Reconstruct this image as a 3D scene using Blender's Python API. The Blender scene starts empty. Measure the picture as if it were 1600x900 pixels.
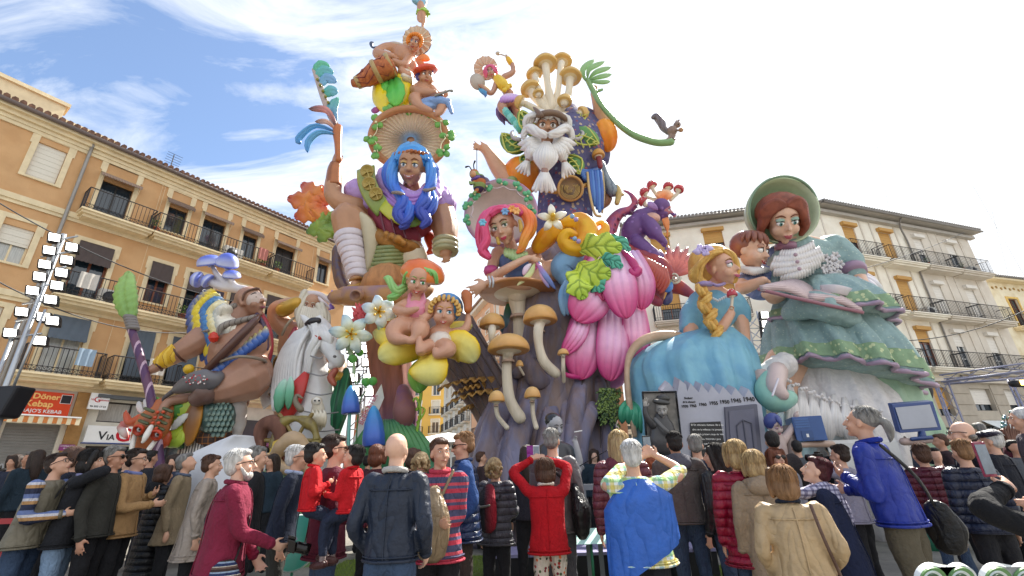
import bpy,bmesh,math,random
from mathutils import Vector,Matrix
from math import sin,cos,pi,radians,atan2,sqrt
random.seed(7)
SC=bpy.context.scene
COL=SC.collection
# ------------------------------------------------------------------ camera
FPX,PITCH,ROLL,CAMZ=711.0,22.0,-1.9,1.5
cam=bpy.data.objects.new('camera',bpy.data.cameras.new('camera'))
COL.objects.link(cam)
cam.data.sensor_width=36.0
cam.data.lens=36.0*FPX/1600.0
cam.data.clip_start=0.05
cam.data.clip_end=3000
RC=Matrix.Rotation(radians(90+PITCH),3,'X')@Matrix.Rotation(radians(ROLL),3,'Z')
cam.matrix_world=Matrix.Translation((0,0,CAMZ))@RC.to_4x4()
SC.camera=cam
SC.render.resolution_x,SC.render.resolution_y=1024,576
# ------------------------------------------------------------------ light
SUN_AZ,SUN_EL=38.0,47.0
sd=Vector((sin(radians(SUN_AZ))*cos(radians(SUN_EL)),cos(radians(SUN_AZ))*cos(radians(SUN_EL)),sin(radians(SUN_EL))))
sun=bpy.data.objects.new('sun',bpy.data.lights.new('sun','SUN'))
COL.objects.link(sun)
sun.data.energy=4.2
sun.data.angle=radians(0.6)
sun.data.color=(1.0,0.95,0.86)
sun.rotation_euler=sd.to_track_quat('Z','Y').to_euler()
sun.location=(0,0,60)
SC.view_settings.view_transform='Standard'
SC.view_settings.look='None'
SC.view_settings.exposure=1.36
SC.view_settings.gamma=1.0
world=bpy.data.worlds.new('World')
SC.world=world
world.use_nodes=True
def build_world():
 nt=world.node_tree;nt.nodes.clear();N=nt.nodes.new;L=nt.links.new
 out=N('ShaderNodeOutputWorld');bg=N('ShaderNodeBackground');bg2=N('ShaderNodeBackground');mix=N('ShaderNodeMixShader')
 sky=N('ShaderNodeTexSky');sky.sky_type='NISHITA';sky.sun_disc=False
 sky.sun_elevation=radians(SUN_EL);sky.sun_rotation=radians(SUN_AZ);sky.altitude=0;sky.air_density=1.0;sky.dust_density=0.6;sky.ozone_density=2.5
 L(sky.outputs[0],bg.inputs[0]);bg.inputs[1].default_value=0.10
 bg2.inputs[0].default_value=(0.93,0.96,1.0,1);bg2.inputs[1].default_value=0.52
 tc=N('ShaderNodeTexCoord')
 sep=N('ShaderNodeSeparateXYZ');L(tc.outputs['Generated'],sep.inputs[0])
 mz=N('ShaderNodeMath');mz.operation='ADD';mz.inputs[1].default_value=0.28;L(sep.outputs[2],mz.inputs[0])
 mzc=N('ShaderNodeMath');mzc.operation='MAXIMUM';mzc.inputs[1].default_value=0.12;L(mz.outputs[0],mzc.inputs[0])
 dx=N('ShaderNodeMath');dx.operation='DIVIDE';L(sep.outputs[0],dx.inputs[0]);L(mzc.outputs[0],dx.inputs[1])
 dy=N('ShaderNodeMath');dy.operation='DIVIDE';L(sep.outputs[1],dy.inputs[0]);L(mzc.outputs[0],dy.inputs[1])
 cmb=N('ShaderNodeCombineXYZ');L(dx.outputs[0],cmb.inputs[0]);L(dy.outputs[0],cmb.inputs[1])
 mp=N('ShaderNodeMapping');mp.inputs['Rotation'].default_value=(0,0,radians(-28));mp.inputs['Scale'].default_value=(1.0,1.7,1);mp.inputs['Location'].default_value=(2.35,0.6,0)
 L(cmb.outputs[0],mp.inputs[0])
 n1=N('ShaderNodeTexNoise');n1.inputs['Scale'].default_value=1.7;n1.inputs['Detail'].default_value=9;n1.inputs['Roughness'].default_value=0.62;n1.inputs['Distortion'].default_value=0.35
 L(mp.outputs[0],n1.inputs['Vector'])
 az=N('ShaderNodeMath');az.operation='MULTIPLY_ADD';az.inputs[1].default_value=0.36;L(sep.outputs[0],az.inputs[0]);L(n1.outputs[0],az.inputs[2])
 el=N('ShaderNodeMath');el.operation='MULTIPLY_ADD';el.inputs[1].default_value=-0.42;L(sep.outputs[2],el.inputs[0]);L(az.outputs[0],el.inputs[2])
 ramp=N('ShaderNodeValToRGB');ramp.color_ramp.elements[0].position=0.11;ramp.color_ramp.elements[1].position=0.26
 ramp.color_ramp.elements[0].color=(0.03,0.03,0.03,1);ramp.color_ramp.elements[1].color=(1,1,1,1)
 L(el.outputs[0],ramp.inputs[0])
 m2=N('ShaderNodeMapping');m2.inputs['Rotation'].default_value=(0,0,radians(35));m2.inputs['Scale'].default_value=(.8,2.6,1);m2.inputs['Location'].default_value=(1.1,3.3,0);L(cmb.outputs[0],m2.inputs[0])
 n2=N('ShaderNodeTexNoise');n2.inputs['Scale'].default_value=1.9;n2.inputs['Detail'].default_value=10;n2.inputs['Roughness'].default_value=.6;n2.inputs['Distortion'].default_value=1.2;L(m2.outputs[0],n2.inputs['Vector'])
 r2=N('ShaderNodeValToRGB');r2.color_ramp.elements[0].position=.44;r2.color_ramp.elements[1].position=.66;r2.color_ramp.elements[1].color=(.9,.9,.9,1);L(n2.outputs[0],r2.inputs[0])
 mxx=N('ShaderNodeMath');mxx.operation='MAXIMUM';L(ramp.outputs[0],mxx.inputs[0]);L(r2.outputs[0],mxx.inputs[1]);L(mxx.outputs[0],mix.inputs[0]);L(bg.outputs[0],mix.inputs[1]);L(bg2.outputs[0],mix.inputs[2]);L(mix.outputs[0],out.inputs[0])
build_world()
# ------------------------------------------------------------------ placement: a photo pixel at a chosen distance Y -> a point in the square
CR,CU,CF=RC@Vector((1,0,0)),RC@Vector((0,1,0)),RC@Vector((0,0,-1))
def ray(x,y):return RC@Vector(((x-800)/FPX,(450-y)/FPX,-1))
def P(x,y,Y):
 d=ray(x,y);return Vector((0,0,CAMZ))+d*(Y/d.y)
def S(x,y,Y):return(Y/ray(x,y).y)/FPX
def PZ(x,y,z):
 d=ray(x,y);return Vector((0,0,CAMZ))+d*((z-CAMZ)/d.z)
# ------------------------------------------------------------------ colour and materials
def lin(h):
 h=h.lstrip('#');r=[]
 for i in(0,2,4):
  c=int(h[i:i+2],16)/255;r.append(c/12.92 if c<=0.04045 else((c+0.055)/1.055)**2.4)
 return r
def c4(h):return(*lin(h),1)
MATS={}
def mat(name,c='#808080',rough=0.55,var=0.10,scale=3.0,bump=0.0,bscale=20.0,metal=0.0,c2=None,c2amt=0.5,vc=False,stretch=(1,1,1),pattern=None,emit=None,spec=0.4,alpha=None,coat=0.0,crease=0.0,cscale=6.0,quilt=0.0):
 if name in MATS:return MATS[name]
 m=bpy.data.materials.new(name);m.use_nodes=True;nt=m.node_tree;N=nt.nodes.new;L=nt.links.new
 b=nt.nodes['Principled BSDF'];b.inputs['Roughness'].default_value=rough;b.inputs['Metallic'].default_value=metal
 b.inputs['Specular IOR Level'].default_value=spec
 if coat:b.inputs['Coat Weight'].default_value=coat;b.inputs['Coat Roughness'].default_value=0.2
 tc=N('ShaderNodeTexCoord');mp=N('ShaderNodeMapping');mp.inputs['Scale'].default_value=stretch;L(tc.outputs['Object'],mp.inputs[0])
 base=None
 if vc:
  a=N('ShaderNodeAttribute');a.attribute_name='Col';base=a.outputs['Color']
 elif pattern:
  base=pattern(nt,tc,mp)
 else:
  r=N('ShaderNodeRGB');r.outputs[0].default_value=c4(c);base=r.outputs[0]
 if c2:
  n=N('ShaderNodeTexNoise');n.inputs['Scale'].default_value=scale*1.7;n.inputs['Detail'].default_value=4;L(mp.outputs[0],n.inputs['Vector'])
  rp=N('ShaderNodeValToRGB');rp.color_ramp.elements[0].position=0.5-0.08;rp.color_ramp.elements[1].position=0.5+0.12;L(n.outputs[0],rp.inputs[0])
  f=N('ShaderNodeMath');f.operation='MULTIPLY';f.inputs[1].default_value=c2amt;L(rp.outputs[0],f.inputs[0])
  mx=N('ShaderNodeMix');mx.data_type='RGBA';L(f.outputs[0],mx.inputs[0]);L(base,mx.inputs[6]);mx.inputs[7].default_value=c4(c2);base=mx.outputs[2]
 if var:
  n=N('ShaderNodeTexNoise');n.inputs['Scale'].default_value=scale;n.inputs['Detail'].default_value=6;n.inputs['Roughness'].default_value=0.65;L(mp.outputs[0],n.inputs['Vector'])
  mr=N('ShaderNodeMapRange');mr.inputs['From Min'].default_value=0.25;mr.inputs['From Max'].default_value=0.75;mr.inputs['To Min'].default_value=1-var*1.6;mr.inputs['To Max'].default_value=1+var;L(n.outputs[0],mr.inputs[0])
  vm=N('ShaderNodeVectorMath');vm.operation='SCALE';L(base,vm.inputs[0]);L(mr.outputs[0],vm.inputs['Scale']);base=vm.outputs[0]
 L(base,b.inputs['Base Color'])
 if bump:
  n=N('ShaderNodeTexNoise');n.inputs['Scale'].default_value=bscale;n.inputs['Detail'].default_value=5;L(mp.outputs[0],n.inputs['Vector'])
  bp=N('ShaderNodeBump');bp.inputs['Strength'].default_value=bump;bp.inputs['Distance'].default_value=0.02;L(n.outputs[0],bp.inputs['Height']);nrm=bp.outputs[0]
  if crease:
   n=N('ShaderNodeTexNoise');n.inputs['Scale'].default_value=cscale;n.inputs['Detail'].default_value=1.4;n.inputs['Distortion'].default_value=.8;m3=N('ShaderNodeMapping');m3.inputs['Scale'].default_value=(1.3,1.3,.55);m3.inputs['Rotation'].default_value=(.4,.5,0);L(tc.outputs['Object'],m3.inputs[0]);L(m3.outputs[0],n.inputs['Vector'])
   s1=N('ShaderNodeMath');s1.operation='SUBTRACT';s1.inputs[1].default_value=.5;L(n.outputs[0],s1.inputs[0]);s2=N('ShaderNodeMath');s2.operation='ABSOLUTE';L(s1.outputs[0],s2.inputs[0]);s3=N('ShaderNodeMath');s3.operation='POWER';s3.inputs[1].default_value=.6;L(s2.outputs[0],s3.inputs[0])
   bp=N('ShaderNodeBump');bp.inputs['Strength'].default_value=crease;bp.inputs['Distance'].default_value=.45/cscale;L(s3.outputs[0],bp.inputs['Height']);L(nrm,bp.inputs['Normal']);nrm=bp.outputs[0]
  if quilt:
   s0=N('ShaderNodeSeparateXYZ');L(tc.outputs['Object'],s0.inputs[0]);w1=N('ShaderNodeMath');w1.operation='MULTIPLY';w1.inputs[1].default_value=pi/quilt;L(s0.outputs[2],w1.inputs[0]);w2=N('ShaderNodeMath');w2.operation='SINE';L(w1.outputs[0],w2.inputs[0]);w3=N('ShaderNodeMath');w3.operation='ABSOLUTE';L(w2.outputs[0],w3.inputs[0]);w4=N('ShaderNodeMath');w4.operation='POWER';w4.inputs[1].default_value=.5;L(w3.outputs[0],w4.inputs[0])
   bp=N('ShaderNodeBump');bp.inputs['Strength'].default_value=1;bp.inputs['Distance'].default_value=.022;L(w4.outputs[0],bp.inputs['Height']);L(nrm,bp.inputs['Normal']);nrm=bp.outputs[0]
  L(nrm,b.inputs['Normal'])
 if emit:
  b.inputs['Emission Color'].default_value=c4(emit[0]);b.inputs['Emission Strength'].default_value=emit[1]
 if alpha is not None:b.inputs['Alpha'].default_value=alpha
 MATS[name]=m;return m
def stripes(cols,period,axis=2,wob=0.0,soft=False):
 def f(nt,tc,mp):
  N=nt.nodes.new;L=nt.links.new
  s=N('ShaderNodeSeparateXYZ');L(tc.outputs['Object'],s.inputs[0]);src=s.outputs[axis]
  if wob:
   n=N('ShaderNodeTexNoise');n.inputs['Scale'].default_value=5;L(tc.outputs['Object'],n.inputs['Vector'])
   a=N('ShaderNodeMath');a.operation='MULTIPLY_ADD';a.inputs[1].default_value=wob;L(n.outputs[0],a.inputs[0]);L(src,a.inputs[2]);src=a.outputs[0]
  d=N('ShaderNodeMath');d.operation='DIVIDE';d.inputs[1].default_value=period;L(src,d.inputs[0])
  fr=N('ShaderNodeMath');fr.operation='FRACT';L(d.outputs[0],fr.inputs[0])
  r=N('ShaderNodeValToRGB');r.color_ramp.interpolation='LINEAR' if soft else 'CONSTANT';e=r.color_ramp.elements;t=0
  tot=sum(w for _,w in cols)
  for i,(c,w)in enumerate(cols):
   if i<2:e[i].position=t/tot;e[i].color=c4(c)
   else:q=e.new(t/tot);q.color=c4(c)
   t+=w
  L(fr.outputs[0],r.inputs[0]);return r.outputs[0]
 return f
def zgrad(stops,z0,z1,axis=2):
 def f(nt,tc,mp):
  N=nt.nodes.new;L=nt.links.new
  s=N('ShaderNodeSeparateXYZ');L(tc.outputs['Object'],s.inputs[0])
  mr=N('ShaderNodeMapRange');mr.inputs['From Min'].default_value=z0;mr.inputs['From Max'].default_value=z1;L(s.outputs[axis],mr.inputs[0])
  r=N('ShaderNodeValToRGB');e=r.color_ramp.elements
  for i,(t,c)in enumerate(stops):
   if i<2:e[i].position=t;e[i].color=c4(c)
   else:q=e.new(t);q.color=c4(c)
  L(mr.outputs[0],r.inputs[0]);return r.outputs[0]
 return f
def plaid(base,lines,period=0.09,w=0.28):
 def f(nt,tc,mp):
  N=nt.nodes.new;L=nt.links.new
  s=N('ShaderNodeSeparateXYZ');L(tc.outputs['Object'],s.inputs[0]);cur=N('ShaderNodeRGB');cur.outputs[0].default_value=c4(base);o=cur.outputs[0]
  for i,(ax,c,ph)in enumerate(lines):
   a=N('ShaderNodeMath');a.operation='ADD';a.inputs[1].default_value=50+ph;L(s.outputs[ax],a.inputs[0])
   d=N('ShaderNodeMath');d.operation='DIVIDE';d.inputs[1].default_value=period;L(a.outputs[0],d.inputs[0])
   fr=N('ShaderNodeMath');fr.operation='FRACT';L(d.outputs[0],fr.inputs[0])
   lt=N('ShaderNodeMath');lt.operation='LESS_THAN';lt.inputs[1].default_value=w;L(fr.outputs[0],lt.inputs[0])
   k=N('ShaderNodeMath');k.operation='MULTIPLY';k.inputs[1].default_value=0.6;L(lt.outputs[0],k.inputs[0])
   mx=N('ShaderNodeMix');mx.data_type='RGBA';L(k.outputs[0],mx.inputs[0]);L(o,mx.inputs[6]);mx.inputs[7].default_value=c4(c);o=mx.outputs[2]
  return o
 return f
def spots(base,c,scale=6.0,thr=0.3,kind='F1',c3=None):
 def f(nt,tc,mp):
  N=nt.nodes.new;L=nt.links.new
  v=N('ShaderNodeTexVoronoi');v.inputs['Scale'].default_value=scale;L(mp.outputs[0],v.inputs['Vector'])
  lt=N('ShaderNodeMath');lt.operation='LESS_THAN';lt.inputs[1].default_value=thr;L(v.outputs['Distance'],lt.inputs[0])
  mx=N('ShaderNodeMix');mx.data_type='RGBA';L(lt.outputs[0],mx.inputs[0]);mx.inputs[6].default_value=c4(base)
  if c3:
   r=N('ShaderNodeValToRGB');r.color_ramp.interpolation='CONSTANT';cs=[c]+c3;e=r.color_ramp.elements
   for i,cc in enumerate(cs):
    if i<2:e[i].position=i/len(cs);e[i].color=c4(cc)
    else:q=e.new(i/len(cs));q.color=c4(cc)
   sx=N('ShaderNodeSeparateColor');L(v.outputs['Color'],sx.inputs[0]);L(sx.outputs[0],r.inputs[0]);L(r.outputs[0],mx.inputs[7])
  else:mx.inputs[7].default_value=c4(c)
  return mx.outputs[2]
 return f
VC=mat('painted_gradient',vc=True,rough=0.36,var=0.06,scale=5,bump=0.12,bscale=14,coat=0.15)
VCM=mat('painted_matt',vc=True,rough=0.8,var=0.10,scale=8,bump=0.25,bscale=30)
# ------------------------------------------------------------------ mesh collector
class M:
 def __init__(s):s.v=[];s.f=[];s.c=[]
 def add(s,vs,fs,col=None):
  o=len(s.v);s.v.extend(vs);s.f.extend([tuple(i+o for i in f)for f in fs])
  if col is None:col=(0.5,0.5,0.5)
  if isinstance(col,list)and len(col)==len(vs)and not isinstance(col[0],float):s.c.extend(col)
  else:s.c.extend([tuple(col)]*len(vs))
  return s
def mixc(a,b,t):return tuple(a[i]*(1-t)+b[i]*t for i in range(3))
def ramp(cs,t):
 t=min(max(t,0),1)*(len(cs)-1);i=min(int(t),len(cs)-2);return mixc(cs[i],cs[i+1],t-i)
GREY_=(.72,.70,.68)
def LC(*hs):return[mixc(tuple(lin(h)),GREY_,.04)for h in hs]
def catmull(pts,sub):
 n=len(pts)
 if n<3 or sub<2:return[list(p)for p in pts]
 out=[]
 for i in range(n-1):
  p0=pts[max(i-1,0)];p1=pts[i];p2=pts[i+1];p3=pts[min(i+2,n-1)]
  for k in range(sub):
   t=k/sub;out.append([0.5*((2*b)+(c-a)*t+(2*a-5*b+4*c-d)*t*t+(3*b-a-3*c+d)*t**3)for a,b,c,d in zip(p0,p1,p2,p3)])
 out.append(list(pts[-1]));return out
def tube(m,pts,n=8,sub=4,col=None,round_=True,flat=1.0,fax=None,lobes=0,lamp=0.0,twist=0.0,cols=None):
 """pts: (x,y,z,r) world; closed tapered tube. flat squashes across axis fax."""
 q=catmull([list(p)for p in pts],sub)
 if len(q)<2:return
 if round_:
  a,b=q[0],q[1];d=(Vector(a[:3])-Vector(b[:3]));d=d.normalized()if d.length>1e-9 else Vector((0,0,1))
  pre=[[*(Vector(a[:3])+d*a[3]*k),a[3]*r]for k,r in((0.92,0.38),(0.6,0.8))]
  a,b=q[-1],q[-2];d=(Vector(a[:3])-Vector(b[:3]));d=d.normalized()if d.length>1e-9 else Vector((0,0,1))
  post=[[*(Vector(a[:3])+d*a[3]*k),a[3]*r]for k,r in((0.6,0.8),(0.92,0.38))]
  q=pre+q+post
 ps=[Vector(p[:3])for p in q];T=[]
 for i in range(len(ps)):
  d=ps[min(i+1,len(ps)-1)]-ps[max(i-1,0)];T.append(d.normalized()if d.length>1e-9 else(T[-1]if T else Vector((0,0,1))))
 if fax is not None:u=Vector(fax)
 else:u=Vector((0,1,0))if abs(T[0].y)<0.9 else Vector((1,0,0))
 vs=[];cs=[]
 for i,p in enumerate(ps):
  u=(u-T[i]*u.dot(T[i]));u=u.normalized()if u.length>1e-6 else T[i].orthogonal().normalized()
  w=T[i].cross(u);r=max(q[i][3],1e-5)
  for k in range(n):
   a=2*pi*k/n+twist*i;rr=r*(1+lamp*cos(lobes*2*pi*k/n))if lobes else r
   vs.append(p+u*(cos(a)*rr*flat)+w*(sin(a)*rr))
   if cols:cs.append(ramp(cols,i/(len(ps)-1)))
 fs=[]
 for i in range(len(ps)-1):
  for k in range(n):
   a=i*n+k;b=i*n+(k+1)%n;fs.append((a,b,b+n,a+n))
 fs.append(tuple(range(n-1,-1,-1)));o=(len(ps)-1)*n;fs.append(tuple(range(o,o+n)))
 m.add(vs,fs,cs if cols else col)
def ellip(m,c,ax,n=14,col=None,colf=None):
 """ax: three world vectors (half axes); poles on the third"""
 vs=[c+ax[2]];rows=max(n//2,4)
 for i in range(1,rows):
  t=pi*i/rows
  for k in range(n):a=2*pi*k/n;vs.append(c+ax[2]*cos(t)+(ax[0]*cos(a)+ax[1]*sin(a))*sin(t))
 vs.append(c-ax[2]);fs=[]
 for k in range(n):fs.append((0,1+k,1+(k+1)%n))
 for i in range(rows-2):
  for k in range(n):a=1+i*n+k;b=1+i*n+(k+1)%n;fs.append((a,a+n,b+n,b))
 o=1+(rows-2)*n
 for k in range(n):fs.append((o+k,len(vs)-1,o+(k+1)%n))
 cc=[colf(v)for v in vs]if colf else col
 m.add(vs,fs,cc)
def sphere(m,c,r,n=12,col=None):ellip(m,Vector(c),(Vector((r,0,0)),Vector((0,r,0)),Vector((0,0,r))),n,col)
def box(m,x0,x1,y0,y1,z0,z1,col=None,F=None):
 vs=[Vector((x,y,z))for z in(z0,z1)for y in(y0,y1)for x in(x0,x1)]
 if F:vs=[F(*v)for v in vs]
 m.add(vs,[(0,2,3,1),(4,5,7,6),(0,1,5,4),(2,6,7,3),(0,4,6,2),(1,3,7,5)],col)
def bar(m,a,b,r,n=5,col=None,r2=None):
 a=Vector(a);b=Vector(b);tube(m,[(*a,r),(*b,r2 if r2 is not None else r)],n=n,sub=1,col=col,round_=False)
def lathe(m,o,ax,prof,n=24,col=None,cols=None,wob=0.0,lobes=5,xr=1.0):
 """profile (r,h) about axis ax through o"""
 ax=Vector(ax).normalized();u=ax.cross(Vector((0,1,0)));u=u.normalized()if u.length>0.1 else Vector((1,0,0));w=ax.cross(u).normalized();vs=[];cs=[]
 for j,(r,h)in enumerate(prof):
  for k in range(n):
   a=2*pi*k/n;rr=r*(1+wob*sin(lobes*a+j*0.1));vs.append(Vector(o)+ax*h+u*cos(a)*rr*xr+w*sin(a)*rr)
   if cols:cs.append(cols[j])
 fs=[]
 for j in range(len(prof)-1):
  for k in range(n):a=j*n+k;b=j*n+(k+1)%n;fs.append((a,b,b+n,a+n))
 fs.append(tuple(range(n-1,-1,-1)));q=(len(prof)-1)*n;fs.append(tuple(range(q,q+n)))
 m.add(vs,fs,cs if cols else col)
def loft(m,rings,col=None,cols=None,caps=True):
 n=len(rings[0]);vs=[v for r in rings for v in r];fs=[]
 for j in range(len(rings)-1):
  for k in range(n):a=j*n+k;b=j*n+(k+1)%n;fs.append((a,b,b+n,a+n))
 if caps:fs.append(tuple(range(n-1,-1,-1)));q=(len(rings)-1)*n;fs.append(tuple(range(q,q+n)))
 cs=None
 if cols:cs=[ramp(cols,j/(len(rings)-1))for j in range(len(rings))for _ in range(n)]
 m.add(vs,fs,cs if cs else col)
# ------------------------------------------------------------------ objects
ORG={}
def thing(name,label,cat,loc=(0,0,0),group=None,kind=None):
 o=bpy.data.objects.new(name,None);COL.objects.link(o);o.location=loc;o.empty_display_size=0.2
 o['label']=label;o['category']=cat
 if group:o['group']=group
 if kind:o['kind']=kind
 ORG[o.name]=Vector(loc);return o
def tag(o,label,cat,group=None,kind=None):
 o['label']=label;o['category']=cat
 if group:o['group']=group
 if kind:o['kind']=kind
 return o
DTEX={}
def dtex(size):
 if size not in DTEX:
  t=bpy.data.textures.new('folds','CLOUDS');t.noise_scale=size;t.noise_depth=2;DTEX[size]=t
 return DTEX[size]
def obj(name,m,material,parent=None,smooth=True,vox=None,sm=4,label=None,disp=None,kind=None,org=None,bevel=None):
 o_=ORG[parent.name]if parent else Vector(org or(0,0,0))
 me=bpy.data.meshes.new(name);me.from_pydata([v-o_ for v in m.v],[],m.f)
 if not vox and any(ss for ss in(material,)if ss in(VC,VCM))or(material.name.startswith('vc_')):
  at=me.color_attributes.new('Col','FLOAT_COLOR','POINT');buf=[]
  for c in m.c:buf.extend((c[0],c[1],c[2],1.0))
  at.data.foreach_set('color',buf)
 me.update()
 if smooth:me.shade_smooth()
 me.materials.append(material)
 o=bpy.data.objects.new(name,me);COL.objects.link(o)
 ORG[o.name]=o_
 if parent:o.parent=parent
 elif org:o.location=o_
 if vox:
  r=o.modifiers.new('remesh','REMESH');r.mode='VOXEL';r.voxel_size=vox;r.use_smooth_shade=True
  s=o.modifiers.new('smooth','SMOOTH');s.factor=0.5;s.iterations=sm
 if disp:
  d=o.modifiers.new('folds','DISPLACE');d.texture=dtex(disp[1]);d.strength=disp[0];d.mid_level=0.5;d.texture_coords='LOCAL'
 if bevel:
  b=o.modifiers.new('bevel','BEVEL');b.width=bevel;b.segments=2;b.limit_method='ANGLE'
 if label:o['label']=label
 if kind:o['kind']=kind
 return o
def copy_tree(o,parent=None):
 c=o.copy();COL.objects.link(c);c.parent=parent if parent else o.parent
 ORG[c.name]=ORG.get(o.name,Vector())
 for ch in list(o.children):copy_tree(ch,c)
 return c
# ------------------------------------------------------------------ sculpture helpers: px coordinates of the photo + metres of depth
class View:
 def __init__(s,Y):s.Y=Y
 def p(s,x,y,d=0.0):return P(x,y,s.Y+d)
 def s(s,x,y,d=0.0):return S(x,y,s.Y+d)
 def q(s,pts):
  return[(*s.p(a[0],a[1],a[2]),a[3]*s.s(a[0],a[1],a[2]))for a in pts]
 def tube(s,m,pts,n=10,sub=4,**k):tube(m,s.q(pts),n=n,sub=sub,**k)
 def ball(s,m,x,y,d,rx,ry=None,rd=None,rot=0,n=16,col=None,colf=None):
  ry=rx if ry is None else ry;rd=min(rx,ry)if rd is None else rd;k=s.s(x,y,d);a=radians(rot)
  u=CR*cos(a)+CU*sin(a);w=CU*cos(a)-CR*sin(a)
  ellip(m,s.p(x,y,d),(u*rx*k,CF*rd*k,w*ry*k),n,col,colf)
 def lock(s,m,pts,n=5,k=6,cols=None,tw=0.25):
  q=catmull([list(p)for p in s.q(pts)],4)
  for j in range(n):
   st=[]
   for i,p in enumerate(q):
    T=Vector(q[min(i+1,len(q)-1)][:3])-Vector(q[max(i-1,0)][:3]);T.normalize()
    u=(CF-T*CF.dot(T)).normalized();w=T.cross(u);a=2*pi*j/n+tw*i
    c=Vector(p[:3])+(u*cos(a)+w*sin(a))*p[3]*0.5;st.append((*c,p[3]*0.58))
   tube(m,st,n=k,sub=1,cols=cols)
 def sheet(s,m,rows,n=36,folds=8,amp=0.08,ph=0.0,cols=None,col=None,grow=True,sharp=1.0,skew=0.0):
  """draped cloth: rows (cx, cy, d, rx_px, rd_m[, tilt]) joined to a pleated closed form"""
  R=catmull([list(r)+[0]*(6-len(r))for r in rows],4);rings=[]
  for j,(cx,cy,d,rx,rd,tl)in enumerate(R):
   t=j/(len(R)-1);c=s.p(cx,cy,d);k=s.s(cx,cy,d);a0=radians(tl);u=CR*cos(a0)+CU*sin(a0)
   w=Vector((-u.y,u.x,0)).normalized();A=amp*(0.25+0.75*t if grow else 1);ring=[]
   for i in range(n):
    a=2*pi*i/n;f=sin(folds*a+ph+skew*t);f=math.copysign(abs(f)**sharp,f)
    g=1+A*(f+0.4*sin(folds*2.3*a+ph*2+1))
    ring.append(c+u*cos(a)*rx*k*g+w*sin(a)*rd*g)
   rings.append(ring)
  loft(m,rings,col=col,cols=cols)
 def leaf(s,m,pts,w,cols,prof='leaf',cup=0.25,thick=0.03,nu=8,nv=10,serr=0,samp=0.12,vein=0.0,nrm=None,edge=None,lift=0.0,vn=None,st=None):
  """blade with real thickness along a midline pts (x,y,d); w = half width px"""
  q=catmull([list(s.p(*p))for p in pts],6);L=len(q);mid=[Vector(a)for a in q];k=s.s(*pts[len(pts)//2]);W=w*k
  N0=-CF if nrm is None else nrm;top=[];bot=[];cs=[];NV=nv
  for j in range(NV+1):
   t=j/NV;x=t*(L-1);i=min(int(x),L-2);c=mid[i].lerp(mid[i+1],x-i)
   T=(mid[min(i+1,L-1)]-mid[max(i-1,0)]).normalized();sd_=T.cross(N0).normalized();nn=sd_.cross(T).normalized()
   if prof=='leaf':ww=sin(pi*min(t*0.96+0.02,1))**0.75
   elif prof=='petal':ww=(sin(pi*(0.12+0.80*t**0.85)))**0.7 if t<0.999 else 0.25
   elif prof=='round':ww=sqrt(max(1-(2*t-1)**2,0.02))
   elif prof=='strip':ww=1.0
   elif prof=='drop':ww=max((t**0.6)*(1-t**5),0.02)
   else:ww=prof(t)
   if serr:ww*=1+samp*(abs(((t*serr)%1)*2-1)-0.5)
   for iu in range(nu+1):
    u=iu/nu*2-1;h=cup*W*(1-u*u)*(0.4+0.6*sin(pi*t))+lift*W*sin(pi*t)-vein*W*max(0,1-abs(u)*5)+(vein*W*0.5*sin(t*serr*2*pi+abs(u)*3)if serr else 0)
    pt=c+sd_*(W*ww*u)+nn*h;top.append(pt);bot.append(pt-nn*thick)
    cc=ramp(cols,t)
    if vn and(abs(u)<.09 or(t*vn[1]-abs(u)*1.1)%1<.2):cc=mixc(cc,vn[0],.75);pt-=nn*.02
    if st:g_=abs(cos(u*pi*st[1]*.5+.35*sin(t*3)))**9;cc=mixc(cc,st[0],0.22*g_*(1-.5*t));top[-1]-=nn*(.035*g_)
    if edge:cc=mixc(cc,edge,abs(u)**3)
    cs.append(cc)
  n1=nu+1;fs=[];o=len(top)
  for j in range(NV):
   for iu in range(nu):
    a=j*n1+iu;fs.append((a,a+1,a+1+n1,a+n1));fs.append((o+a,o+a+n1,o+a+1+n1,o+a+1))
  for j in range(NV):
   a=j*n1;fs.append((a,a+n1,o+a+n1,o+a));a=j*n1+nu;fs.append((a,o+a,o+a+n1,a+n1))
  for iu in range(nu):fs.append((iu,o+iu,o+iu+1,iu+1));a=NV*n1+iu;fs.append((a,a+1,o+a+1,o+a))
  m.add(top+bot,fs,cs+cs)
 def slab(s,m,poly,thick,d=0.0,col=None,bev=0.0):
  a=[s.p(x,y,d)for x,y in poly];b=[v+CF*thick for v in a];n=len(a)
  m.add(a+b,[tuple(range(n))[::-1],tuple(range(n,2*n))]+[(i,(i+1)%n,(i+1)%n+n,i+n)for i in range(n)],col)
def frame_of(yaw=0,pitch=0,roll=0):
 """head frame: x image right, y up, z out of the face; angles in degrees"""
 z=-CF;x=CR;y=CU
 Rr=Matrix.Rotation(radians(roll),3,z);x=Rr@x;y=Rr@y
 Ry=Matrix.Rotation(radians(yaw),3,y);x=Ry@x;z=Ry@z
 Rp=Matrix.Rotation(radians(-pitch),3,x);y=Rp@y;z=Rp@z
 return x,y,z
def hf(c,fr,R):return lambda a,b,d:c+fr[0]*a*R+fr[1]*b*R+fr[2]*d*R
def hell(m,H,fr,R,c,r,n=14):ellip(m,H(*c),(fr[0]*r[0]*R,fr[2]*r[2]*R,fr[1]*r[1]*R),n)
def htube(m,H,R,pts,n=8,sub=3,**k):tube(m,[(*H(*p[:3]),p[3]*R)for p in pts],n=n,sub=sub,**k)
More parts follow.
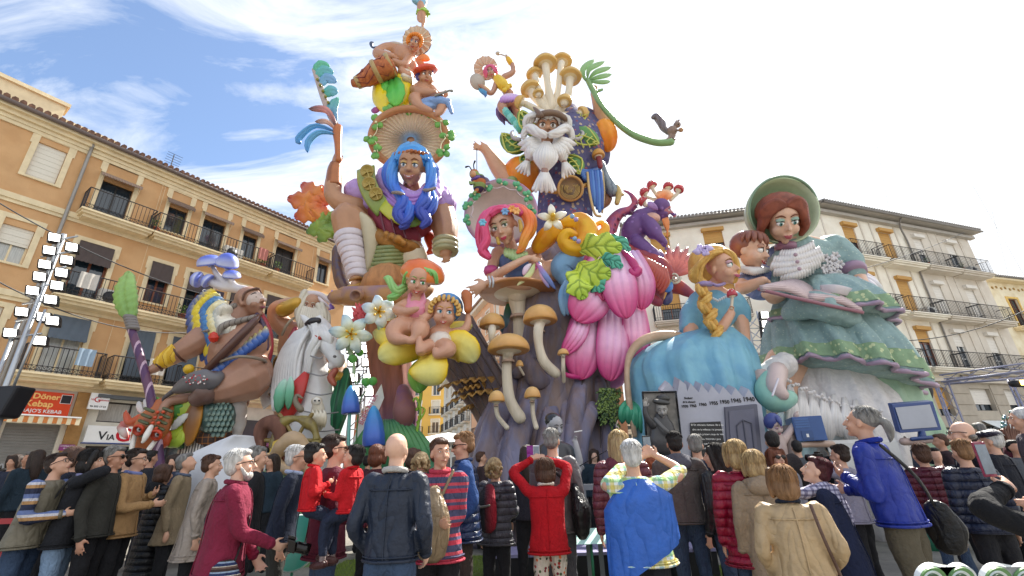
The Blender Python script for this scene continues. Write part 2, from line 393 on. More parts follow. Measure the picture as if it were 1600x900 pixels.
def head_prims(m,c,fr,R,jaw=0.56,chin=0.18,nose=0.10,cheek=0.27,long=1.0,ears=True,nl=0.86):
 H=hf(c,fr,R)
 hell(m,H,fr,R,(0,.28,-.12),(.70,.70,.80),18);hell(m,H,fr,R,(0,-.18*long,.10),(jaw,.68*long,.62),18)
 hell(m,H,fr,R,(0,-.80*long,.38),(chin,chin,chin),10)
 for sx in(-1,1):
  hell(m,H,fr,R,(sx*.30,-.30,.42),(cheek,cheek,cheek*.9),10)
  hell(m,H,fr,R,(sx*.25,.22,.55),(.2,.08,.12),8)
  if ears:hell(m,H,fr,R,(sx*.70,-.08,-.08),(.10,.22,.15),8)
 htube(m,H,R,[(0,.14,.60,nose*.6),(0,-.08,.76,nose*.8),(0,-.24,nl,nose*1.25)],8)
 for sx in(-1,1):hell(m,H,fr,R,(sx*nose*1.1,-.27,nl-.12),(nose*.8,nose*.65,nose*.8),8)
 hell(m,H,fr,R,(0,-.53,.66),(.20,.09,.10),8)
MW=mat('eye_white','#f4f1ea',rough=0.25,var=0);MBK=mat('pupil_black','#14100f',rough=0.2,var=0)
def face(par,c,fr,R,iris='#3a6fa0',lid='#a07a68',lip='#b05a50',brow='#6a4030',look=(0,0),eye=1.0,smile=.06,closed=0.35,teeth=False,lashes=True,mw=.2,long=1.0):
 H=hf(c,fr,R);e=eye
 ir=mat('iris_'+iris[1:],iris,rough=0.2,var=0);ld=mat('eyelid_'+lid[1:],lid,rough=0.5,var=.05);lp=mat('lips_'+lip[1:],lip,rough=0.35,var=.05);bw=mat('brow_'+brow[1:],brow,rough=.7,var=.1)
 for sx in(-1,1):
  m=M();hell(m,H,fr,R,(sx*.27,.02,.585),(.145*e,.115*e,.12*e),12);w=obj('eye',m,MW,par)
  m=M();hell(m,H,fr,R,(sx*.27+look[0]*.05,.02+look[1]*.04,.585+.075*e),(.072*e,.08*e,.055*e),12);obj('iris',m,ir,par)
  m=M();hell(m,H,fr,R,(sx*.27+look[0]*.055,.02+look[1]*.045,.585+.108*e),(.035*e,.04*e,.03*e),8);obj('pupil',m,MBK,par)
  m=M();hell(m,H,fr,R,(sx*.27,.02+(.17-closed*.16)*e,.575),(.17*e,.10*e,.135*e),12);obj('eyelid',m,ld,par)
  if lashes:
   m=M();htube(m,H,R,[(sx*.12,.06,.66,.010),(sx*.27,.02+(.115-closed*.1)*e,.715,.024),(sx*.43,.07,.60,.012)],5);obj('eyelash',m,MBK,par)
  m=M();htube(m,H,R,[(sx*.10,.26,.68,.02),(sx*.27,.34,.665,.035),(sx*.46,.27,.53,.012)],6);obj('eyebrow',m,bw,par)
 m=M();zz=.74;y0=-.55*long
 htube(m,H,R,[(-mw,y0+smile,zz-.07,.015),(-mw*.45,y0+.012,zz,.045),(0,y0+.0,zz+.02,.04),(mw*.45,y0+.012,zz,.045),(mw,y0+smile,zz-.07,.015)],6)
 htube(m,H,R,[(-mw*.9,y0+smile*.8,zz-.07,.015),(-mw*.4,y0-.055,zz-.01,.045),(mw*.4,y0-.055,zz-.01,.045),(mw*.9,y0+smile*.8,zz-.07,.015)],6)
 obj('lips',m,lp,par)
 if teeth:m=M();htube(m,H,R,[(-mw*.7,y0+smile*.5-.015,zz-.01,.02),(0,y0-.022,zz+.045,.03),(mw*.7,y0+smile*.5-.015,zz-.01,.02)],6);obj('teeth',m,MW,par)
def hand(m,w,a,s,nrm,L,curl=0.35,spread=0.1,thumb=0.7):
 """palm, four unequal bent fingers and a thumb; w wrist, a towards fingers, s thumb side, nrm the palm's facing"""
 w=Vector(w);a=Vector(a).normalized();s=Vector(s);s=(s-a*s.dot(a)).normalized();g=Vector(nrm);nn=a.cross(s);nn=nn if nn.dot(g)>0 else-nn
 ellip(m,w+a*.27*L,(s*.20*L,nn*.10*L,a*.32*L),10)
 for i,l in enumerate((.40,.46,.43,.34)):
  b=w+a*(.46-.02*abs(i-1.3))*L+s*(.155-.103*i)*L;d=(a+s*spread*(1.2-i*.8)).normalized();pts=[(*(b-d*.08*L),.052*L),(*b,.052*L)];p=b.copy();ang=0
  for k in range(3):
   ang+=curl*(0.7+.12*i)*(1.0 if k else .7);dd=d*cos(ang)+nn*sin(ang);p=p+dd*l*L*(.42,.32,.26)[k];pts.append((*p,(.050,.045,.036)[k]*L))
  tube(m,pts,n=6,sub=1)
 b=w+a*.10*L+s*.12*L;d=(a*(1.1-thumb)+s*thumb+nn*.25).normalized();p1=b+d*.20*L;d2=(a*.9+s*thumb*.3+nn*.35).normalized();p2=p1+d2*.17*L
 tube(m,[(*b,.075*L),(*p1,.06*L),(*p2,.048*L)],n=6,sub=2)
# ================================================================== ground
def ground():
 def pat(nt,tc,mp):
  N=nt.nodes.new;L=nt.links.new
  n=N('ShaderNodeTexNoise');n.inputs['Scale'].default_value=0.8;n.inputs['Detail'].default_value=8;L(tc.outputs['Object'],n.inputs['Vector'])
  r=N('ShaderNodeValToRGB');r.color_ramp.elements[0].position=.4;r.color_ramp.elements[1].position=.62;r.color_ramp.elements[0].color=c4('#6f6c66');r.color_ramp.elements[1].color=c4('#8b877e');L(n.outputs[0],r.inputs[0]);return r.outputs[0]
 m=M();m.add([Vector(p)for p in((-400,-60,0),(400,-60,0),(400,700,0),(-400,700,0))],[(0,1,2,3)])
 obj('ground',m,mat('asphalt_square',pattern=pat,rough=.85,var=.15,scale=9,bump=.3,bscale=60),kind='structure',smooth=False)
 m=M();m.add([Vector(p)for p in((-3.4,6.6,.006),(3.2,6.6,.006),(3.2,10.2,.006),(-3.4,10.2,.006))],[(0,1,2,3)])
 obj('lawn',m,mat('turf_base','#56642c',rough=.95,var=.3,scale=14),kind='structure',smooth=False)
 m=M()
 for i in range(26000):
  x=random.uniform(-3.4,3.2);y=random.uniform(6.6,10.2);h=random.uniform(.02,.06);a=random.uniform(0,pi);w=.004;c=mixc(lin('#5d7a24'),lin('#8a9a3c'),random.random())
  d=Vector((cos(a),sin(a),0))*w;t=Vector((x+random.uniform(-.02,.02),y+random.uniform(-.02,.02),h));b=Vector((x,y,.004));m.add([b-d,b+d,t],[(0,1,2)],c)
 tag(obj('grass',m,VCM,smooth=False),'short green turf in front of the monument base','grass',kind='stuff')
ground()
# ================================================================== facades
class Facade:
 def __init__(s,A,az,side=1):
  a=radians(az);s.A=Vector((A[0],A[1],0));s.d=Vector((sin(a),cos(a),0));s.n=Vector((s.d.y,-s.d.x,0))*side
 def w(s,u,o,z):return s.A+s.d*u+s.n*o+Vector((0,0,z))
 def box(s,m,u0,u1,o0,o1,z0,z1,col=None):box(m,u0,u1,o0,o1,z0,z1,col,F=s.w)
def wall_holes(F,m,u0,u1,z0,z1,holes,o=0.0,rev=0.22):
 us=sorted({u0,u1,*[h[0]for h in holes],*[h[1]for h in holes]});zs=sorted({z0,z1,*[h[2]for h in holes],*[h[3]for h in holes]})
 us=[u for u in us if u0<=u<=u1];zs=[z for z in zs if z0<=z<=z1]
 for i in range(len(us)-1):
  for j in range(len(zs)-1):
   cu=(us[i]+us[i+1])/2;cz=(zs[j]+zs[j+1])/2
   if any(h[0]<cu<h[1]and h[2]<cz<h[3]for h in holes):continue
   m.add([F.w(us[i],o,zs[j]),F.w(us[i+1],o,zs[j]),F.w(us[i+1],o,zs[j+1]),F.w(us[i],o,zs[j+1])],[(0,1,2,3)])
 for a,b,c,d in holes:
  f,k=o,o-rev
  m.add([F.w(a,f,c),F.w(b,f,c),F.w(b,f,d),F.w(a,f,d),F.w(a,k,c),F.w(b,k,c),F.w(b,k,d),F.w(a,k,d)],[(0,4,5,1),(1,5,6,2),(2,6,7,3),(3,7,4,0),(4,7,6,5)])
MG=mat('window_glass','#26343f',rough=.06,var=0.05,spec=1.0)
MGC=mat('curtain_glass','#b9bcb8',rough=.15,var=.25,scale=8,stretch=(6,6,.3),spec=.9)
MIRON=mat('wrought_iron','#2b2a2e',rough=.5,var=.1)
MCREAM=mat('cream_stucco','#ead9b4',rough=.85,var=.08,scale=2.5,bump=.15,bscale=12,c2='#cbb690',c2amt=.25)
MDKF=mat('dark_frame','#33302f',rough=.4,var=.05)
MWOODF=mat('brown_wood_frame','#7a4630',rough=.5,var=.15,scale=9)
MAWN=mat('taupe_awning','#7d6a5e',rough=.9,var=.08,stretch=(1,1,1))
MBLD=mat('dark_blind','#544a48',rough=.85,var=.08)
MBLG=mat('blue_grey_blind','#5b6672',rough=.8,var=.08)
MWHB=mat('pale_roller_blind','#e2ddcf',rough=.7,var=.06,scale=5,stretch=(1,1,12))
def railing(F,par,u0,u1,z0,z1,dep,sp=.12,mt=None,mesh_low=True):
 m=M();r=.012
 segs=[((u0,dep),(u1,dep)),((u0,.02),(u0,dep)),((u1,.02),(u1,dep))]
 for(a,oa),(b,ob)in segs:
  for z,rr in((z1,.022),(z0+.06,.014),(z0+.2,.011)):bar(m,F.w(a,oa,z),F.w(b,ob,z),rr,4)
  L=math.hypot(b-a,ob-oa);n=max(int(L/sp),1)
  for i in range(n+1):
   t=i/n;bar(m,F.w(a+(b-a)*t,oa+(ob-oa)*t,z0),F.w(a+(b-a)*t,oa+(ob-oa)*t,z1),r if i%8 else .02,4)
   if mesh_low and i<n:
    t2=(i+1)/n;bar(m,F.w(a+(b-a)*t,oa+(ob-oa)*t,z0+.06),F.w(a+(b-a)*t2,oa+(ob-oa)*t2,z0+.2),.008,3);bar(m,F.w(a+(b-a)*t2,oa+(ob-oa)*t2,z0+.06),F.w(a+(b-a)*t,oa+(ob-oa)*t,z0+.2),.008,3)
 return obj('railing',m,mt or MIRON,par,smooth=False)
def balcony(F,par,u0,u1,z,dep=.62,h=.84,slab=None,wedge=True,**k):
 m=M();F.box(m,u0-.06,u1+.06,.002,dep+.07,z-.07,z);F.box(m,u0-.02,u1+.02,.002,dep,z-.16,z-.072)
 if wedge:F.box(m,u0+.06,u1-.06,.002,dep-.12,z-.26,z-.162)
 b=obj('balcony',m,slab or MCREAM,par,smooth=False);rl=railing(F,b,u0,u1,z,z+h,dep,**k);return b
def window(F,par,h,cols=2,rows=1,fr=None,glass=None,rev=.22,blind=0.0,bm=None,ft=.05,surround=None,ext=0.0,sm=None,box_=False):
 """sash in hole h=(u0,u1,z0,z1): frame + panes, blind lowered by a fraction, surround trim"""
 u0,u1,z0,z1=h;o=-rev+.05;m=M();fr=fr or MDKF
 F.box(m,u0,u0+ft,o,o+.06,z0,z1);F.box(m,u1-ft,u1,o,o+.06,z0,z1);F.box(m,u0+ft,u1-ft,o,o+.06,z1-ft,z1-.002);F.box(m,u0+ft,u1-ft,o,o+.06,z0+.002,z0+ft)
 for i in range(1,cols):c=u0+(u1-u0)*i/cols;F.box(m,c-ft/2,c+ft/2,o,o+.055,z0+ft,z1-ft)
 for j in range(1,rows):c=z0+(z1-z0)*j/rows;F.box(m,u0+ft,u1-ft,o,o+.045,c-ft/3,c+ft/3)
 w=obj('window',m,fr,par,smooth=False)
 if blind<.98:
  for i in range(cols):
   a=u0+(u1-u0)*i/cols;b=u0+(u1-u0)*(i+1)/cols;m=M();F.box(m,a+ft*.5,b-ft*.5,o+.012,o+.02,z0+ft*.5,z1-ft*.5);obj('pane',m,glass or MG,w,smooth=False)
 if blind>0:
  m=M();zb=z1-(z1-z0)*blind;n=max(int((z1-zb)/.09),2)
  for i in range(n):F.box(m,u0+.01,u1-.01,o+.085,o+.10+(.008 if i%2 else 0),zb+(z1-zb)*i/n+.004,zb+(z1-zb)*(i+1)/n)
  obj('blind',m,bm or MWHB,w,smooth=False)
 if box_:
  m=M();F.box(m,u0-.08,u1+.08,.003,.22,z1-.02,z1+.2);obj('blind_box',m,bm or MWHB,w,smooth=False)
 if surround:
  e=surround;m=M();F.box(m,u0-e,u0-.001,.001,.045,z0,z1+ext+e);F.box(m,u1+.001,u1+e,.001,.045,z0,z1+ext+e);F.box(m,u0-.001,u1+.001,.001,.043,z1+ext,z1+ext+e)
  for q in(u0-e-.05,u1+e-.02):F.box(m,q,q+.07,.001,.04,z1+ext-.35,z1+ext+e-.003)
  if z0>0 and not hasattr(F,'nosill'):F.box(m,u0-e,u1+e,.001,.07,z0-.07,z0-.001)
  obj('surround',m,sm or MCREAM,w,smooth=False)
 return w
def awning(F,par,u0,u1,z,drop=.32,out=.55,mt=None,arms=True):
 m=M();n=14;mt=mt or MAWN;top=[];bot=[]
 for i in range(n*4+1):
  u=u0+(u1-u0)*i/(n*4);sc=.05*abs(sin(pi*i/4));top.append((F.w(u,.05,z),F.w(u,out,z-drop),F.w(u,out+.01,z-drop-.09-sc)))
 vs=[v for t in top for v in t];vs+=[v+Vector((0,0,-.012))-F.n*.01 for v in vs];k=len(top)*3;fs=[]
 for i in range(len(top)-1):
  for j in range(2):a=i*3+j;fs.append((a,a+3,a+4,a+1));fs.append((k+a,k+a+1,k+a+4,k+a+3))
 m.add(vs,fs);a=obj('awning',m,mt,par,smooth=False)
 if arms:
  m=M()
  for u in(u0+.05,u1-.05):bar(m,F.w(u,out-.01,z-drop-.02),F.w(u,.03,z-drop-.75),.012,4,);bar(m,F.w(u,.03,z-drop-.75),F.w(u,.03,z-.02),.01,4)
  obj('awning_arm',m,MCREAM,a,smooth=False)
 return a
def cloth_blind(F,par,u0,u1,z1,z0,mt,out=.12):
 m=M();n=20;vs=[]
 for j in range(7):
  t=j/6
  for i in range(n+1):u=u0+(u1-u0)*i/n;vs.append(F.w(u,.06+out*t+.012*sin(i*1.3+j),z1+(z0-z1)*t-(.03*abs(sin(i*pi/2.5))if j==6 else 0)))
 k=len(vs);vs+=[v-F.n*.012 for v in vs];fs=[]
 for j in range(6):
  for i in range(n):a=j*(n+1)+i;fs.append((a,a+1,a+n+2,a+n+1));fs.append((k+a,k+a+n+1,k+a+n+2,k+a+1))
 m.add(vs,fs);return obj('blind',m,mt,par)
def text3d(name,body,F3,size,mt,par,depth=.006,align='CENTER',shear=0,sx=1.0,bold=0.0):
 """F3 = (origin, x axis, y axis)"""
 c=bpy.data.curves.new(name,'FONT');c.body=body;c.size=size;c.extrude=depth;c.align_x=align;c.align_y='CENTER';c.shear=shear;c.offset=bold;c.resolution_u=3
 t=bpy.data.objects.new(name,c);COL.objects.link(t);bpy.context.view_layer.update()
 me=bpy.data.meshes.new_from_object(t);bpy.data.objects.remove(t);o_,xa,ya=F3;xa=xa.normalized();ya=ya.normalized();za=xa.cross(ya)
 base=ORG[par.name]if par else Vector()
 for v in me.vertices:p=v.co.copy();v.co=o_+xa*p.x*sx+ya*p.y+za*p.z-base
 me.materials.clear();me.materials.append(mt);o=bpy.data.objects.new(name,me);COL.objects.link(o);ORG[o.name]=base;o.parent=par;return o
# ------------------------------------------------------------------ ochre building on the left
def left_building():
 F=Facade((-17.0746,11.6495),33.49)
 t=thing('apartment_building','long ochre stucco apartment building with cream window surrounds and iron balconies on the left','building',tuple(F.w(0,0,0)))
 U0,U1,ZT=-9.0,14.15,13.35
 OCH=mat('ochre_stucco','#d2a87a',rough=.9,var=.07,scale=.9,bump=.2,bscale=18,c2='#bf9060',c2amt=.35)
 cols=dict(a=(1.22,1.98),b=(3.13,4.08),c=(5.33,6.02),d=(6.66,7.56),e=(8.36,9.02),f=(9.95,10.92),g=(12.28,12.9),z=(-1.6,-.8),y=(-4.2,-3.2),x=(-6.9,-6.0))
 doors='bdfy';holes=[];W=[]
 fl=[(10.64,'top'),(7.44,'mid'),(4.84,'low')]
 for z,nm in fl:
  for k,(a,b)in cols.items():
   dz=1.62 if nm=='top' else(2.2 if nm=='mid' else 2.0)
   if k=='a':h=(a,b,z+.72,z+2.1)if nm=='top' else((a,b,z+.80,z+2.05)if nm=='mid' else(a,b,z+.75,z+1.95))
   elif k in doors:h=(a,b,z+.02,z+dz)
   elif nm=='top':h=(a,b,z+.45,z+dz-.05)
   elif nm=='mid':h=(a,b,z+.55,z+dz)
   else:h=(a,b,z+(.02 if k=='c' else .45),z+dz)
   holes.append(h);W.append((nm,k,h,z))
 m=M();wall_holes(F,m,U0,U1,4.45,ZT,holes)
 for(a,b)in((U0,U1),):
  m.add([F.w(U1,0,0),F.w(U1,-11,0),F.w(U1,-11,ZT),F.w(U1,0,ZT)],[(0,1,2,3)]);m.add([F.w(U0,0,0),F.w(U0,-11,0),F.w(U0,-11,ZT),F.w(U0,0,ZT)],[(3,2,1,0)]);m.add([F.w(U0,-11,0),F.w(U1,-11,0),F.w(U1,-11,ZT),F.w(U0,-11,ZT)],[(3,2,1,0)])
 wall=obj('wall',m,OCH,t,smooth=False)
 m=M()
 for z0,z1,o in((13.12,13.26,.10),(13.262,13.40,.20),(13.402,13.56,.34)):F.box(m,U0,U1+.05,.002,o,z0,z1)
 F.box(m,U0,U1+.03,.002,.06,12.98,13.118)
 obj('cornice',m,MCREAM,t,smooth=False)
 for z in(10.64,7.44,4.84):
  m=M();F.box(m,U0,U1+.03,.002,.10,z-.28,z-.08);F.box(m,U0,U1+.03,.002,.05,z-.40,z-.282);obj('string_course',m,MCREAM,t,smooth=False)
 for nm,k,h,z in W:
  u0,u1=h[0],h[1]
  if k=='a':
   ww=window(F,t,h,cols=2,fr=MCREAM,blind=1.0 if nm=='top' else .5,glass=MGC,surround=.16,ext=.22 if nm!='low' else 0)
   continue
  if nm=='top':
   ww=window(F,t,h,cols=2,surround=.14,ext=.72,glass=MG if k not in 'f' else MDKF);awning(F,ww,u0-.16,u1+.16,z+1.9,drop=.20,out=.42 if k in doors else .3,arms=k in doors)
  elif nm=='mid':
   ww=window(F,t,h,cols=2,rows=3 if k not in doors else 1,fr=MWOODF,ft=.07,surround=.15,ext=.02);cloth_blind(F,ww,u0-.02,u1+.02,z+2.2,z+1.42,MBLD)
  else:
   ww=window(F,t,h,cols=2,surround=.15,ext=.02,fr=MDKF if k!='b' else MCREAM,glass=MGC if k=='b' else MG)
   cloth_blind(F,ww,u0-.02,u1+.02,z+2.02,z+(1.2 if k=='b' else .25),MBLG,out=.25)
 for z,L_ in((10.64,((2.8,4.86),(4.96,9.62),(9.74,11.75),(-4.8,-2.6))),(7.44,((2.9,6.85),(7.0,9.4),(9.62,11.8),(-4.8,-2.6))),(4.84,((2.7,4.66),(4.86,6.95),(7.15,9.4),(9.6,11.8),(-4.8,-2.6)))):
  for a,b in L_:balcony(F,t,a,b,z,dep=.60,h=.84)
 TILE=mat('clay_roof_tiles','#8d6a58',rough=.9,var=.3,scale=6,c2='#5f4c44',c2amt=.6)
 m=M();m.add([F.w(U0,.42,13.60),F.w(U1+.1,.42,13.60),F.w(U1+.1,-5,15.0),F.w(U0,-5,15.0),F.w(U0,-11,13.6),F.w(U1+.1,-11,13.6)],[(0,1,2,3),(3,2,5,4)]);rf=obj('roof',m,TILE,t,smooth=False)
 m=M();n=int((U1-U0)/.2)
 for i in range(n):
  u=U0+.1+i*.2+random.uniform(-.01,.01)
  for j in range(3):tube(m,[(*F.w(u,.50-j*.42,13.66+j*.11),.09),(*F.w(u,.10-j*.42,13.77+j*.11),.075)],n=6,sub=1,round_=False)
 obj('roof_tile',m,TILE,rf,kind='stuff',smooth=False)
 m=M();tube(m,[(*F.w(U0,.42,13.56),.085),(*F.w(U1+.1,.42,13.56),.085)],n=8,sub=1,round_=False);obj('gutter',m,mat('gutter_metal','#6f625e',rough=.5),t)
 m=M();tube(m,[(*F.w(2.52,.18,13.3),.05),(*F.w(2.50,.14,12.9),.055),(*F.w(2.5,.14,4.4),.055)],n=8,sub=2);obj('downpipe',m,mat('zinc_pipe','#9a9793',rough=.45,metal=.3),t)
 m=M()
 for(u,z0,z1)in((4.92,10.2,13.3),(5.02,7.3,13.3),(4.1,4.7,7.2),(4.72,4.7,7.2),(11.9,8,13)):bar(m,F.w(u,.05,z0),F.w(u,.05,z1),.008,4)
 obj('wall_cable',m,MCREAM,t,smooth=False)
 m=M();F.box(m,-3.2,1.6,-1.8,-1.2,13.6,15.25);F.box(m,-3.3,1.7,-1.85,-1.1,15.252,15.4);obj('parapet',m,MCREAM,t,smooth=False)
 m=M();F.box(m,1.8,3.4,-3.4,-2.4,13.6,15.3);F.box(m,1.7,3.5,-3.5,-2.3,15.302,15.42);obj('chimney',m,MCREAM,t,smooth=False)
 m=M();bar(m,F.w(5.4,-1.6,13.8),F.w(5.4,-1.6,15.6),.02,5)
 for i in range(5):bar(m,F.w(5.4-.3,-1.6+i*.05,15.1+i*.1),F.w(5.4+.3,-1.6+i*.05,15.1+i*.1),.01,4)
 obj('aerial',m,MIRON,t,smooth=False)
 GW=mat('shopfront_render','#d9d4c6',rough=.85,var=.12,scale=2);GD=mat('shopfront_grey','#5a5f64',rough=.6,var=.1)
 gh=[(2.95,4.22,.02,3.36),(4.98,8.3,.02,2.75),(8.6,11.4,.02,2.9),(-1.9,.6,.02,3.1),(.9,2.4,.02,3.0),(5.05,6.9,3.52,4.22),(12.0,13.6,.02,3)]
 m=M();wall_holes(F,m,U0,U1,0,4.449,gh,rev=.3);obj('ground_floor_wall',m,GW,t,smooth=False)
 for a,b in((4.36,4.74),(2.55,2.84),(8.32,8.58)):m=M();F.box(m,a,b,.002,.09,0,4.43);obj('pilaster',m,mat('tan_stone','#a9814f',rough=.85,var=.2,scale=4),t,smooth=False)
 sh=mat('steel_shutter','#8d8d8a',rough=.45,metal=.5,var=.1,scale=3)
 for(a,b,c,d)in(gh[0],gh[3],gh[4],gh[6]):
  par=None;m=M();n=int((d-c)/.085)
  for i in range(n):F.box(m,a,b,-.14,-.11+.014*(i%2),c+(d-c)*i/n,c+(d-c)*(i+1)/n-.006)
  par=obj('roller_shutter',m,sh,t,smooth=False)
  if a==gh[0][0]:
   m=M();st=[]
   for i in range(60):q=i/59;st.append((*F.w(a+.05+q*(b-a-.1),-.085,2.1+.16*sin(q*17)+.1*sin(q*41)-.1*q),.02))
   tube(m,st,n=4,sub=1);
   obj('graffiti_outline',m,mat('spray_silver','#b7bcc2',rough=.4),par)
   m=M();st=[(*F.w(a+.05+i/39*(b-a-.1),-.088,1.98+.12*sin(i/39*17+.5)),.07)for i in range(40)];tube(m,st,n=5,sub=1);obj('graffiti_fill',m,MDKF,par)
 for h in(gh[1],gh[2]):window(F,t,h,cols=4,glass=MG,rev=.3,ft=.06)
 window(F,t,gh[5],cols=2,glass=MGC,rev=.3,ft=.05)
 m=M();F.box(m,8.45,11.6,.01,.1,3.0,3.9);obj('fascia',m,mat('charcoal_fascia','#4b494b',rough=.7),t,smooth=False)
 m=M();F.box(m,8.4,11.65,.02,.9,2.82,2.92);obj('canopy',m,mat('purple_canopy','#7b3f6b',rough=.8),t,smooth=False)
 m=M();F.box(m,4.84,8.3,.06,.3,4.28,4.40);obj('cable_tray',m,GD,t,smooth=False)
 return F,t
LF,LB=left_building()
def left_signs():
 F=LF;RED=mat('sign_orange_red','#d8481f',rough=.5,var=.08);WH=mat('sign_white','#eef0f1',rough=.45,var=.04);YEL=mat('letter_cream','#f3c77a',rough=.5,var=0);BLK=mat('letter_black','#22222a',rough=.5,var=0);RD=mat('letter_red','#c01c2c',rough=.4,var=0)
 s=thing('shop_sign','orange red kebab shop sign over the striped awning, with cream letters','sign',tuple(F.w(3.5,0,3.8)))
 m=M();F.box(m,2.82,4.26,.05,.13,3.62,4.34);obj('board',m,RED,s,smooth=False)
 o=F.w(3.62,.135,4.18);text3d('lettering','Döner',(o,F.d,Vector((0,0,1))),.24,YEL,s,bold=.006)
 text3d('lettering','Kebap',(F.w(3.5,.135,3.95),F.d,Vector((0,0,1))),.26,YEL,s,bold=.006)
 text3d('lettering',"RAJO'S KEBAB",(F.w(3.62,.135,3.73),F.d,Vector((0,0,1))),.15,WH,s,bold=.002)
 m=M();F.box(m,3.98,4.22,.131,.15,4.02,4.27);obj('panel',m,BLK,s,smooth=False)
 m=M();F.box(m,3.965,4.235,.131,.141,4.005,4.285);obj('panel_border',m,WH,s,smooth=False)
 m=M();lathe(m,F.w(3.04,.15,3.76),(0,0,1),[(.02,0),(.16,.0),(.15,.12),(.12,.25),(.07,.36),(.02,.42)],10);obj('emblem',m,mat('emblem_red','#c23a22',rough=.4),s)
 a=thing('striped_awning','folded orange and cream striped awning under the kebab sign','awning',tuple(F.w(3.5,0,3.5)))
 for i in range(16):
  u=2.74+i*.11;m=M();F.box(m,u,u+.11,.05,.62,3.50,3.52);F.box(m,u,u+.11,.60,.622,3.34-.02*(i%2),3.50);obj('stripe_panel',m,mat('awning_cream','#efe2c0',rough=.9)if i%2 else mat('awning_orange','#d98a4e',rough=.9),a,smooth=False)
 m=M();F.box(m,2.74,4.5,.05,.1,3.44,3.497);F.box(m,2.74,4.5,.58,.66,3.53,3.57);obj('cassette',m,WH,a,smooth=False)
 b=thing('projecting_sign','small white travel agency sign board with a red letter G and phone number','sign',tuple(F.w(4.9,0,4.1)))
 m=M();F.box(m,4.66,5.18,.18,.26,3.89,4.42);obj('board',m,WH,b,smooth=False)
 text3d('lettering','G',(F.w(4.86,.265,4.2),F.d,Vector((0,0,1))),.26,RD,b);text3d('lettering','Via   estiones',(F.w(4.93,.265,4.2),F.d,Vector((0,0,1))),.09,RD,b);text3d('lettering','96 352 17 23',(F.w(4.92,.265,3.98),F.d,Vector((0,0,1))),.08,BLK,b)
 m=M();F.box(m,4.68,4.72,.0,.18,4.1,4.14);F.box(m,5.1,5.14,.0,.18,4.1,4.14);obj('bracket',m,BLK,b,smooth=False)
 c=thing('travel_agency_sign','long white fascia sign reading ViaGes with an oversized red G','sign',tuple(F.w(6,0,3.1)))
 m=M();F.box(m,4.84,8.3,.06,.18,2.84,3.38);obj('board',m,WH,c,smooth=False);m=M();F.box(m,4.80,8.34,.05,.20,2.80,2.838);obj('rim',m,mat('rim_blue','#3c4f86',rough=.5),c,smooth=False)
 text3d('lettering','V',(F.w(5.28,.185,3.05),F.d,Vector((0,0,1))),.38,BLK,c,bold=.004);text3d('lettering','IA',(F.w(5.52,.185,3.01),F.d,Vector((0,0,1))),.25,BLK,c,bold=.003);text3d('lettering','G',(F.w(5.86,.185,3.09),F.d,Vector((0,0,1))),.62,RD,c,bold=.012);text3d('lettering','ES',(F.w(6.26,.185,3.01),F.d,Vector((0,0,1))),.25,BLK,c,bold=.003);text3d('lettering','GESTIONES',(F.w(7.2,.185,3.01),F.d,Vector((0,0,1))),.25,BLK,c)
 d=thing('wall_plate','small purple plate with pale writing on the wall beside the steel shutter','sign',tuple(F.w(4.5,0,2.7)))
 m=M();F.box(m,4.3,4.68,.10,.13,2.58,2.76);obj('plate',m,mat('plate_purple','#8d3f7e',rough=.5),d,smooth=False);text3d('lettering','COMPRO ORO',(F.w(4.49,.132,2.71),F.d,Vector((0,0,1))),.055,WH,d);text3d('lettering','PLATA',(F.w(4.49,.132,2.64),F.d,Vector((0,0,1))),.055,WH,d)
 e=thing('hanging_banner','tall dark purple advertising banner with white and yellow letters hung on the facade','banner',tuple(F.w(7.3,0,6.8)))
 m=M();vs=[]
 for j in range(13):
  for i in range(9):vs.append(F.w(6.92+i*.11,.74+.02*sin(i*.8+j*.5),8.9-j*.19))
 k=len(vs);vs+=[v-F.n*.01 for v in vs];fs=[]
 for j in range(12):
  for i in range(8):q=j*9+i;fs+=[(q,q+9,q+10,q+1),(k+q,k+q+1,k+q+10,k+q+9)]
 m.add(vs,fs);obj('banner_cloth',m,mat('banner_print',pattern=zgrad([(0,'#7d2a35'),(.5,'#4a2a44'),(1,'#33303f')],-.2,2.1),rough=.6,var=.15),e)
 Z=Vector((0,0,1));text3d('lettering','QUE LA',(F.w(7.33,.775,8.72),F.d,Z),.21,WH,e);text3d('lettering','LAS FALLAS',(F.w(7.43,.775,8.5),F.d,Z),.19,mat('letter_yellow','#e8c52a',rough=.5),e,bold=.004);text3d('lettering','MUN',(F.w(7.33,.775,8.22),F.d,Z),.34,WH,e,bold=.01)
left_signs()
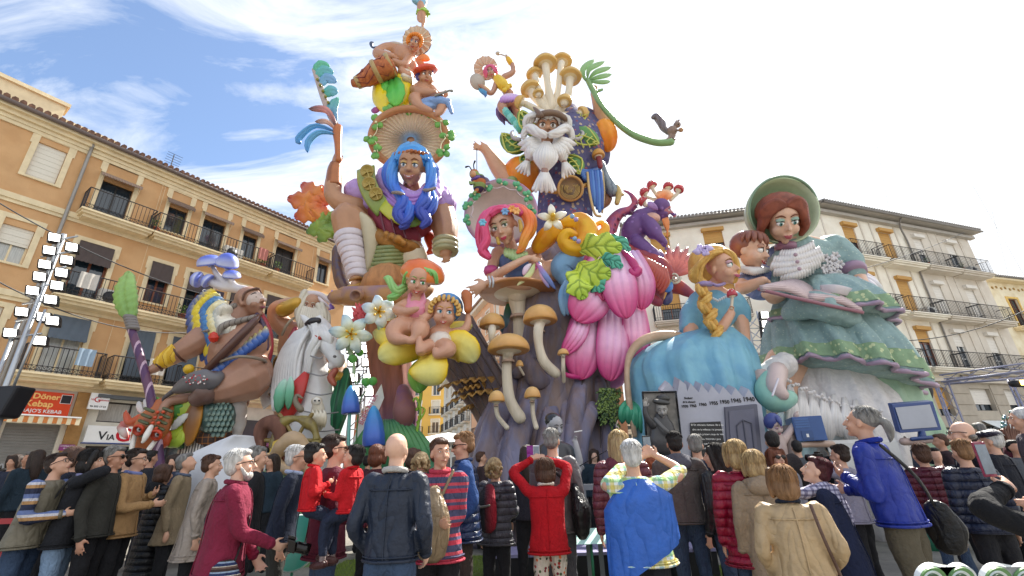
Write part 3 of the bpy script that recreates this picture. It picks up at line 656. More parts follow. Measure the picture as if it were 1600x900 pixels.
# ------------------------------------------------------------------ cream building on the right
def right_building():
 A=(32.468,28.851)
 import mathutils
 r=ray(1515,368);B=Vector((r.x,r.y,0))*(14.5/r.z);r=ray(1270,323);C=Vector((r.x,r.y,0))*(14.5/r.z);r=ray(1044,350);D=Vector((r.x,r.y,0))*(14.5/r.z)
 F=Facade((B.x,B.y),math.degrees(atan2(B.x-C.x,B.y-C.y)),1);LEN=(B-C).length
 G=Facade((C.x,C.y),math.degrees(atan2(C.x-D.x,C.y-D.y)),1);GL=(C-D).length+3.0
 t=thing('corner_apartment_building','pale cream five storey corner apartment building with iron balconies on the right','building',(C.x,C.y,0))
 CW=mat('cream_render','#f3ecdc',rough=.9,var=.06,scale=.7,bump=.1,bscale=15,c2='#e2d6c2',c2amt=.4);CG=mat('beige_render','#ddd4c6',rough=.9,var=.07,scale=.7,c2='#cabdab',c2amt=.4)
 OB=mat('ochre_blind','#c89a58',rough=.75,var=.1,scale=8,stretch=(1,1,10));OBX=mat('ochre_blind_box','#c4975a',rough=.7,var=.08);WB=mat('white_blind','#e6e0d6',rough=.7,var=.04)
 U=[(-12.7,-11.65,0),(-9.6,-8.5,1),(-6.4,-5.55,2),(-3.25,-2.35,3)];Z=[12.62,9.3,6.12]
 holes=[];W=[]
 for zi,z in enumerate(Z):
  for a,b,k in U:
   h=(a,b,z+.02,z+2.35);holes.append(h);W.append((h,zi,k))
 ZT=15.9
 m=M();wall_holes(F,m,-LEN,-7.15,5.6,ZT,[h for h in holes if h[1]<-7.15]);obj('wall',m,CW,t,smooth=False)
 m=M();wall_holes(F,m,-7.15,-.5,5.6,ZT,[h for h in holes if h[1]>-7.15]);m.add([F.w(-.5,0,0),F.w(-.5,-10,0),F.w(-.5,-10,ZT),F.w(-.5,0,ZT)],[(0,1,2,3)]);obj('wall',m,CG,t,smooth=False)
 m=M()
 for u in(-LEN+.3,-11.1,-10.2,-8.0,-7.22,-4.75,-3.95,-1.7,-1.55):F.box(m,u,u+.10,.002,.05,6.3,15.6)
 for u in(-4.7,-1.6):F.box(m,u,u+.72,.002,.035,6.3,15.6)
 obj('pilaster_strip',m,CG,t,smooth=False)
 for h,zi,k in W:
  bm=(OB,WB)[k>1];fr=MWOODF if k<2 else mat('white_frame','#e8e6e2',rough=.5)
  bl={(0,0):.45,(0,1):.75,(0,2):.5,(0,3):.35,(1,0):1.0,(1,1):.92,(1,2):.95,(1,3):.95,(2,0):.8,(2,1):.3,(2,2):.35,(2,3):.45}[(zi,k)]
  window(F,t,h,cols=2,rows=3,fr=fr,ft=.06,blind=bl,bm=bm,box_=True,glass=MG)
 for zi,z in enumerate(Z):
  for(a,b)in((-13.5,-10.75),(-10.35,-7.3),(-7.1,-4.05),(-3.95,-1.0)):
   balcony(F,t,a,b,z,dep=.75,h=.95,slab=CW if b<-7.2 else CG,sp=.13,mesh_low=False)
 hs=[]
 for z in(12.9,9.4,6.1):
  for u in(-3.0,-6.6,-9.8):hs.append((u,u+1.15,z+.02 if z<12 else z+.9,z+2.2))
 m=M();wall_holes(G,m,-GL,0,0,ZT,hs+[(-3.2,-1.5,.02,2.8)]);obj('wall',m,CW,t,smooth=False)
 m=M();m.add([G.w(-GL,0,0),G.w(-GL,-10,0),G.w(-GL,-10,ZT),G.w(-GL,0,ZT)],[(3,2,1,0)]);obj('side_wall',m,CG,t,smooth=False)
 for i,h in enumerate(hs):window(G,t,h,cols=2,rows=2,fr=MWOODF,blind=.95 if i%2==0 else .6,bm=OB,box_=True)
 for z in(9.4,6.1):
  for a,b in((-3.6,-1.3),(-7.2,-5.0),(-10.3,-8.2)):balcony(G,t,a,b,z,dep=.6,h=.95,slab=CG,sp=.13,mesh_low=False)
 RM=mat('grey_roof_tiles','#8a8580',rough=.8,var=.3,scale=5);SF=mat('eave_soffit','#b7b1a8',rough=.8,var=.08)
 for(f,a,b)in((F,-LEN,-.2),(G,-GL,0)):
  m=M();f.box(m,a,b,.002,.3,15.55,15.75);f.box(m,a,b+.2,-.2,.65,15.9,15.98);obj('cornice',m,SF,t,smooth=False)
  m=M();m.add([f.w(a,.72,16.0),f.w(b+.2,.72,16.0),f.w(b-1,-6,17.6),f.w(a,-6,17.6)],[(0,1,2,3)]);rf=obj('roof',m,RM,t,smooth=False)
  m=M();n=int((b-a)/.22)
  for i in range(n+1):u=a+i*.22;tube(m,[(*f.w(u,.8,16.02),.09),(*f.w(u,.1,16.2),.075)],n=5,sub=1,round_=False)
  obj('roof_tile',m,RM,rf,kind='stuff',smooth=False)
  m=M();bar(m,f.w(a,.72,15.93),f.w(b+.2,.72,15.93),.07,6);obj('gutter',m,mat('gutter_grey','#85807a',rough=.5),t)
 m=M();tube(m,[(*F.w(-7.9,.6,15.9),.05),(*F.w(-7.75,.3,15.4),.05),(*F.w(-7.25,.12,14.6),.05),(*F.w(-7.2,.1,13),.05),(*F.w(-7.2,.1,5.6),.05)],n=6,sub=3);obj('downpipe',m,mat('gutter_grey','#85807a'),t)
 ST=mat('ground_floor_stone','#b5aa9a',rough=.85,var=.12,scale=1.5)
 gh=[(-10.0,-8.7,3.6,5.15),(-6.8,-5.0,3.9,5.15),(-3.7,-2.5,3.9,5.15),(-10.1,-8.4,.02,3.0),(-6.9,-4.2,.02,3.1),(-3.4,-1.2,.02,3.1),(-13.4,-11,.02,3)]
 m=M();wall_holes(F,m,-LEN,-.5,0,5.599,gh,rev=.35);obj('ground_floor_wall',m,ST,t,smooth=False)
 for j in range(1,9):
  for a,b in((-8.35,-7.0),(-4.9,-3.8),(-2.4,-.55),(-12.9,-10.2)):m=M();F.box(m,a,b,.002,.04,j*.6+.03,j*.6+.58);obj('stone_block',m,ST,t,smooth=False)
 for i,h in enumerate(gh):window(F,t,h,cols=2,rev=.35,blind=.75 if i in(0,)else(.7 if i in(1,2)else 0),bm=OB if i==0 else WB,ft=.06)
 m=M();F.box(m,-LEN,-.5,.002,.25,5.45,5.62);obj('string_course',m,CG,t,smooth=False)
 a=thing('white_awning','slack white canvas awning over a ground floor shop on the right','awning',tuple(F.w(-5.5,0,3.2)))
 m=M();vs=[]
 for j in range(9):
  for i in range(13):u=i/12;v=j/8;vs.append(F.w(-6.9+2.9*u,.05+1.7*v,3.35-.5*v-.4*sin(pi*v*.6)*(1-u*.5)))
 k=len(vs);vs+=[v-Vector((0,0,.02))for v in vs];fs=[]
 for j in range(8):
  for i in range(12):q=j*13+i;fs+=[(q,q+1,q+14,q+13),(k+q,k+q+13,k+q+14,k+q+1)]
 m.add(vs,fs);obj('canvas',m,mat('white_canvas','#dfe3e2',rough=.8,var=.06),a)
 return F,G,t
RF,RG,RB=right_building()
def far_right_building():
 r=ray(1535,432);A=Vector((r.x,r.y,0))*(31/r.y);F=Facade((A.x,A.y),74,1)
 ZT=A.z;rr=ray(1535,440);ZT=1.5+rr.z*(31/rr.y)
 t=thing('yellow_building','yellow stucco building with painted frieze at the far right edge','building',tuple(F.w(0,0,0)))
 YW=mat('yellow_stucco','#f0e5c8',rough=.9,var=.07,scale=.8,c2='#cdb27a',c2amt=.4)
 hs=[]
 for k,z in enumerate((ZT-3.4,ZT-6.9,ZT-10.4)):
  for u in(1.6,4.6,7.6):hs.append((u,u+1.0,z,z+2.2))
 m=M();wall_holes(F,m,0,12,0,ZT,hs);m.add([F.w(0,0,0),F.w(0,-9,0),F.w(0,-9,ZT),F.w(0,0,ZT)],[(3,2,1,0)]);obj('wall',m,YW,t,smooth=False)
 for i,h in enumerate(hs):window(F,t,h,cols=2,rows=3,fr=MWOODF,surround=.14,sm=mat('yellow_trim','#e6c06c',rough=.8),blind=.2*(i%3),bm=MWHB)
 for z in(ZT-3.45,ZT-6.95):balcony(F,t,3.6,7.0,z,dep=.7,h=.95,sp=.14,mesh_low=False);balcony(F,t,.8,3.2,z-.02,dep=.5,h=.9,sp=.14,mesh_low=False)
 m=M();F.box(m,-.2,12.2,-.2,.6,ZT,ZT+.15);obj('cornice',m,MCREAM,t,smooth=False)
 m=M()
 for i in range(50):tube(m,[(*F.w(-.1+i*.24,.7,ZT+.22),.1),(*F.w(-.1+i*.24,-.5,ZT+.5),.09)],n=5,sub=1,round_=False)
 obj('roof_tile',m,mat('grey_roof_tiles','#8a8580'),t,kind='stuff',smooth=False)
 m=M()
 for i in range(24):u=.5+i*.47;ellip(m,F.w(u,.02,ZT-.45+.08*(i%2)),(F.d*.13,F.n*.03,Vector((0,0,.11))),6)
 obj('frieze',m,mat('frieze_brown','#b08d54',rough=.8),t)
far_right_building()
# ------------------------------------------------------------------ street between the blocks, seen behind the monument
def street_row(name,label,A,az,L,ZT,wallm,nf,step,z0,side,trim,win=1.0,balc=True,off=0.8):
 F=Facade(A,az,side);t=thing(name,label,'building',(A[0],A[1],0));hs=[];bz=[];fh=(ZT-4.2)/nf
 for k in range(nf):
  z=4.2+k*fh;bz.append(z);u=off
  while u+win<L:hs.append((u,u+win,z+.05,z+fh*.72));u+=step
 m=M();wall_holes(F,m,0,L,0,ZT,hs);
 for u in(0,L):m.add([F.w(u,0,0),F.w(u,-9,0),F.w(u,-9,ZT),F.w(u,0,ZT)],[(0,1,2,3)])
 obj('wall',m,wallm,t,smooth=False)
 for i,h in enumerate(hs):window(F,t,h,cols=2,fr=trim,surround=.14,sm=trim,blind=(i*7%4)*.2,bm=MWHB,ft=.07)
 if balc:
  for z in bz[:-1]if nf>3 else bz:
   u=off
   while u+win<L:balcony(F,t,u-.35,u+win+.35,z,dep=.55,h=.95,sp=.16,mesh_low=False,wedge=False,slab=trim);u+=step
 m=M();F.box(m,-.2,L+.2,-.3,.55,ZT,ZT+.3);obj('cornice',m,trim,t,smooth=False)
 m=M();F.box(m,-.2,L+.2,-8.5,.7,ZT+.302,ZT+.5);obj('roof',m,mat('far_roof','#9a7b66',rough=.9,var=.2),t,smooth=False)
 for i in range(int(L//5)):
  m=M();F.box(m,i*5+.5,i*5+4,-.1,.08,.3,3.2);obj('shopfront',m,mat('far_shop','#5d5148',rough=.5,var=.3),t,smooth=False)
 return t
SAL=mat('salmon_stucco','#e2b48f',rough=.9,var=.06,scale=.6);WHT=mat('offwhite_stucco','#ddd8cb',rough=.9,var=.06,scale=.6);YLF=mat('bright_yellow_stucco','#e8bd62',rough=.9,var=.06,scale=.6);TRM=mat('pale_trim','#e9e2d2',rough=.8,var=.04);BRK=mat('red_brick_far','#b0714f',rough=.9,var=.12,scale=3)
def street():
 a=P(806,600,33);b=P(737,600,44);d=Vector((b.x-a.x,b.y-a.y));az=math.degrees(atan2(d.x,d.y))
 r=ray(768,470);c=P(768,470,38.5).z
 street_row('street_building','salmon building with pale cornice down the side street behind the toadstools',(a.x,a.y),az,d.length,c,SAL,4,2.6,4,-1,TRM)
 e=P(736,600,45);g=P(694,600,60);d=Vector((g.x-e.x,g.y-e.y));az=math.degrees(atan2(d.x,d.y));c=P(715,583,52).z
 street_row('street_building','off white building with grey balconies between the salmon and the yellow fronts',(e.x,e.y),az,d.length,c,WHT,4,3.0,4,-1,TRM)
 e=P(697,600,66);g=P(640,600,66);street_row('street_building','bright yellow building closing the far end of the side street',(g.x,g.y),90,(e-g).length,P(680,590,66).z,YLF,4,2.6,4,1,TRM)
 e=P(640,600,70);g=P(560,600,70);street_row('street_building','red brick building far down the street behind the tree stump',(g.x,g.y),90,(e-g).length,P(600,640,70).z,BRK,3,3.0,4,1,TRM,balc=False)
 e=P(1060,600,52);g=P(960,600,52);street_row('street_building','grey far building glimpsed behind the flower skirt',(g.x,g.y),90,(e-g).length,P(1000,640,52).z,WHT,3,3.0,4,1,TRM,balc=False)
street()
# ================================================================== the monument, figure by figure
def paint(h,rough=.42,**k):return mat('paint_'+h.strip('#'),'#%02x%02x%02x'%tuple(int(int(h[i:i+2],16)*.96+7)for i in(1,3,5)),rough=rough,var=k.pop('var',.08),scale=k.pop('scale',3),bump=k.pop('bump',.08),bscale=k.pop('bscale',12),coat=.3,**k)
def wood(name,c,c2):return mat(name,c,rough=.75,var=.16,scale=1.2,c2=c2,c2amt=.7,stretch=(3.2,3.2,.7),bump=.6,bscale=5)
def root(V,name,label,x,y=None,cat='statue',group=None,z=None):
 p=V.p(x,y or 700);return thing(name,label,cat,(p.x,p.y,0 if z is None else z),group=group)
def mushroom(V,label,x,y,rx,ry,stem,d=0,capc=('#e9c27a','#c98a3a'),stemc='#d8cbb4',gill='#e8dcc2',rot=0,group=None,ring=None,up=None,spotc=None,dome=1.05,flare=1.0):
 t=root(V,'toadstool',label,x,y,'mushroom',group,z=0);k=V.s(x,y,d);c=V.p(x,y,d)
 ax=up if up is not None else(Vector((0,0,1))*cos(radians(rot))-CR*sin(radians(rot))).normalized();r=rx*k;h=ry*k*1.5
 pr=[];n=9
 for i in range(n+1):a=pi/2*i/n;pr.append((r*cos(a)**(.9),h*dome*sin(a)))
 pr[-1]=(.001,h*dome);cc=[ramp(LC(*capc[::-1]),i/n)for i in range(n+1)]
 m=M();lathe(m,c,ax,[(r*.90,-h*.10),(r*.97,-h*.07)]+pr,28,cols=[cc[0]]*2+cc,wob=.02);obj('cap',m,VC,t)
 m=M();prg=[(r*.93,-h*.055),(r*.6,-h*.10),(r*.22,-h*.30),(r*.15,-h*.45)];g=[]
 lathe(m,c,ax,prg,48,cols=[tuple(lin(gill))]*4,wob=.035,lobes=24);obj('gills',m,VC,t)
 m=M();st=[(x,y+ry*.1*0+1,d,stem[0][3]*flare)]+list(stem)if False else stem
 q=V.q(st);q=[(*(c-ax*h*.15),q[0][3]*1.1)]+q;tube(m,q,n=12,sub=5,lobes=6,lamp=.04);obj('stem',m,mat('stem_'+stemc[1:],stemc,rough=.6,var=.12,scale=2,stretch=(4,4,.6),bump=.3,bscale=6),t)
 if ring:m=M();a=V.p(*ring[:3]);lathe(m,a,ax,[(ring[3]*k*.7,.06*ring[3]*k),(ring[3]*k,-.1*ring[3]*k),(ring[3]*k*1.15,-.5*ring[3]*k),(ring[3]*k*.6,-.2*ring[3]*k)],18,col=tuple(lin('#b79a86')),wob=.06,lobes=7);obj('collar',m,VC,t)
 if spotc:
  m=M()
  for i in range(16):
   a=i*2.4;e=.25+1.15*(i/16);u=ax.cross(Vector((0,1,0))).normalized();w=ax.cross(u);rr=r*cos(pi/2-e);hh=h*dome*sin(pi/2-e)
   p=c+ax*hh+(u*cos(a)+w*sin(a))*rr;sphere(m,p,r*.12,6)
  obj('cap_spots',m,paint(spotc),t)
 return t
def folds_cloth(name,V,par,rows,mt,**k):
 m=M();V.sheet(m,rows,**k);return obj(name,m,mt,par)
# ------------------------------------------------------------------ masked archer, far left
def archer():
 V=View(12.0);t=root(V,'forest_warrior','barrel chested warrior statue with blue mushrooms on his head and a feather cape',350)
 SKN=paint('#aa7e66',.45);PALE=paint('#d3bdb2',.5)
 fr=frame_of(yaw=78,pitch=16,roll=4);hc=V.p(392,471,-.1);R=25*V.s(392,471)
 m=M();head_prims(m,hc,fr,R,jaw=.52,nose=.12,long=1.15,nl=.98)
 V.tube(m,[(378,480,0,17),(366,505,0,22)]);V.ball(m,376,548,-.1,44,52,44,rot=-20);V.ball(m,385,585,-.1,40,38,36)
 V.ball(m,345,520,0,40,42,34);V.tube(m,[(330,520,-.2,22),(300,540,-.5,19),(272,556,-.6,14),(250,570,-.7,9),(240,577,-.75,7)])
 V.tube(m,[(383,592,-.3,38),(352,606,-.6,27),(328,612,-.7,19)]);V.tube(m,[(330,612,-.4,13),(290,622,-.7,9),(264,628,-.9,7.5),(253,642,-1,6)])
 V.tube(m,[(365,625,.1,24),(350,655,0,18),(345,690,0,12),(350,720,0,10),(350,800,0,10)])
 hand(m,V.p(243,575,-.75),V.p(228,584,-.8)-V.p(243,575,-.75),CU,CF,24*V.s(240,577),curl=.8)
 hand(m,V.p(254,638,-1),V.p(249,656,-1)-V.p(254,638,-1),-CR,-CF*.3-CR,22*V.s(240,577),curl=.35)
 b=obj('body',m,SKN,t,vox=.035,sm=3)
 face(t,hc,fr,R,iris='#4a4a60',lid='#c7b0a6',lip='#8d4a58',brow='#2a2430',closed=.9,long=1.1,smile=.03)
 m=M();H=hf(hc,fr,R);ellip(m,H(0,.0,.28),(fr[0]*.60*R,fr[2]*.52*R,fr[1]*.62*R),16);htube(m,H,R,[(0,.14,.62,.07),(0,-.08,.80,.095),(0,-.24,1.0,.13)]);obj('face_paint',m,PALE,t,vox=.02,sm=3)
 m=M();htube(m,H,R,[(-.72,.1,.1,.06),(-.62,.5,.35,.06),(0,.62,.68,.07),(.62,.5,.35,.06),(.72,.1,.1,.06)]);obj('headband',m,paint('#6a4838'),t)
 m=M()
 for a in([(384,453,0,7),(362,448,0,7),(340,430,0,4.5),(331,413,0,3)],[(366,449,0,5),(358,430,0,5),(355,414,0,4)],[(372,450,0,5),(362,440,-.1,4),(361,430,-.1,4)],[(374,453,0,6),(345,448,0,6),(324,439,0,5),(312,436,0,4)],[(350,447,.1,5),(333,438,.1,5),(328,438,0,4)]):V.tube(m,a)
 obj('mushroom_stem',m,paint('#cfc7c8'),t,vox=.03)
 for(x,y,rx,ry,rot,up)in((328,411,17,13,6,0),(355,412,15,17,-14,0),(362,431,12,9,-8,0),(309,437,12,10,75,0),(325,439,11,9,55,0)):
  k=V.s(x,y);ax=(CU*cos(radians(rot))-CR*sin(radians(rot))+CF*-.15).normalized();n=7;pr=[(rx*k*1.02,-.25*ry*k),(rx*k*1.06,-.15*ry*k)]+[(rx*k*cos(pi/2*i/n)*1.05,ry*k*sin(pi/2*i/n))for i in range(n)]+[(.001,ry*k)]
  cs=[tuple(lin('#7f8fe0'))]*2+[ramp(LC('#cdd3f2','#5a6ed2','#3d55c0'),i/n)for i in range(n+1)]
  m=M();lathe(m,V.p(x,y,-.05),ax,pr,20,cols=cs,wob=.03);cp=obj('mushroom_cap',m,VC,t)
  m=M();lathe(m,V.p(x,y,-.05),ax,[(rx*k,-.22*ry*k),(rx*k*.3,-.1*ry*k),(rx*k*.2,-.5*ry*k)],36,col=tuple(lin('#c9cbe6')),wob=.05,lobes=18);obj('gills',m,VC,cp)
 FC=LC('#f3efe4','#efe9dc','#f0d22a','#3d86bf','#2a4f9e')
 rows=[((352,482),62,20,0,LC('#f5f0e6','#e9dfcc','#efe6cf')),((345,496),72,20,-.15,LC('#f3ecdd','#e8d9a0','#4f9bc4'))]
 for ring_,(n,r0,r1,cs,dd)in enumerate(((17,50,98,LC('#f0d52c','#f0d52c','#2f5aa6','#233f94'),.10),(17,40,84,LC('#4f98c8','#f0d52c','#f4dc3c'),-.04),(16,28,70,LC('#efe8d4','#3f86c4','#2f66b4'),-.16),(14,16,56,LC('#f4efe4','#f3e9c0','#f0d640'),-.27),(12,6,42,LC('#f4f0e6','#ece4d2','#8fb4c4'),-.36))):
  for i in range(n):
   a=radians(128+(262-128)*i/(n-1));x0=366+r0*cos(a)*.9;y0=492-r0*sin(a)*.8*1;L_=r1*(1.0 if ring_ else .97);x1=362+L_*cos(a)*(.76 if cos(a)<0 else 1.2);y1=497-L_*sin(a)*(.95 if sin(a)<0 else .42)
   m=M();V.leaf(m,[(x0,y0,dd-.25),((x0+x1)/2-2,(y0+y1)/2-3,dd-.50-.06*sin(i)),(x1,y1,dd-.35)],9,cs,prof='leaf',cup=.15,thick=.03,nu=4,nv=8,serr=5,samp=.25);obj('feather',m,VC,t)
 for i in range(12):
  x=412-i*7.6;y=514+i*5.4+(i>8)*2;m=M();V.leaf(m,[(x+2,y-4,-.68),(x+1,y+8,-.75),(x-2,y+22,-.66)],6.5,LC('#e8d23a','#2f63b8','#233f94'),cup=.3,nu=4,nv=6,serr=4,samp=.2);obj('feather',m,VC,t)
 m=M();V.tube(m,[(404,494,-.15,4),(395,505,-.78,6),(370,530,-.92,6.5),(345,556,-.9,6.5),(322,580,-.7,6)],fax=None,n=8);obj('strap',m,paint('#5d3d33'),t)
 m=M();V.tube(m,[(366,478,-.3,5),(346,487,-.45,6.5),(338,503,-.6,6),(334,514,-.7,4.5),(315,518,-.7,1)],lobes=0);V.tube(m,[(398,495,-.45,4),(372,502,-.75,5),(354,507,-.9,5.5),(344,514,-.95,5),(342,523,-.95,2)]);
 obj('horn',m,mat('horn_grey',pattern=stripes([('#8e857c',5),('#5f564f',1)],.09,0),rough=.5,bump=.4,bscale=10),t)
 m=M();V.ball(m,334,527,-.95,8,9,7,n=8);obj('jewel',m,paint('#d0321e',.25),t,smooth=False)
 m=M();V.ball(m,295,577,-.9,8,8,8,n=10);V.tube(m,[(296,583,-.85,3),(297,592,-.8,6)]);obj('bell',m,paint('#d9ae20',.3),t)
 m=M();V.tube(m,[(279,549,-.58,16),(262,560,-.66,13.5),(246,571,-.7,10)],round_=False);obj('arm_guard',m,mat('arm_guard_yellow',pattern=stripes([('#e0b02c',6),('#8a4a1c',.6),('#f0c84a',5)],.16,0,wob=.2),rough=.5),t)
 for(a,r)in(((283,551,-.55),16),((245,574,-.72),9)):
  m=M();k=V.s(*a);lathe(m,V.p(*a),V.p(262,562,-.6)-V.p(*a),[(r*k,0),(r*k*1.12,.03),(r*k,.06)],16,col=tuple(lin('#5b3a30')));obj('cuff',m,VC,t)
 m=M();V.tube(m,[(345,565,-.85,2.5),(375,557,-1.05,2.5),(410,562,-.6,2.5),(416,568,0,2.5)]);obj('belt_cord',m,paint('#8c7f6e'),t)
 m=M();V.leaf(m,[(268,612,-1.0),(300,598,-1.15),(330,592,-1.15),(346,582,-.9)],17,LC('#5d5a5c','#6b686b','#57545a'),cup=.5,thick=.06,nu=8,nv=12);th=obj('thigh_plate',m,VC,t)
 m=M();rnd=random.Random(3)
 for i in range(26):V.ball(m,286+rnd.random()*38,601-rnd.random()*14-(i%3),-1.30,1.6,1.3,1.0,n=6)
 obj('beads',m,paint('#b5303c',.4),th);m=M()
 for i in range(16):V.ball(m,286+rnd.random()*38,600-rnd.random()*12,-1.31,1.4,1.2,1.0,n=6)
 obj('beads',m,paint('#efe6e2',.4),th)
 m=M();V.tube(m,[(268,613,-1.0,4),(256,622,-.95,2.5),(254,626,-.95,1.2)]);obj('plate_tip',m,paint('#5b585c'),t)
 m=M();V.tube(m,[(333,600,-.72,21),(318,616,-.9,20),(310,622,-.95,14)],round_=True);obj('knee_wrap',m,paint('#6f5349'),t)
 m=M();V.ball(m,340,650,-.3,27,34,26);ar=obj('scale_armour',m,paint('#4c6a67',.35),t)
 for j in range(7):
  for i in range(-4,5):
   x=340+i*7.2+(j%2)*3.6;y=628+j*8.2
   e=((x-340)/27)**2+((y-650)/34)**2
   if e>.85:continue
   dz=sqrt(1-e)*26*V.s(340,650)*1.03;m=M();V.leaf(m,[(x,y-5,-.3-dz),(x,y+1,-.36-dz),(x,y+6,-.36-dz)],4.2,LC('#39524f','#54736c','#9db3a0'),prof='round',cup=.3,thick=.02,nu=2,nv=4);obj('scale',m,VC,ar)
 m=M();V.ball(m,335,684,-.1,26,24,24);obj('net_armour',m,mat('net_armour',pattern=plaid('#4a3a36',[(0,'#b8763a',0),(2,'#b8763a',0)],.14,.16),rough=.6),t)
 m=M();V.ball(m,362,640,-.05,22,36,20,rot=-8);V.tube(m,[(362,615,0,14),(374,640,.1,12),(372,668,.1,9),(365,690,.1,7)]);obj('hip_cloth',m,paint('#d8d2cc',.4),t,vox=.04,disp=(.08,.3))
 m=M();V.leaf(m,[(308,618,-.6),(301,650,-.75),(293,697,-.6)],14,LC('#b3742c','#7c5230','#b3742c'),prof='leaf',cup=.3,thick=.06,nv=12,edge=tuple(lin('#c98a32')));obj('shield',m,VC,t)
 for i in range(16):m=M();x=318-i*2.4;V.leaf(m,[(x,678+i,-.3),(x-4,700+i,-.42),(x-12+(i%3)*4,722+(i%4)*5,-.4)],4.5,LC('#26242a','#efeae2' if i%2 else '#3a383c','#f4f0ea'),nu=2,nv=5,cup=.3);obj('plume',m,VC,t)
 m=M();V.tube(m,[(406,490,.1,5),(418,515,.05,6),(421,545,.1,6),(414,575,.1,5)]);obj('back_trim',m,paint('#a8323c'),t);m=M();V.tube(m,[(402,492,-.15,4),(413,515,-.22,5),(416,545,-.15,4)]);obj('back_trim',m,paint('#4b3a52'),t)
 s=root(V,'leaf_spear','purple spear with a broad green leaf blade in the fist of the archer statue',225,cat='spear');m=M();V.tube(m,[(203,508,-.85,5.5),(215,545,-.85,6),(232,605,-.85,6.5),(240,650,-.85,7),(247,700,-.85,7),(256,800,-.85,7)],n=10);obj('shaft',m,mat('spear_purple',pattern=stripes([('#6a4560',3),('#c7a9bd',1),('#5b3a63',3)],.3,0),rough=.4),s)
 m=M();V.leaf(m,[(204,503,-.85),(196,475,-.9),(193,450,-.9),(201,424,-.85)],18.5,LC('#7aa54a','#8fbc5c','#a0c570'),cup=.12,vein=.12,thick=.09,serr=8,samp=.10,nu=10,nv=26);obj('blade',m,VC,s)
 m=M()
 for i in range(5):lathe(m,V.p(203+i*1.2,496+i*4.2,-.85),Vector((0,0,1)),[(7.5*V.s(203,500),-.05),(8.6*V.s(203,500),0),(7.5*V.s(203,500),.05)],12,col=tuple(lin('#837c78')))
 obj('binding',m,VC,s)
 k=root(V,'carved_mask','orange wooden tribal mask with white tusks below the spear',235,cat='mask');cs=LC('#b0562c','#c06c3c','#a85428')
 V2=View(11.2);m=M();V2.tube(m,[(252,640,0,20),(240,662,-.05,27),(228,688,0,24),(222,705,.05,14)],n=18,flat=.5,fax=CF);obj('face_board',m,paint('#bb6a3a',.5),k)
 for i in range(5):
  for sx,ox in((-1,238),(1,262)):
   x=ox-i*4.4+(0 if sx>0 else-5);y=640+i*9.5;m=M();V2.tube(m,[(x-6,y-2,-.36,2.6),(x+6,y+3,-.38,2.6)],n=6,sub=1);obj('groove',m,paint('#565c3a'),k)
 for i in range(5):
  for ox in(246,255):m=M();V2.ball(m,ox-i*3.6,644+i*8.4,-.44,3,2.6,2.6,n=8);obj('stud',m,paint('#cf4a24',.4),k)
 for(x,y)in((219,671),(247,679)):
  m=M();lathe(m,V2.p(x,y,-.42),-CF,[(8*V2.s(x,y),0),(9*V2.s(x,y),.06),(6*V2.s(x,y),.10),(5*V2.s(x,y),.02)],16,col=tuple(lin('#c2401f')));ey=obj('eye_socket',m,VC,k);m=M();V2.ball(m,x,y,-.46,5.2,4.4,3,n=10);obj('eyeball',m,paint('#cfd3d2',.2),ey);m=M();V2.ball(m,x-.5,y,-.52,2,2,2,n=8);obj('pupil',m,MBK,ey)
 for a in([(236,667,-.48,3.5),(229,680,-.62,4.5),(223,691,-.66,2),(221,690,-.66,.6)],[(211,680,-.3,3),(206,700,-.42,3.6),(207,712,-.4,1)],[(244,687,-.35,3),(232,703,-.48,3.6),(226,712,-.5,1)]):m=M();V2.tube(m,a);obj('tusk',m,paint('#ece7dc',.35),k)
 for a in([(220,655,0,9),(203,660,0,6),(197,648,0,4),(197,642,0,1)],[(262,680,.1,8),(258,692,.1,7),(246,700,.1,3)]):m=M();V2.tube(m,a);obj('ear_horn',m,paint('#c8552e'),k)
 m=M();V2.leaf(m,[(205,660,.1),(190,668,.1),(199,685,.1)],8,LC('#e9e2dc','#c63c30','#e9e2dc','#c63c30'),nu=4,nv=8);obj('striped_ear',m,VC,k)
 for a,w,cs in(([(222,645,.1),(217,636,.1),(216,627,.1)],5,LC('#e9e6e2','#d9d6d6')),([(228,645,.1),(228,634,.1),(225,624,.1)],5,LC('#e9e6e2','#d9d6d6')),([(238,640,.15),(242,630,.1),(243,620,.1)],8,LC('#3f8f30','#65b445')),([(262,655,.1),(275,642,.05),(290,636,.1)],9,LC('#2e6e2a','#4da03a')),([(268,665,.2),(285,645,.1),(296,620,.1)],11,LC('#7fae28','#c6d83a')),([(262,690,.2),(272,680,.1),(288,655,.15),(300,648,.2)],9,LC('#86b62c','#bfd42f','#d0dd52')),([(268,672,.0),(280,658,-.05),(294,646,0)],6,LC('#b9b9b2','#dcdcd4')),([(258,696,.2),(278,690,.1),(284,672,.1)],8,LC('#7fae28','#c6d83a')),([(202,700,.1),(205,712,.0),(225,724,0)],8,LC('#1e5a35','#2c6d43')),([(245,700,.1),(240,715,0),(225,722,0)],8,LC('#1e5a35','#2c6d43')),([(285,700,.4),(275,690,.4),(270,680,.4)],9,LC('#4f7f58','#3b6a48'))):
  m=M();V2.leaf(m,a,w,cs,serr=5,samp=.15,vein=.12,nu=6,nv=10);obj('leaf',m,VC,k)
archer()
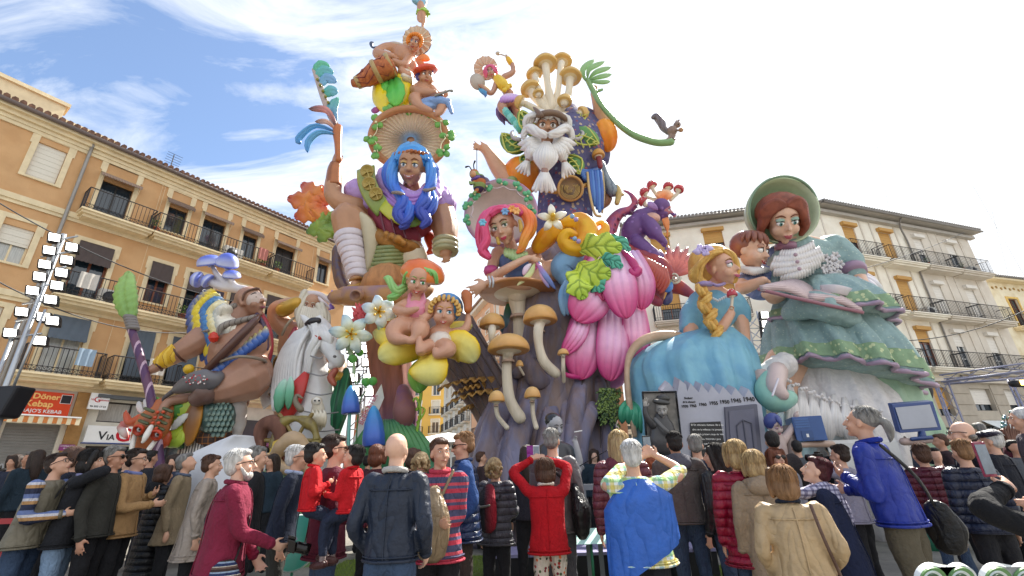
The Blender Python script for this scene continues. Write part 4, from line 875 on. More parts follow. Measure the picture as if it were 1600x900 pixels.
# ------------------------------------------------------------------ white horse, bearded warrior
def horse_group():
 V=View(12.6);t=root(V,'bearded_warrior','bearded warrior statue with raised arm behind the white horse, horned skull on his head',450)
 SKN=paint('#b98a6c',.45);m=M()
 V.tube(m,[(455,520,.4,16),(435,500,.2,15),(431,482,0,11),(450,474,-.2,9),(464,470,-.3,7)]);V.ball(m,462,545,.6,26,42,26);V.ball(m,484,478,.3,17,20,16);V.tube(m,[(470,530,.5,16),(505,560,.5,18),(530,572,.3,12),(520,600,-.1,10)]);V.tube(m,[(450,570,.6,22),(445,620,.6,18),(450,700,.6,15),(450,800,.6,15)]);V.tube(m,[(490,590,.6,22),(500,650,.6,18),(505,800,.6,15)])
 hand(m,V.p(464,470,-.3),V.p(478,466,-.3)-V.p(464,470,-.3),CU,-CF,18*V.s(464,470),curl=.7);obj('body',m,SKN,t,vox=.045)
 fr=frame_of(yaw=8,pitch=-4,roll=-12);hc=V.p(487,476,-.15);R=17*V.s(487,476);m=M();head_prims(m,hc,fr,R,nose=.15);obj('head',m,SKN,t,vox=.03);face(t,hc,fr,R,iris='#b05a3a',lid='#9a6e58',brow='#cfc6b4',eye=1.1,teeth=True)
 for i in range(11):m=M();x=473+i*2.9;V.lock(m,[(x,484-abs(i-5)*.8,-.35,4),(x+(i-5)*.8,502,-.45,4.5),(x+(i-5)*1.2,520-abs(i-5),-.4,1.2)],n=3,k=5);obj('beard_lock',m,paint('#d9d0bd'),t)
 for a,c in(([(478,458,-.2,8),(470,480,-.3,8),(468,500,-.35,6),(480,515,-.4,5)],'#cfc6b3'),([(500,478,-.3,8),(508,492,-.35,7),(512,505,-.35,5)],'#cfc6b3')):m=M();V.lock(m,a,n=4);obj('side_braid',m,paint(c),t)
 for a in([(478,459,-.2,5),(500,460,-.2,4),(516,472,-.1,3.2),(526,471,-.1,2.4)],[(498,466,-.2,3),(512,478,-.2,2.6),(517,482,-.2,2)],[(510,466,-.1,3),(518,462,-.1,2.5),(521,458,-.1,2)]):m=M();V.tube(m,a);obj('horn_branch',m,paint('#d9cdcf'),t)
 for x,y,r in((521,461,5),(518,482,5),(533,470,3.5)):m=M();lathe(m,V.p(x,y,-.15),(CU-CR*.3),[(r*V.s(x,y),-.03),(r*.9*V.s(x,y),.05),(.002,.16)],12,col=tuple(lin('#8a6ac2')));obj('mushroom_cap',m,VC,t)
 for a,r in(([(443,484),(462,474)],12),([(500,487),(507,492)],6),([(478,498),(486,503)],6),([(520,585),(533,590)],10)):m=M();V.tube(m,[(a[0][0],a[0][1],-.25,r),(a[1][0],a[1][1],-.35,r*.9)],sub=1);obj('gold_cuff',m,paint('#c79a35',.3,metal=.3),t)
 m=M();V.tube(m,[(462,515,-.05,5),(455,535,-.1,7),(453,560,-.1,7)]);obj('shoulder_strap',m,paint('#a8404f'),t);m=M();V.tube(m,[(441,523,-.05,2.2),(448,508,-.2,2.2),(458,498,-.2,2.2),(470,495,0,2.2)]);obj('arm_ring',m,paint('#a39a84'),t)
 m=M();k=V.s(442,575);lathe(m,V.p(442,575,-.05),(-CF-CR*.5),[(16*k,0),(17*k,.06),(13*k,.11),(12.5*k,.05),(7*k,.1),(.001,.14)],24,cols=LC('#8a6a2a','#c79d4a','#b88a3a','#7a5c30','#a07c42','#b9924c'),xr=1.3);obj('round_shield',m,VC,t)
 a=root(V,'battle_axe','white double bladed axe head left of the horse statue',417,cat='axe');k=V.s(417,600)
 for s_ in(-1,1):m=M();V.leaf(m,[(420,604,0),(412,604+s_*14,0),(418,604+s_*30,0)],9,LC('#d7dadd','#eef0f2'),prof=lambda q:.35+.65*q,thick=.08);obj('blade',m,VC,a)
 m=M();V.tube(m,[(408,606,0,3),(432,600,.1,3)]);obj('shaft',m,paint('#8f9399',.3),a)
 h=root(V,'white_horse','white horse statue with long carved mane and heavy brow',495);W1=paint('#e3e2e0',.55,scale=2);V=View(12.2)
 m=M();V.ball(m,500,520,0,21,20,18,rot=-20);V.tube(m,[(498,512,0,18),(512,535,-.25,16),(522,556,-.4,12),(529,564,-.42,11)]);V.tube(m,[(490,520,.15,20),(484,560,.2,24),(490,600,.15,30),(492,650,.1,36),(492,700,.1,40),(492,800,.1,40)]);V.tube(m,[(524,560,-.4,8),(534,557,-.4,5)]);V.ball(m,519,572,-.36,8,6,8)
 V.tube(m,[(484,508,-.1,6),(476,498,-.1,5),(470,492,-.1,2)]);V.tube(m,[(502,503,-.1,6),(500,494,-.1,3)]);obj('body',m,W1,h,vox=.04,disp=(.05,.35))
 for i in range(12):
  x=492-i*2.6;m=M();V.lock(m,[(x,508+i*1.2,-.38+i*.04,5),(x-12-i,535+i*2,-.48+i*.04,7),(x-16-i*1.4,575+i*2,-.42+i*.03,7),(x-12-i*2.1,620+i*1.5,-.35,5),(x-8-i*2.2,650-i,-.3,1.5)]if i>2 else[(x,506,-.4,6),(x+6,526,-.5,6.5),(x-4,552,-.5,6),(x-10,590,-.4,2)],n=3,k=5);obj('mane_lock',m,W1,h)
 for i in range(4):m=M();V.tube(m,[(487+i*7,505+i*2,-.34,5),(497+i*6,517+i*3,-.48,6),(508+i*3,531+i*2,-.5,3)],n=6);obj('forelock',m,W1,h)
 m=M();V.tube(m,[(480,506,-.38,4),(488,502,-.46,6),(497,501,-.42,5)]);obj('brow_patch',m,paint('#26242a'),h)
 m=M();V.ball(m,497,527,-.55,7,3,4,rot=-35,n=10);e=obj('eye',m,paint('#b23c30',.2),h);m=M();V.ball(m,523,557,-.78,3,2.4,2,n=8);obj('nostril',m,paint('#6f6a6a'),h)
 m=M();V.tube(m,[(524,579,-.5,5),(517,590,-.5,6),(522,600,-.5,4)]);obj('bit',m,paint('#a8543f'),h)
 for(y,x0,x1)in((558,482,505),(585,480,512),(615,476,520),(645,474,528),(672,474,530)):
  m=M();V.tube(m,[(x0,y-3,-.5,1),(500,y+2,-.72,1.2),(x1,y-1,-.5,1)],n=5);obj('neck_seam',m,paint('#8f8f90'),h)
 m=M();V.tube(m,[(478,584,-.45,6),(466,605,-.62,13),(455,630,-.6,15),(446,652,-.5,9)],flat=.4,fax=CF,n=14);obj('red_lining',m,paint('#c22f28'),h)
 for a,w in(([(445,592,-.75),(438,615,-.8),(434,645,-.75)],10),([(454,588,-.85),(452,612,-.9),(450,640,-.85)],7)):m=M();V.leaf(m,a,w,LC('#bfe0cf','#5fae87','#2c7a50'),vein=.15,serr=5,samp=.1);obj('green_feather',m,VC,h)
 o=root(V,'owl','pale barn owl relief perched on the chest of the white horse statue',497,cat='owl');m=M();V.ball(m,497,650,-1.0,12,26,8);V.ball(m,495,627,-1.05,9,8,8);obj('body',m,paint('#d8cfba'),o,vox=.03)
 m=M();V.ball(m,495,627,-1.22,6.5,6,2.5);dk=obj('face_disc',m,paint('#f1ece0'),o)
 for x in(492,498.5):m=M();V.ball(m,x,626,-1.31,1.5,1.6,1.2,n=8);obj('eye',m,MBK,dk)
 for i in range(7):m=M();V.leaf(m,[(488+i*3,640+(i%2)*5,-1.18),(489+i*3,652,-1.22),(491+i*2.6,668,-1.15)],3.4,LC('#e9e2d0','#c9b995'),nu=2,nv=4);obj('feather',m,VC,o)
 g=root(V,'seed_pod','tall dark green ribbed pod leaning right of the white horse',525,cat='plant');m=M();V.tube(m,[(541,578,.1,4),(538,600,.05,11),(530,635,0,14),(521,668,0,12),(514,700,0,9),(510,760,0,8)],n=24,lobes=6,lamp=.12);obj('pod',m,mat('pod_green',pattern=stripes([('#1f6a46',3),('#39895c',1),('#1a5238',2)],.22,0),rough=.4,var=.15),g)
 Vw=View(10.8);w=root(Vw,'ship_wheel','gnarled golden green ship wheel between the horse and the hooded figure',460,cat='wheel');m=M();ring=[]
 for i in range(25):a=2*pi*i/24;ring.append((462+33*cos(a),688+34*sin(a),0,7+2.4*sin(a*5)))
 Vw.tube(m,ring,n=9,sub=2,round_=False);obj('rim',m,paint('#8a7a3c',c2='#5a4630',c2amt=.7),w)
 for a in range(0,360,60):m=M();x=462+50*cos(radians(a));y=688+46*sin(radians(a));Vw.tube(m,[(462,688,0,3),(462+30*cos(radians(a)),688+30*sin(radians(a)),0,3),(x,y,0,3.4),(x+2,y,0,1.5)],n=7);obj('spoke',m,paint('#857036'),w)
 m=M();Vw.tube(m,[(470,640,0,5),(462,628,0,4),(464,618,0,3),(472,622,0,1.5)]);obj('hook',m,paint('#756a55'),w)
 d=root(Vw,'prow_carving','brown curled wooden prow carving beside the ship wheel',425,cat='carving');m=M();Vw.tube(m,[(408,720,0,7),(406,690,0,9),(410,668,0,11),(424,660,0,12),(436,668,0,12),(438,684,0,9),(434,696,0,7)],n=14,lobes=5,lamp=.08);Vw.tube(m,[(408,715,0,6),(406,760,0,7),(405,850,0,8)]);obj('prow',m,wood('carved_wood','#7a5344','#5c3b31'),d)
 m=M();Vw.leaf(m,[(428,690,-.1),(430,704,-.12),(428,722,-.1)],9,LC('#c8a62c','#d9b83a'),prof='strip',thick=.04);obj('flag',m,VC,d)
 Vh=View(9.6);f=root(Vh,'hooded_statue','hooded traveller statue in a beige cowl and green cloak holding a crooked staff',455);m=M();Vh.tube(m,[(430,716,.1,9),(440,700,0,13),(457,688,-.05,15),(472,700,0,12),(478,720,.1,9),(480,740,.1,6)],n=12);Vh.ball(m,457,700,.18,20,22,16);Vh.tube(m,[(420,715,.1,8),(436,727,-.1,9),(455,738,-.2,8)]);obj('hood',m,paint('#b89a74',bump=.3),f,vox=.03,disp=(.04,.2))
 m=M();Vh.sheet(m,[(455,722,.3,26,.3),(450,760,.3,42,.45),(448,900,.3,50,.55)],folds=9,amp=.08);obj('cloak',m,paint('#6f8a5a',bump=.3),f)
 fr=frame_of(yaw=25,pitch=-15);m=M();head_prims(m,Vh.p(456,706,.0),fr,13*Vh.s(456,706),ears=False);obj('head',m,paint('#b79c8c'),f,vox=.02)
 m=M();Vh.tube(m,[(407,690,-.2,2.5),(409,730,-.2,3),(402,770,-.2,3),(396,860,-.2,3)]);obj('staff',m,wood('carved_wood','#7a5344','#5c3b31'),f)
 c=root(View(10.5),'dust_sheet','white tarpaulin thrown over a stand behind the left crowd',380,cat='tarpaulin');Vc=View(10.8);m=M();R_=[]
 for(y,xa,xb,dd)in((682,372,402,0),(698,330,408,.0),(715,300,415,-.1),(760,290,420,-.2),(830,285,425,-.2)):R_.append(((xa+xb)/2,y,dd,(xb-xa)/2,.5))
 Vc.sheet(m,R_,folds=7,amp=.1);obj('sheet',m,mat('white_sheet','#d9dade',rough=.8,var=.05),c)
horse_group()
# ------------------------------------------------------------------ lilies, bells and the painted stump
def flowers():
 for(x,y,r,d,lab,cs)in((592,487,27,-.2,'large blue white lily with yellow heart at the top of the stump',LC('#f4d23c','#e9f0ea','#a9c8e0')),(548,522,33,-.1,'drooping pale blue trumpet lily left of the stump',LC('#efe04a','#dfe9d8','#9cc4da'))):
  V=View(11.4+d);t=root(V,'lily',lab,x,cat='flower')
  for i in range(6):
   a=radians(90+i*60+(10 if x>560 else 20));m=M();V.leaf(m,[(x,y,0),(x+r*.55*cos(a),y-r*.5*sin(a),-.25),(x+r*1.05*cos(a),y-r*.95*sin(a),-.12)],9.5,cs,cup=.35,thick=.04,vein=.1,nv=10);obj('petal',m,VC,t)
  m=M()
  for i in range(5):a=i*1.25;V.tube(m,[(x,y,-.1,1.4),(x+6*cos(a),y-6*sin(a),-.45,1.2),(x+8*cos(a),y-8*sin(a),-.6,2.2)],n=6)
  obj('stamen',m,paint('#e8b51e'),t)
  m=M();V.tube(m,[(x,y,.0,8),(x-2+(4 if x>560 else 0),y+22,.1,5),(x+4,y+40,.15,2.5),(x+5,y+60,.2,2.5)]);obj('calyx',m,paint('#a9c9a0'),t)
 V=View(11.3);t=root(V,'red_blossom','cluster of small red blossoms above the drooping lily',563,cat='flower')
 m=M();rn=random.Random(5)
 for i in range(34):V.leaf(m,[(563+rn.gauss(0,5),494+rn.gauss(0,4),0),(563+rn.gauss(0,8),490+rn.gauss(0,7),-.1)],3.5,LC('#b02a30','#d2434a'),nu=2,nv=3)
 obj('blossom',m,VC,t)
 V=View(11.5);t=root(V,'leafy_vine','thin vine with round green leaves hanging below the lilies',560,cat='plant');m=M();V.tube(m,[(552,560,0,1.2),(556,600,0,1),(566,590,0,1),(572,610,0,1),(560,640,0,1),(552,800,0,1.2)]);obj('stem',m,paint('#3c7a38'),t)
 for(x,y,r)in((551,562,7),(562,552,6),(567,525,5),(572,598,7),(582,597,7),(566,504,6)):m=M();V.leaf(m,[(x-r,y,-.05),(x,y-1,-.1),(x+r,y,-.05)],r,LC('#3f9a3c','#66b94e'),prof='round',cup=.2,nu=6);obj('leaf',m,VC,t)
 for(x,y0,y1,w,d,lab)in((548,602,645,13.5,0,'smaller blue bell flower on a teal stem'),(584,633,696,17,-.3,'larger blue bell flower in front of the stump')):
  V=View(11+d);t=root(V,'bell_flower',lab,x,cat='flower');k=V.s(x,y1);h=(V.p(x,y0)-V.p(x,y1)).length;c=V.p(x,y1);pr=[(w*k*.93,-.02),(w*k,0),(w*k*.96,h*.25),(w*k*.8,h*.55),(w*k*.5,h*.82),(w*k*.2,h*.97),(.002,h)]
  m=M();lathe(m,c,V.p(x,y0)-c,pr,24,cols=[ramp(LC('#2b3fa6','#2f63c4','#2a86c8','#3fb0d8'),i/6)for i in range(7)],wob=.04,lobes=6);obj('bell',m,VC,t)
  m=M();V.tube(m,[(x-1,y1-4,0,2.6),(x-3,y1+30,0,2.6),(x-5,800,0,3)]);obj('stem',m,paint('#6fb5a6'),t)
flowers()
def stump():
 V=View(12.8);t=root(V,'tree_stump','tall reddish brown tree stump with purple foot that carries the blue haired giant',610,cat='tree stump')
 m=M();V.tube(m,[(606,452,0,42),(606,480,0,36),(606,520,0,34),(610,570,0,31),(618,620,0,29),(622,655,0,30),(622,700,0,24),(622,830,0,26)],n=40,lobes=7,lamp=.07,twist=.03,sub=6)
 obj('trunk',m,mat('stump_paint',pattern=zgrad([(0,'#4e7a4c'),(.22,'#6a4a7a'),(.38,'#8a5658'),(.7,'#a5683c'),(1,'#b98452')],.8,7.5),rough=.6,var=.25,scale=1.3,stretch=(5,5,.5),bump=.6,bscale=4),t)
 m=M();V.tube(m,[(560,462,-.5,12),(525,464,-.6,11),(520,464,-.6,8)],n=14,lobes=5,lamp=.08);V.tube(m,[(540,462,-.5,15),(600,462,-.75,17),(650,458,-.5,14),(668,452,-.3,10)],n=16,lobes=5,lamp=.06);lathe(m,V.p(556,462,-1.2),-CF,[(9*V.s(556,462),-.5),(9*V.s(556,462),0),(7*V.s(556,462),.05),(5*V.s(556,462),-.12)],16);obj('branch',m,mat('log_paint','#b08355',rough=.6,c2='#7c6c92',c2amt=.6,scale=.8,bump=.5,bscale=5),t)
 m=M();V.tube(m,[(630,610,-1.0,10),(632,640,-1.25,18),(630,660,-1.2,14)],n=16);obj('root_knob',m,mat('knob_paint','#8f5f5c',c2='#6a4a80',c2amt=.7,scale=1,rough=.55),t)
 V=View(11.6);g=root(V,'leaf_skirt','ring of long green leaves wrapped round the foot of the stump',610,cat='plant')
 for i in range(13):x=566+i*7.6;m=M();V.leaf(m,[(606+(x-606)*.5,655,.1-.3*sin(pi*i/12)),(x,690,-.35*sin(pi*i/12)),(606+(x-606)*1.5,735+(i%3)*5,0),(606+(x-606)*1.6,800,0)],11,LC('#2e6e50','#4f9a52','#2f7a5e','#275a4a'),cup=.4,thick=.04,vein=.2);obj('leaf',m,VC,g)
 v=root(V,'curly_vine','lime green curling tendril under the yellow flower',655,cat='plant');m=M();V.tube(m,[(655,585,0,3),(658,615,0,2.5),(652,640,0,2.5),(644,632,-.05,2),(650,622,-.1,2),(657,640,-.05,2),(652,670,0,2.5),(648,700,0,2.5),(640,800,0,3)]);V.tube(m,[(652,660,0,2),(660,650,-.1,1.5),(664,640,0,1.2),(658,636,0,1)]);obj('tendril',m,paint('#9ccb3a'),v)
stump()
def yellow_flower():
 V=View(11.2);t=root(V,'yellow_flower','huge yellow flower in which two toddler figures sit',665,cat='flower');Y3=LC('#f7d42a','#f3df62','#eef0a8')
 for a,w in(([(640,545,.2),(605,528,.1),(583,519,.3)],14),([(665,550,.1),(620,548,-.5),(592,560,-.5)],22),([(672,548,0),(671,578,-.7),(668,602,-.6)],31),([(685,545,0),(722,540,-.4),(742,566,-.3)],25),([(680,535,.5),(705,518,.5),(738,508,.5)],14),([(655,530,.6),(640,510,.6),(618,505,.7)],14)):
  m=M();V.leaf(m,a,w,Y3,prof='leaf',cup=.25,lift=.25,thick=.07,nu=10,nv=14,vein=.06,edge=tuple(lin('#f7cf10')));obj('petal',m,VC,t)
 m=M();V.ball(m,664,550,.2,30,12,26);obj('heart',m,paint('#e8c832'),t)
 for a in([(660,560,.1),(648,580,-.1),(650,600,0),(657,614,0)],[(668,560,.1),(664,585,-.2),(658,612,0)]):m=M();V.leaf(m,a,11,LC('#a8cf4a','#5fa63a'),cup=.5);obj('sepal',m,VC,t)
yellow_flower()
def doll(V,t,hc_px,Rpx,skin,yaw,pitch,roll,prims,vox=.03,**fk):
 hc=V.p(*hc_px);R=Rpx*V.s(*hc_px);fr=frame_of(yaw,pitch,roll);m=M();hp=fk.pop('hp',{});head_prims(m,hc,fr,R,**hp);prims(m);b=obj('body',m,skin,t,vox=vox,sm=3);face(t,hc,fr,R,**fk);return hc,fr,R
def toddlers():
 SKB=paint('#d29c7e',.45);V=View(10.9)
 t=root(V,'toddler_girl_statue','toddler girl statue in pink romper and orange toadstool hat, green plaits',650)
 def pr(m):
  V.ball(m,650,488,.05,19,26,16);V.tube(m,[(652,462,0,8),(651,472,0,11)]);V.tube(m,[(636,474,0,9),(622,484,-.15,9.5),(636,487,-.4,7),(650,483,-.5,5)]);V.tube(m,[(666,474,0,8),(672,488,-.2,8),(662,497,-.4,6)])
  V.tube(m,[(640,510,-.1,17),(620,514,-.3,17),(618,528,-.45,12),(635,531,-.6,7)]);V.tube(m,[(655,510,-.1,16),(656,516,-.45,15),(648,530,-.55,8),(640,533,-.6,6)])
  hand(m,V.p(648,484,-.5),CR+CU*.4,CU,-CF,13*V.s(650,485),curl=.7);hand(m,V.p(664,495,-.4),-CR+CU*.3,CU,-CF,13*V.s(650,485),curl=.7)
 doll(V,t,(654,440,-.2),25,SKB,8,-6,-8,pr,hp=dict(jaw=.62,cheek=.33,nose=.07),iris='#3f9a5a',lid='#c98f78',lip='#b83e38',look=(.8,0),eye=1.25,teeth=True,closed=.1,brow='#6a9a40')
 m=M();V.ball(m,650,490,-.02,20.5,22,17.5);V.ball(m,648,508,-.05,21,12,19);V.tube(m,[(640,472,-.15,5),(641,460,0,4)]);V.tube(m,[(662,472,-.15,5),(660,460,0,4)]);obj('romper',m,paint('#e88fa5',bump=.3),t,vox=.03,disp=(.03,.12))
 m=M();k=V.s(662,425);lathe(m,V.p(661,427,.05),(CU*1+CR*.28-CF*.25),[(33*k,-8*k),(35*k,-3*k),(34*k,4*k),(27*k,14*k),(14*k,20*k),(.01,22*k)],28,cols=LC('#f3e6cf','#ef8a30','#f08028','#e36a1c','#e8702a','#ef8238'));obj('hat',m,VC,t)
 for i in range(9):m=M();x=640+i*4.2;V.lock(m,[(657,417+abs(i-4)*.5,-.3,4),(x-(4-i)*.9,422+abs(i-4),-.35,4.5),(x-(4-i)*2.2,430+abs(i-4)*3,-.15,3)],n=3,k=5);obj('hair_lock',m,paint('#8ccf6e'),t)
 m=M();V.lock(m,[(634,446,0,6),(622,455,-.1,7),(614,448,-.15,6),(607,436,-.15,6),(600,434,-.15,1.5)],n=4);obj('plait',m,paint('#9ad07a'),t);m=M();V.lock(m,[(632,450,0,6),(618,462,-.1,6),(608,466,-.15,5)],n=4);obj('plait',m,paint('#7fbf66'),t)
 b=root(V,'baby_statue','baby statue with blond curls and blue cap lying in the yellow flower',695)
 def pb(m):
  V.ball(m,690,526,0,24,18,16,rot=-15);V.tube(m,[(695,508,0,8),(693,515,0,11)]);V.tube(m,[(708,520,0,8),(724,517,-.1,7.5),(731,505,-.1,6),(731,492,-.1,4.5)]);V.tube(m,[(676,520,0,8),(662,526,-.1,7),(657,532,-.2,5)])
  V.tube(m,[(690,540,-.2,15),(700,546,-.5,14),(690,552,-.6,9),(682,554,-.6,7),(680,547,-.62,5.5)]);V.tube(m,[(675,540,-.2,13),(660,545,-.5,11),(657,549,-.6,8),(655,535,-.6,6),(656,527,-.6,4)])
  hand(m,V.p(731,492,-.1),CU,-CR,-CF,13*V.s(731,490),curl=.7)
 hc,fr,R=doll(V,b,(695,489,-.15),26,SKB,5,6,-6,pb,hp=dict(jaw=.66,cheek=.34,nose=.07),iris='#3a86a8',lid='#cf9a84',lip='#b8443e',look=(.7,.4),eye=1.2,teeth=True,closed=.1,brow='#c9963a')
 m=M();V.ball(m,688,534,-.18,19,17,16);obj('nappy',m,paint('#e6d9cc',bump=.4),b,vox=.03,disp=(.04,.12))
 H=hf(hc,fr,R);m=M();ellip(m,H(.12,.35,-.32),(fr[0]*.95*R,fr[2]*.8*R,fr[1]*.92*R),18);obj('cap',m,paint('#4d8cc4',bump=.2),b)
 for i in range(12):a=radians(-15+i*19);m=M();cx,cy=.76*cos(a),.18+.66*sin(a);htube(m,H,R,[(cx,cy,.30,.10),(cx*1.12,cy*1.1+.08,.42,.11),(cx*1.2,cy*1.05-.04,.52,.10),(cx*1.02,cy*.96-.08,.56,.07),(cx*.98,cy,.5,.04)]);obj('curl',m,paint('#dfae58'),b)
 w=root(V,'clay_cup','small orange carved cup held up by the baby statue',731,cat='cup');m=M();V.tube(m,[(731,484,-.2,6),(731,474,-.2,7),(729,463,-.2,9),(728,460,-.2,8)],n=12,lobes=5,lamp=.08);obj('cup',m,paint('#c06a34'),w)
toddlers()
# ------------------------------------------------------------------ blue haired giant
def leaf_cluster(V,par,x,y,d,r,rn,cs=('#3f8a34','#7fbf45')):
 for i in range(4):a=rn.uniform(0,2*pi);m=M();V.leaf(m,[(x,y,d),(x+r*.6*cos(a),y+r*.6*sin(a),d-.06),(x+r*cos(a),y+r*sin(a),d)],r*.38,LC(*cs),nu=2,nv=5,cup=.3,thick=.015);obj('leaf',m,VC,par)
 m=M();V.ball(m,x,y,d-.08,r*.17,n=6);obj('berry',m,paint('#e9e0b0'),par)
def blue_giant():
 V=View(14.2);t=root(V,'blue_haired_giant','crouching giant statue with long blue hair, lilac cape and shell hat',630);SKN=paint('#b98762',.45);rn=random.Random(9)
 hc=V.p(643,262,-1.15);R=30*V.s(643,262,-.9);fr=frame_of(2,-4,-2);m=M();head_prims(m,hc,fr,R,jaw=.54,nose=.11,cheek=.26,long=1.05);V.tube(m,[(643,285,-.6,13),(643,305,-.3,18)])
 V.ball(m,630,335,0,58,40,34);V.ball(m,615,375,.1,44,34,30)
 V.tube(m,[(572,322,-.2,22),(545,322,-.5,18),(522,308,-.7,14),(521,285,-.7,13),(526,258,-.7,9),(528,246,-.7,7.5)]);V.tube(m,[(685,325,-.2,24),(694,350,-.4,22),(697,372,-.6,18),(697,388,-.7,13),(697,395,-.75,10)])
 V.tube(m,[(600,385,-.2,30),(565,360,-.7,26),(541,338,-1.1,23),(543,365,-1.05,20),(549,395,-1.0,18),(556,420,-1.0,13),(560,432,-1.0,10)],sub=5);V.tube(m,[(556,434,-1.0,9),(557,441,-1.25,9),(554,445,-1.4,7)])
 V.tube(m,[(630,385,-.1,28),(645,405,-.6,24),(642,428,-.4,20),(630,445,.2,16)])
 hand(m,V.p(529,250,-.7),CU,CR,-CF,24*V.s(528,240),curl=1.1);hand(m,V.p(697,392,-.75),Vector((.0,0,-1))+CR*.1-CF*.2,-CR,-CF+-CR,32*V.s(697,400),curl=.42,spread=.25);obj('body',m,SKN,t,vox=.05)
 face(t,hc,fr,R,iris='#6a8aa0',lid='#c9a468',lip='#b9756a',brow='#8a5a34',smile=.10,mw=.27,eye=1.05,closed=.35,teeth=True,long=1.0)
 k=V.s(638,215,-.4);c=V.p(639,216,-.35);ax=(-CF*1.0-CU*.12).normalized();u=CR;w=CU
 m=M();n=80;vs=[];fs=[];cs=[];rings=[(.10,.20,'#5ba6d8'),(.34,.17,'#e9e0d2'),(.6,.11,'#f2e4cc'),(.86,.0,'#ecd3ae'),(.93,.0,'#c9a27a')]
 for j,(r,dz,cc)in enumerate(rings):
  for i in range(n):a=2*pi*i/n;ri=.035*(1 if i%2 else-1)*(r>.2);vs.append(c-ax*(dz+ri)*62*k+u*cos(a)*r*63*k+w*sin(a)*r*49*k);cs.append(mixc(tuple(lin(cc)),tuple(lin('#b08a66')),.0 if i%2 else .5))
 for j in range(len(rings)-1):
  for i in range(n):a=j*n+i;b=j*n+(i+1)%n;fs.append((a,b,b+n,a+n))
 m.add(vs,fs,cs);m2=M();obj('shell',m,VC,t,smooth=False)
 m=M();ring=[]
 for i in range(49):a=2*pi*i/48;p=c+u*cos(a)*59*k+w*sin(a)*46*k;ring.append((*p,6*k))
 tube(m,ring,n=10,sub=1,round_=False,fax=ax);obj('hat_rim',m,paint('#b87a48',.4),t)
 m=M();ellip(m,c-ax*26*k,(u*50*k,ax*-11*k,w*39*k),24);obj('hat_crown',m,paint('#b07a50'),t)
 for i in range(9):
  a=radians(-25+i*29);leaf_cluster(V,t,639+60*cos(a),215-47*sin(a),-.62,13,rn)
 m=M();g=[]
 for i in range(41):a=radians(-30+i*6);q=57-5*abs(sin(i*pi/5));g.append((639+q*cos(a),215-q*.77*sin(a),-.66,.9))
 V.tube(m,g,n=5,sub=1);obj('garland',m,paint('#dcd2a4'),t)
 B=LC('#4fa8e6','#2f74d8','#2547b8','#2a3aa0')
 m=M();H=hf(hc,fr,R);ellip(m,H(0,.42,-.3),(fr[0]*.92*R,fr[2]*.78*R,fr[1]*.72*R),18,col=tuple(lin('#3d95dd')));obj('hair_crown',m,VC,t)
 for i in range(13):q=-1+i/6;m=M();V.lock(m,[(643+q*3,226,-1.0,5),(643+q*17,231+abs(q)*2,-1.3,5.5),(643+q*24,239+abs(q)*10,-1.4,4)],n=3,k=5,cols=LC('#63b8f0','#3f90de'));obj('fringe_lock',m,VC,t)
 LS=[[(620,243,-1.1,7),(613,268,-1.2,9),(615,290,-1.3,9),(623,302,-1.5,8),(631,318,-1.6,11),(623,335,-1.6,10),(634,349,-1.6,8),(626,356,-1.6,4)],[(617,248,-.9,6),(605,265,-1.0,8),(606,285,-1.1,7),(616,300,-1.4,6)],[(633,310,-1.5,6),(641,325,-1.6,8),(637,343,-1.7,7),(628,350,-1.7,3)],[(667,243,-1.1,7),(674,268,-1.2,9),(673,288,-1.3,8),(668,298,-1.4,7),(664,315,-1.6,11),(657,330,-1.6,10),(667,344,-1.6,8),(659,355,-1.6,4)],[(668,252,-1.0,7),(679,268,-1.1,8),(677,280,-1.2,4)],[(672,298,-1.3,6),(677,313,-1.4,8),(672,330,-1.5,7),(662,340,-1.6,3)]]
 for l in LS:m=M();V.lock(m,l,n=6,cols=B,tw=.18);obj('hair_lock',m,VC,t)
 for x in(622,671):m=M();V.tube(m,[(x-8,297+(x<640)*4,-1.75,2.6),(x,301-(x>640)*4,-1.85,3),(x+8,304-(x>640)*10,-1.75,2.6)]);obj('hair_tie',m,paint('#8c7f76'),t)
 m=M()
 for i in range(9):q=-1+i/4;V.ball(m,643+q*24,236+abs(q)*5,-1.72+abs(q)*.35,3.6,n=8)
 obj('flower_band',m,paint('#b5642c',c2='#7a4a2a',scale=12),t)
 m=M();V.ball(m,575,303,-.25,38,22,34,rot=-14);V.ball(m,684,318,-.2,30,30,32,rot=25);V.tube(m,[(600,280,-.6,14),(622,312,-1.1,13),(650,322,-1.2,13),(676,305,-.9,14),(682,285,-.4,12)]);V.tube(m,[(600,272,-.3,12),(625,300,-.9,12),(652,310,-1.0,12),(672,295,-.7,12)]);V.tube(m,[(550,312,-.3,8),(580,320,-.6,8),(590,312,-.7,8)])
 obj('cape',m,mat('cape_lilac','#bd9ad2',rough=.55,bump=.1,crease=.3,cscale=1.4),t,vox=.05,disp=(.10,.45),sm=3)
 for i in range(5):m=M();y=296+i*6;V.tube(m,[(608-i*3,y-16,-.95,3),(622,y+4,-1.5,4),(645,y+12,-1.62,4),(668,y+3,-1.4,4),(680+i*2,y-12,-.9,3)],n=7);obj('cape_fold',m,paint('#a878c6'),t)
 m=M();V.leaf(m,[(571,262,-.9),(573,285,-1.15),(585,310,-1.2),(600,328,-1.15)],15,LC('#8f9a3a','#98a045','#7c9a3a'),prof='strip',cup=.2,thick=.06);sa=obj('sash',m,VC,t)
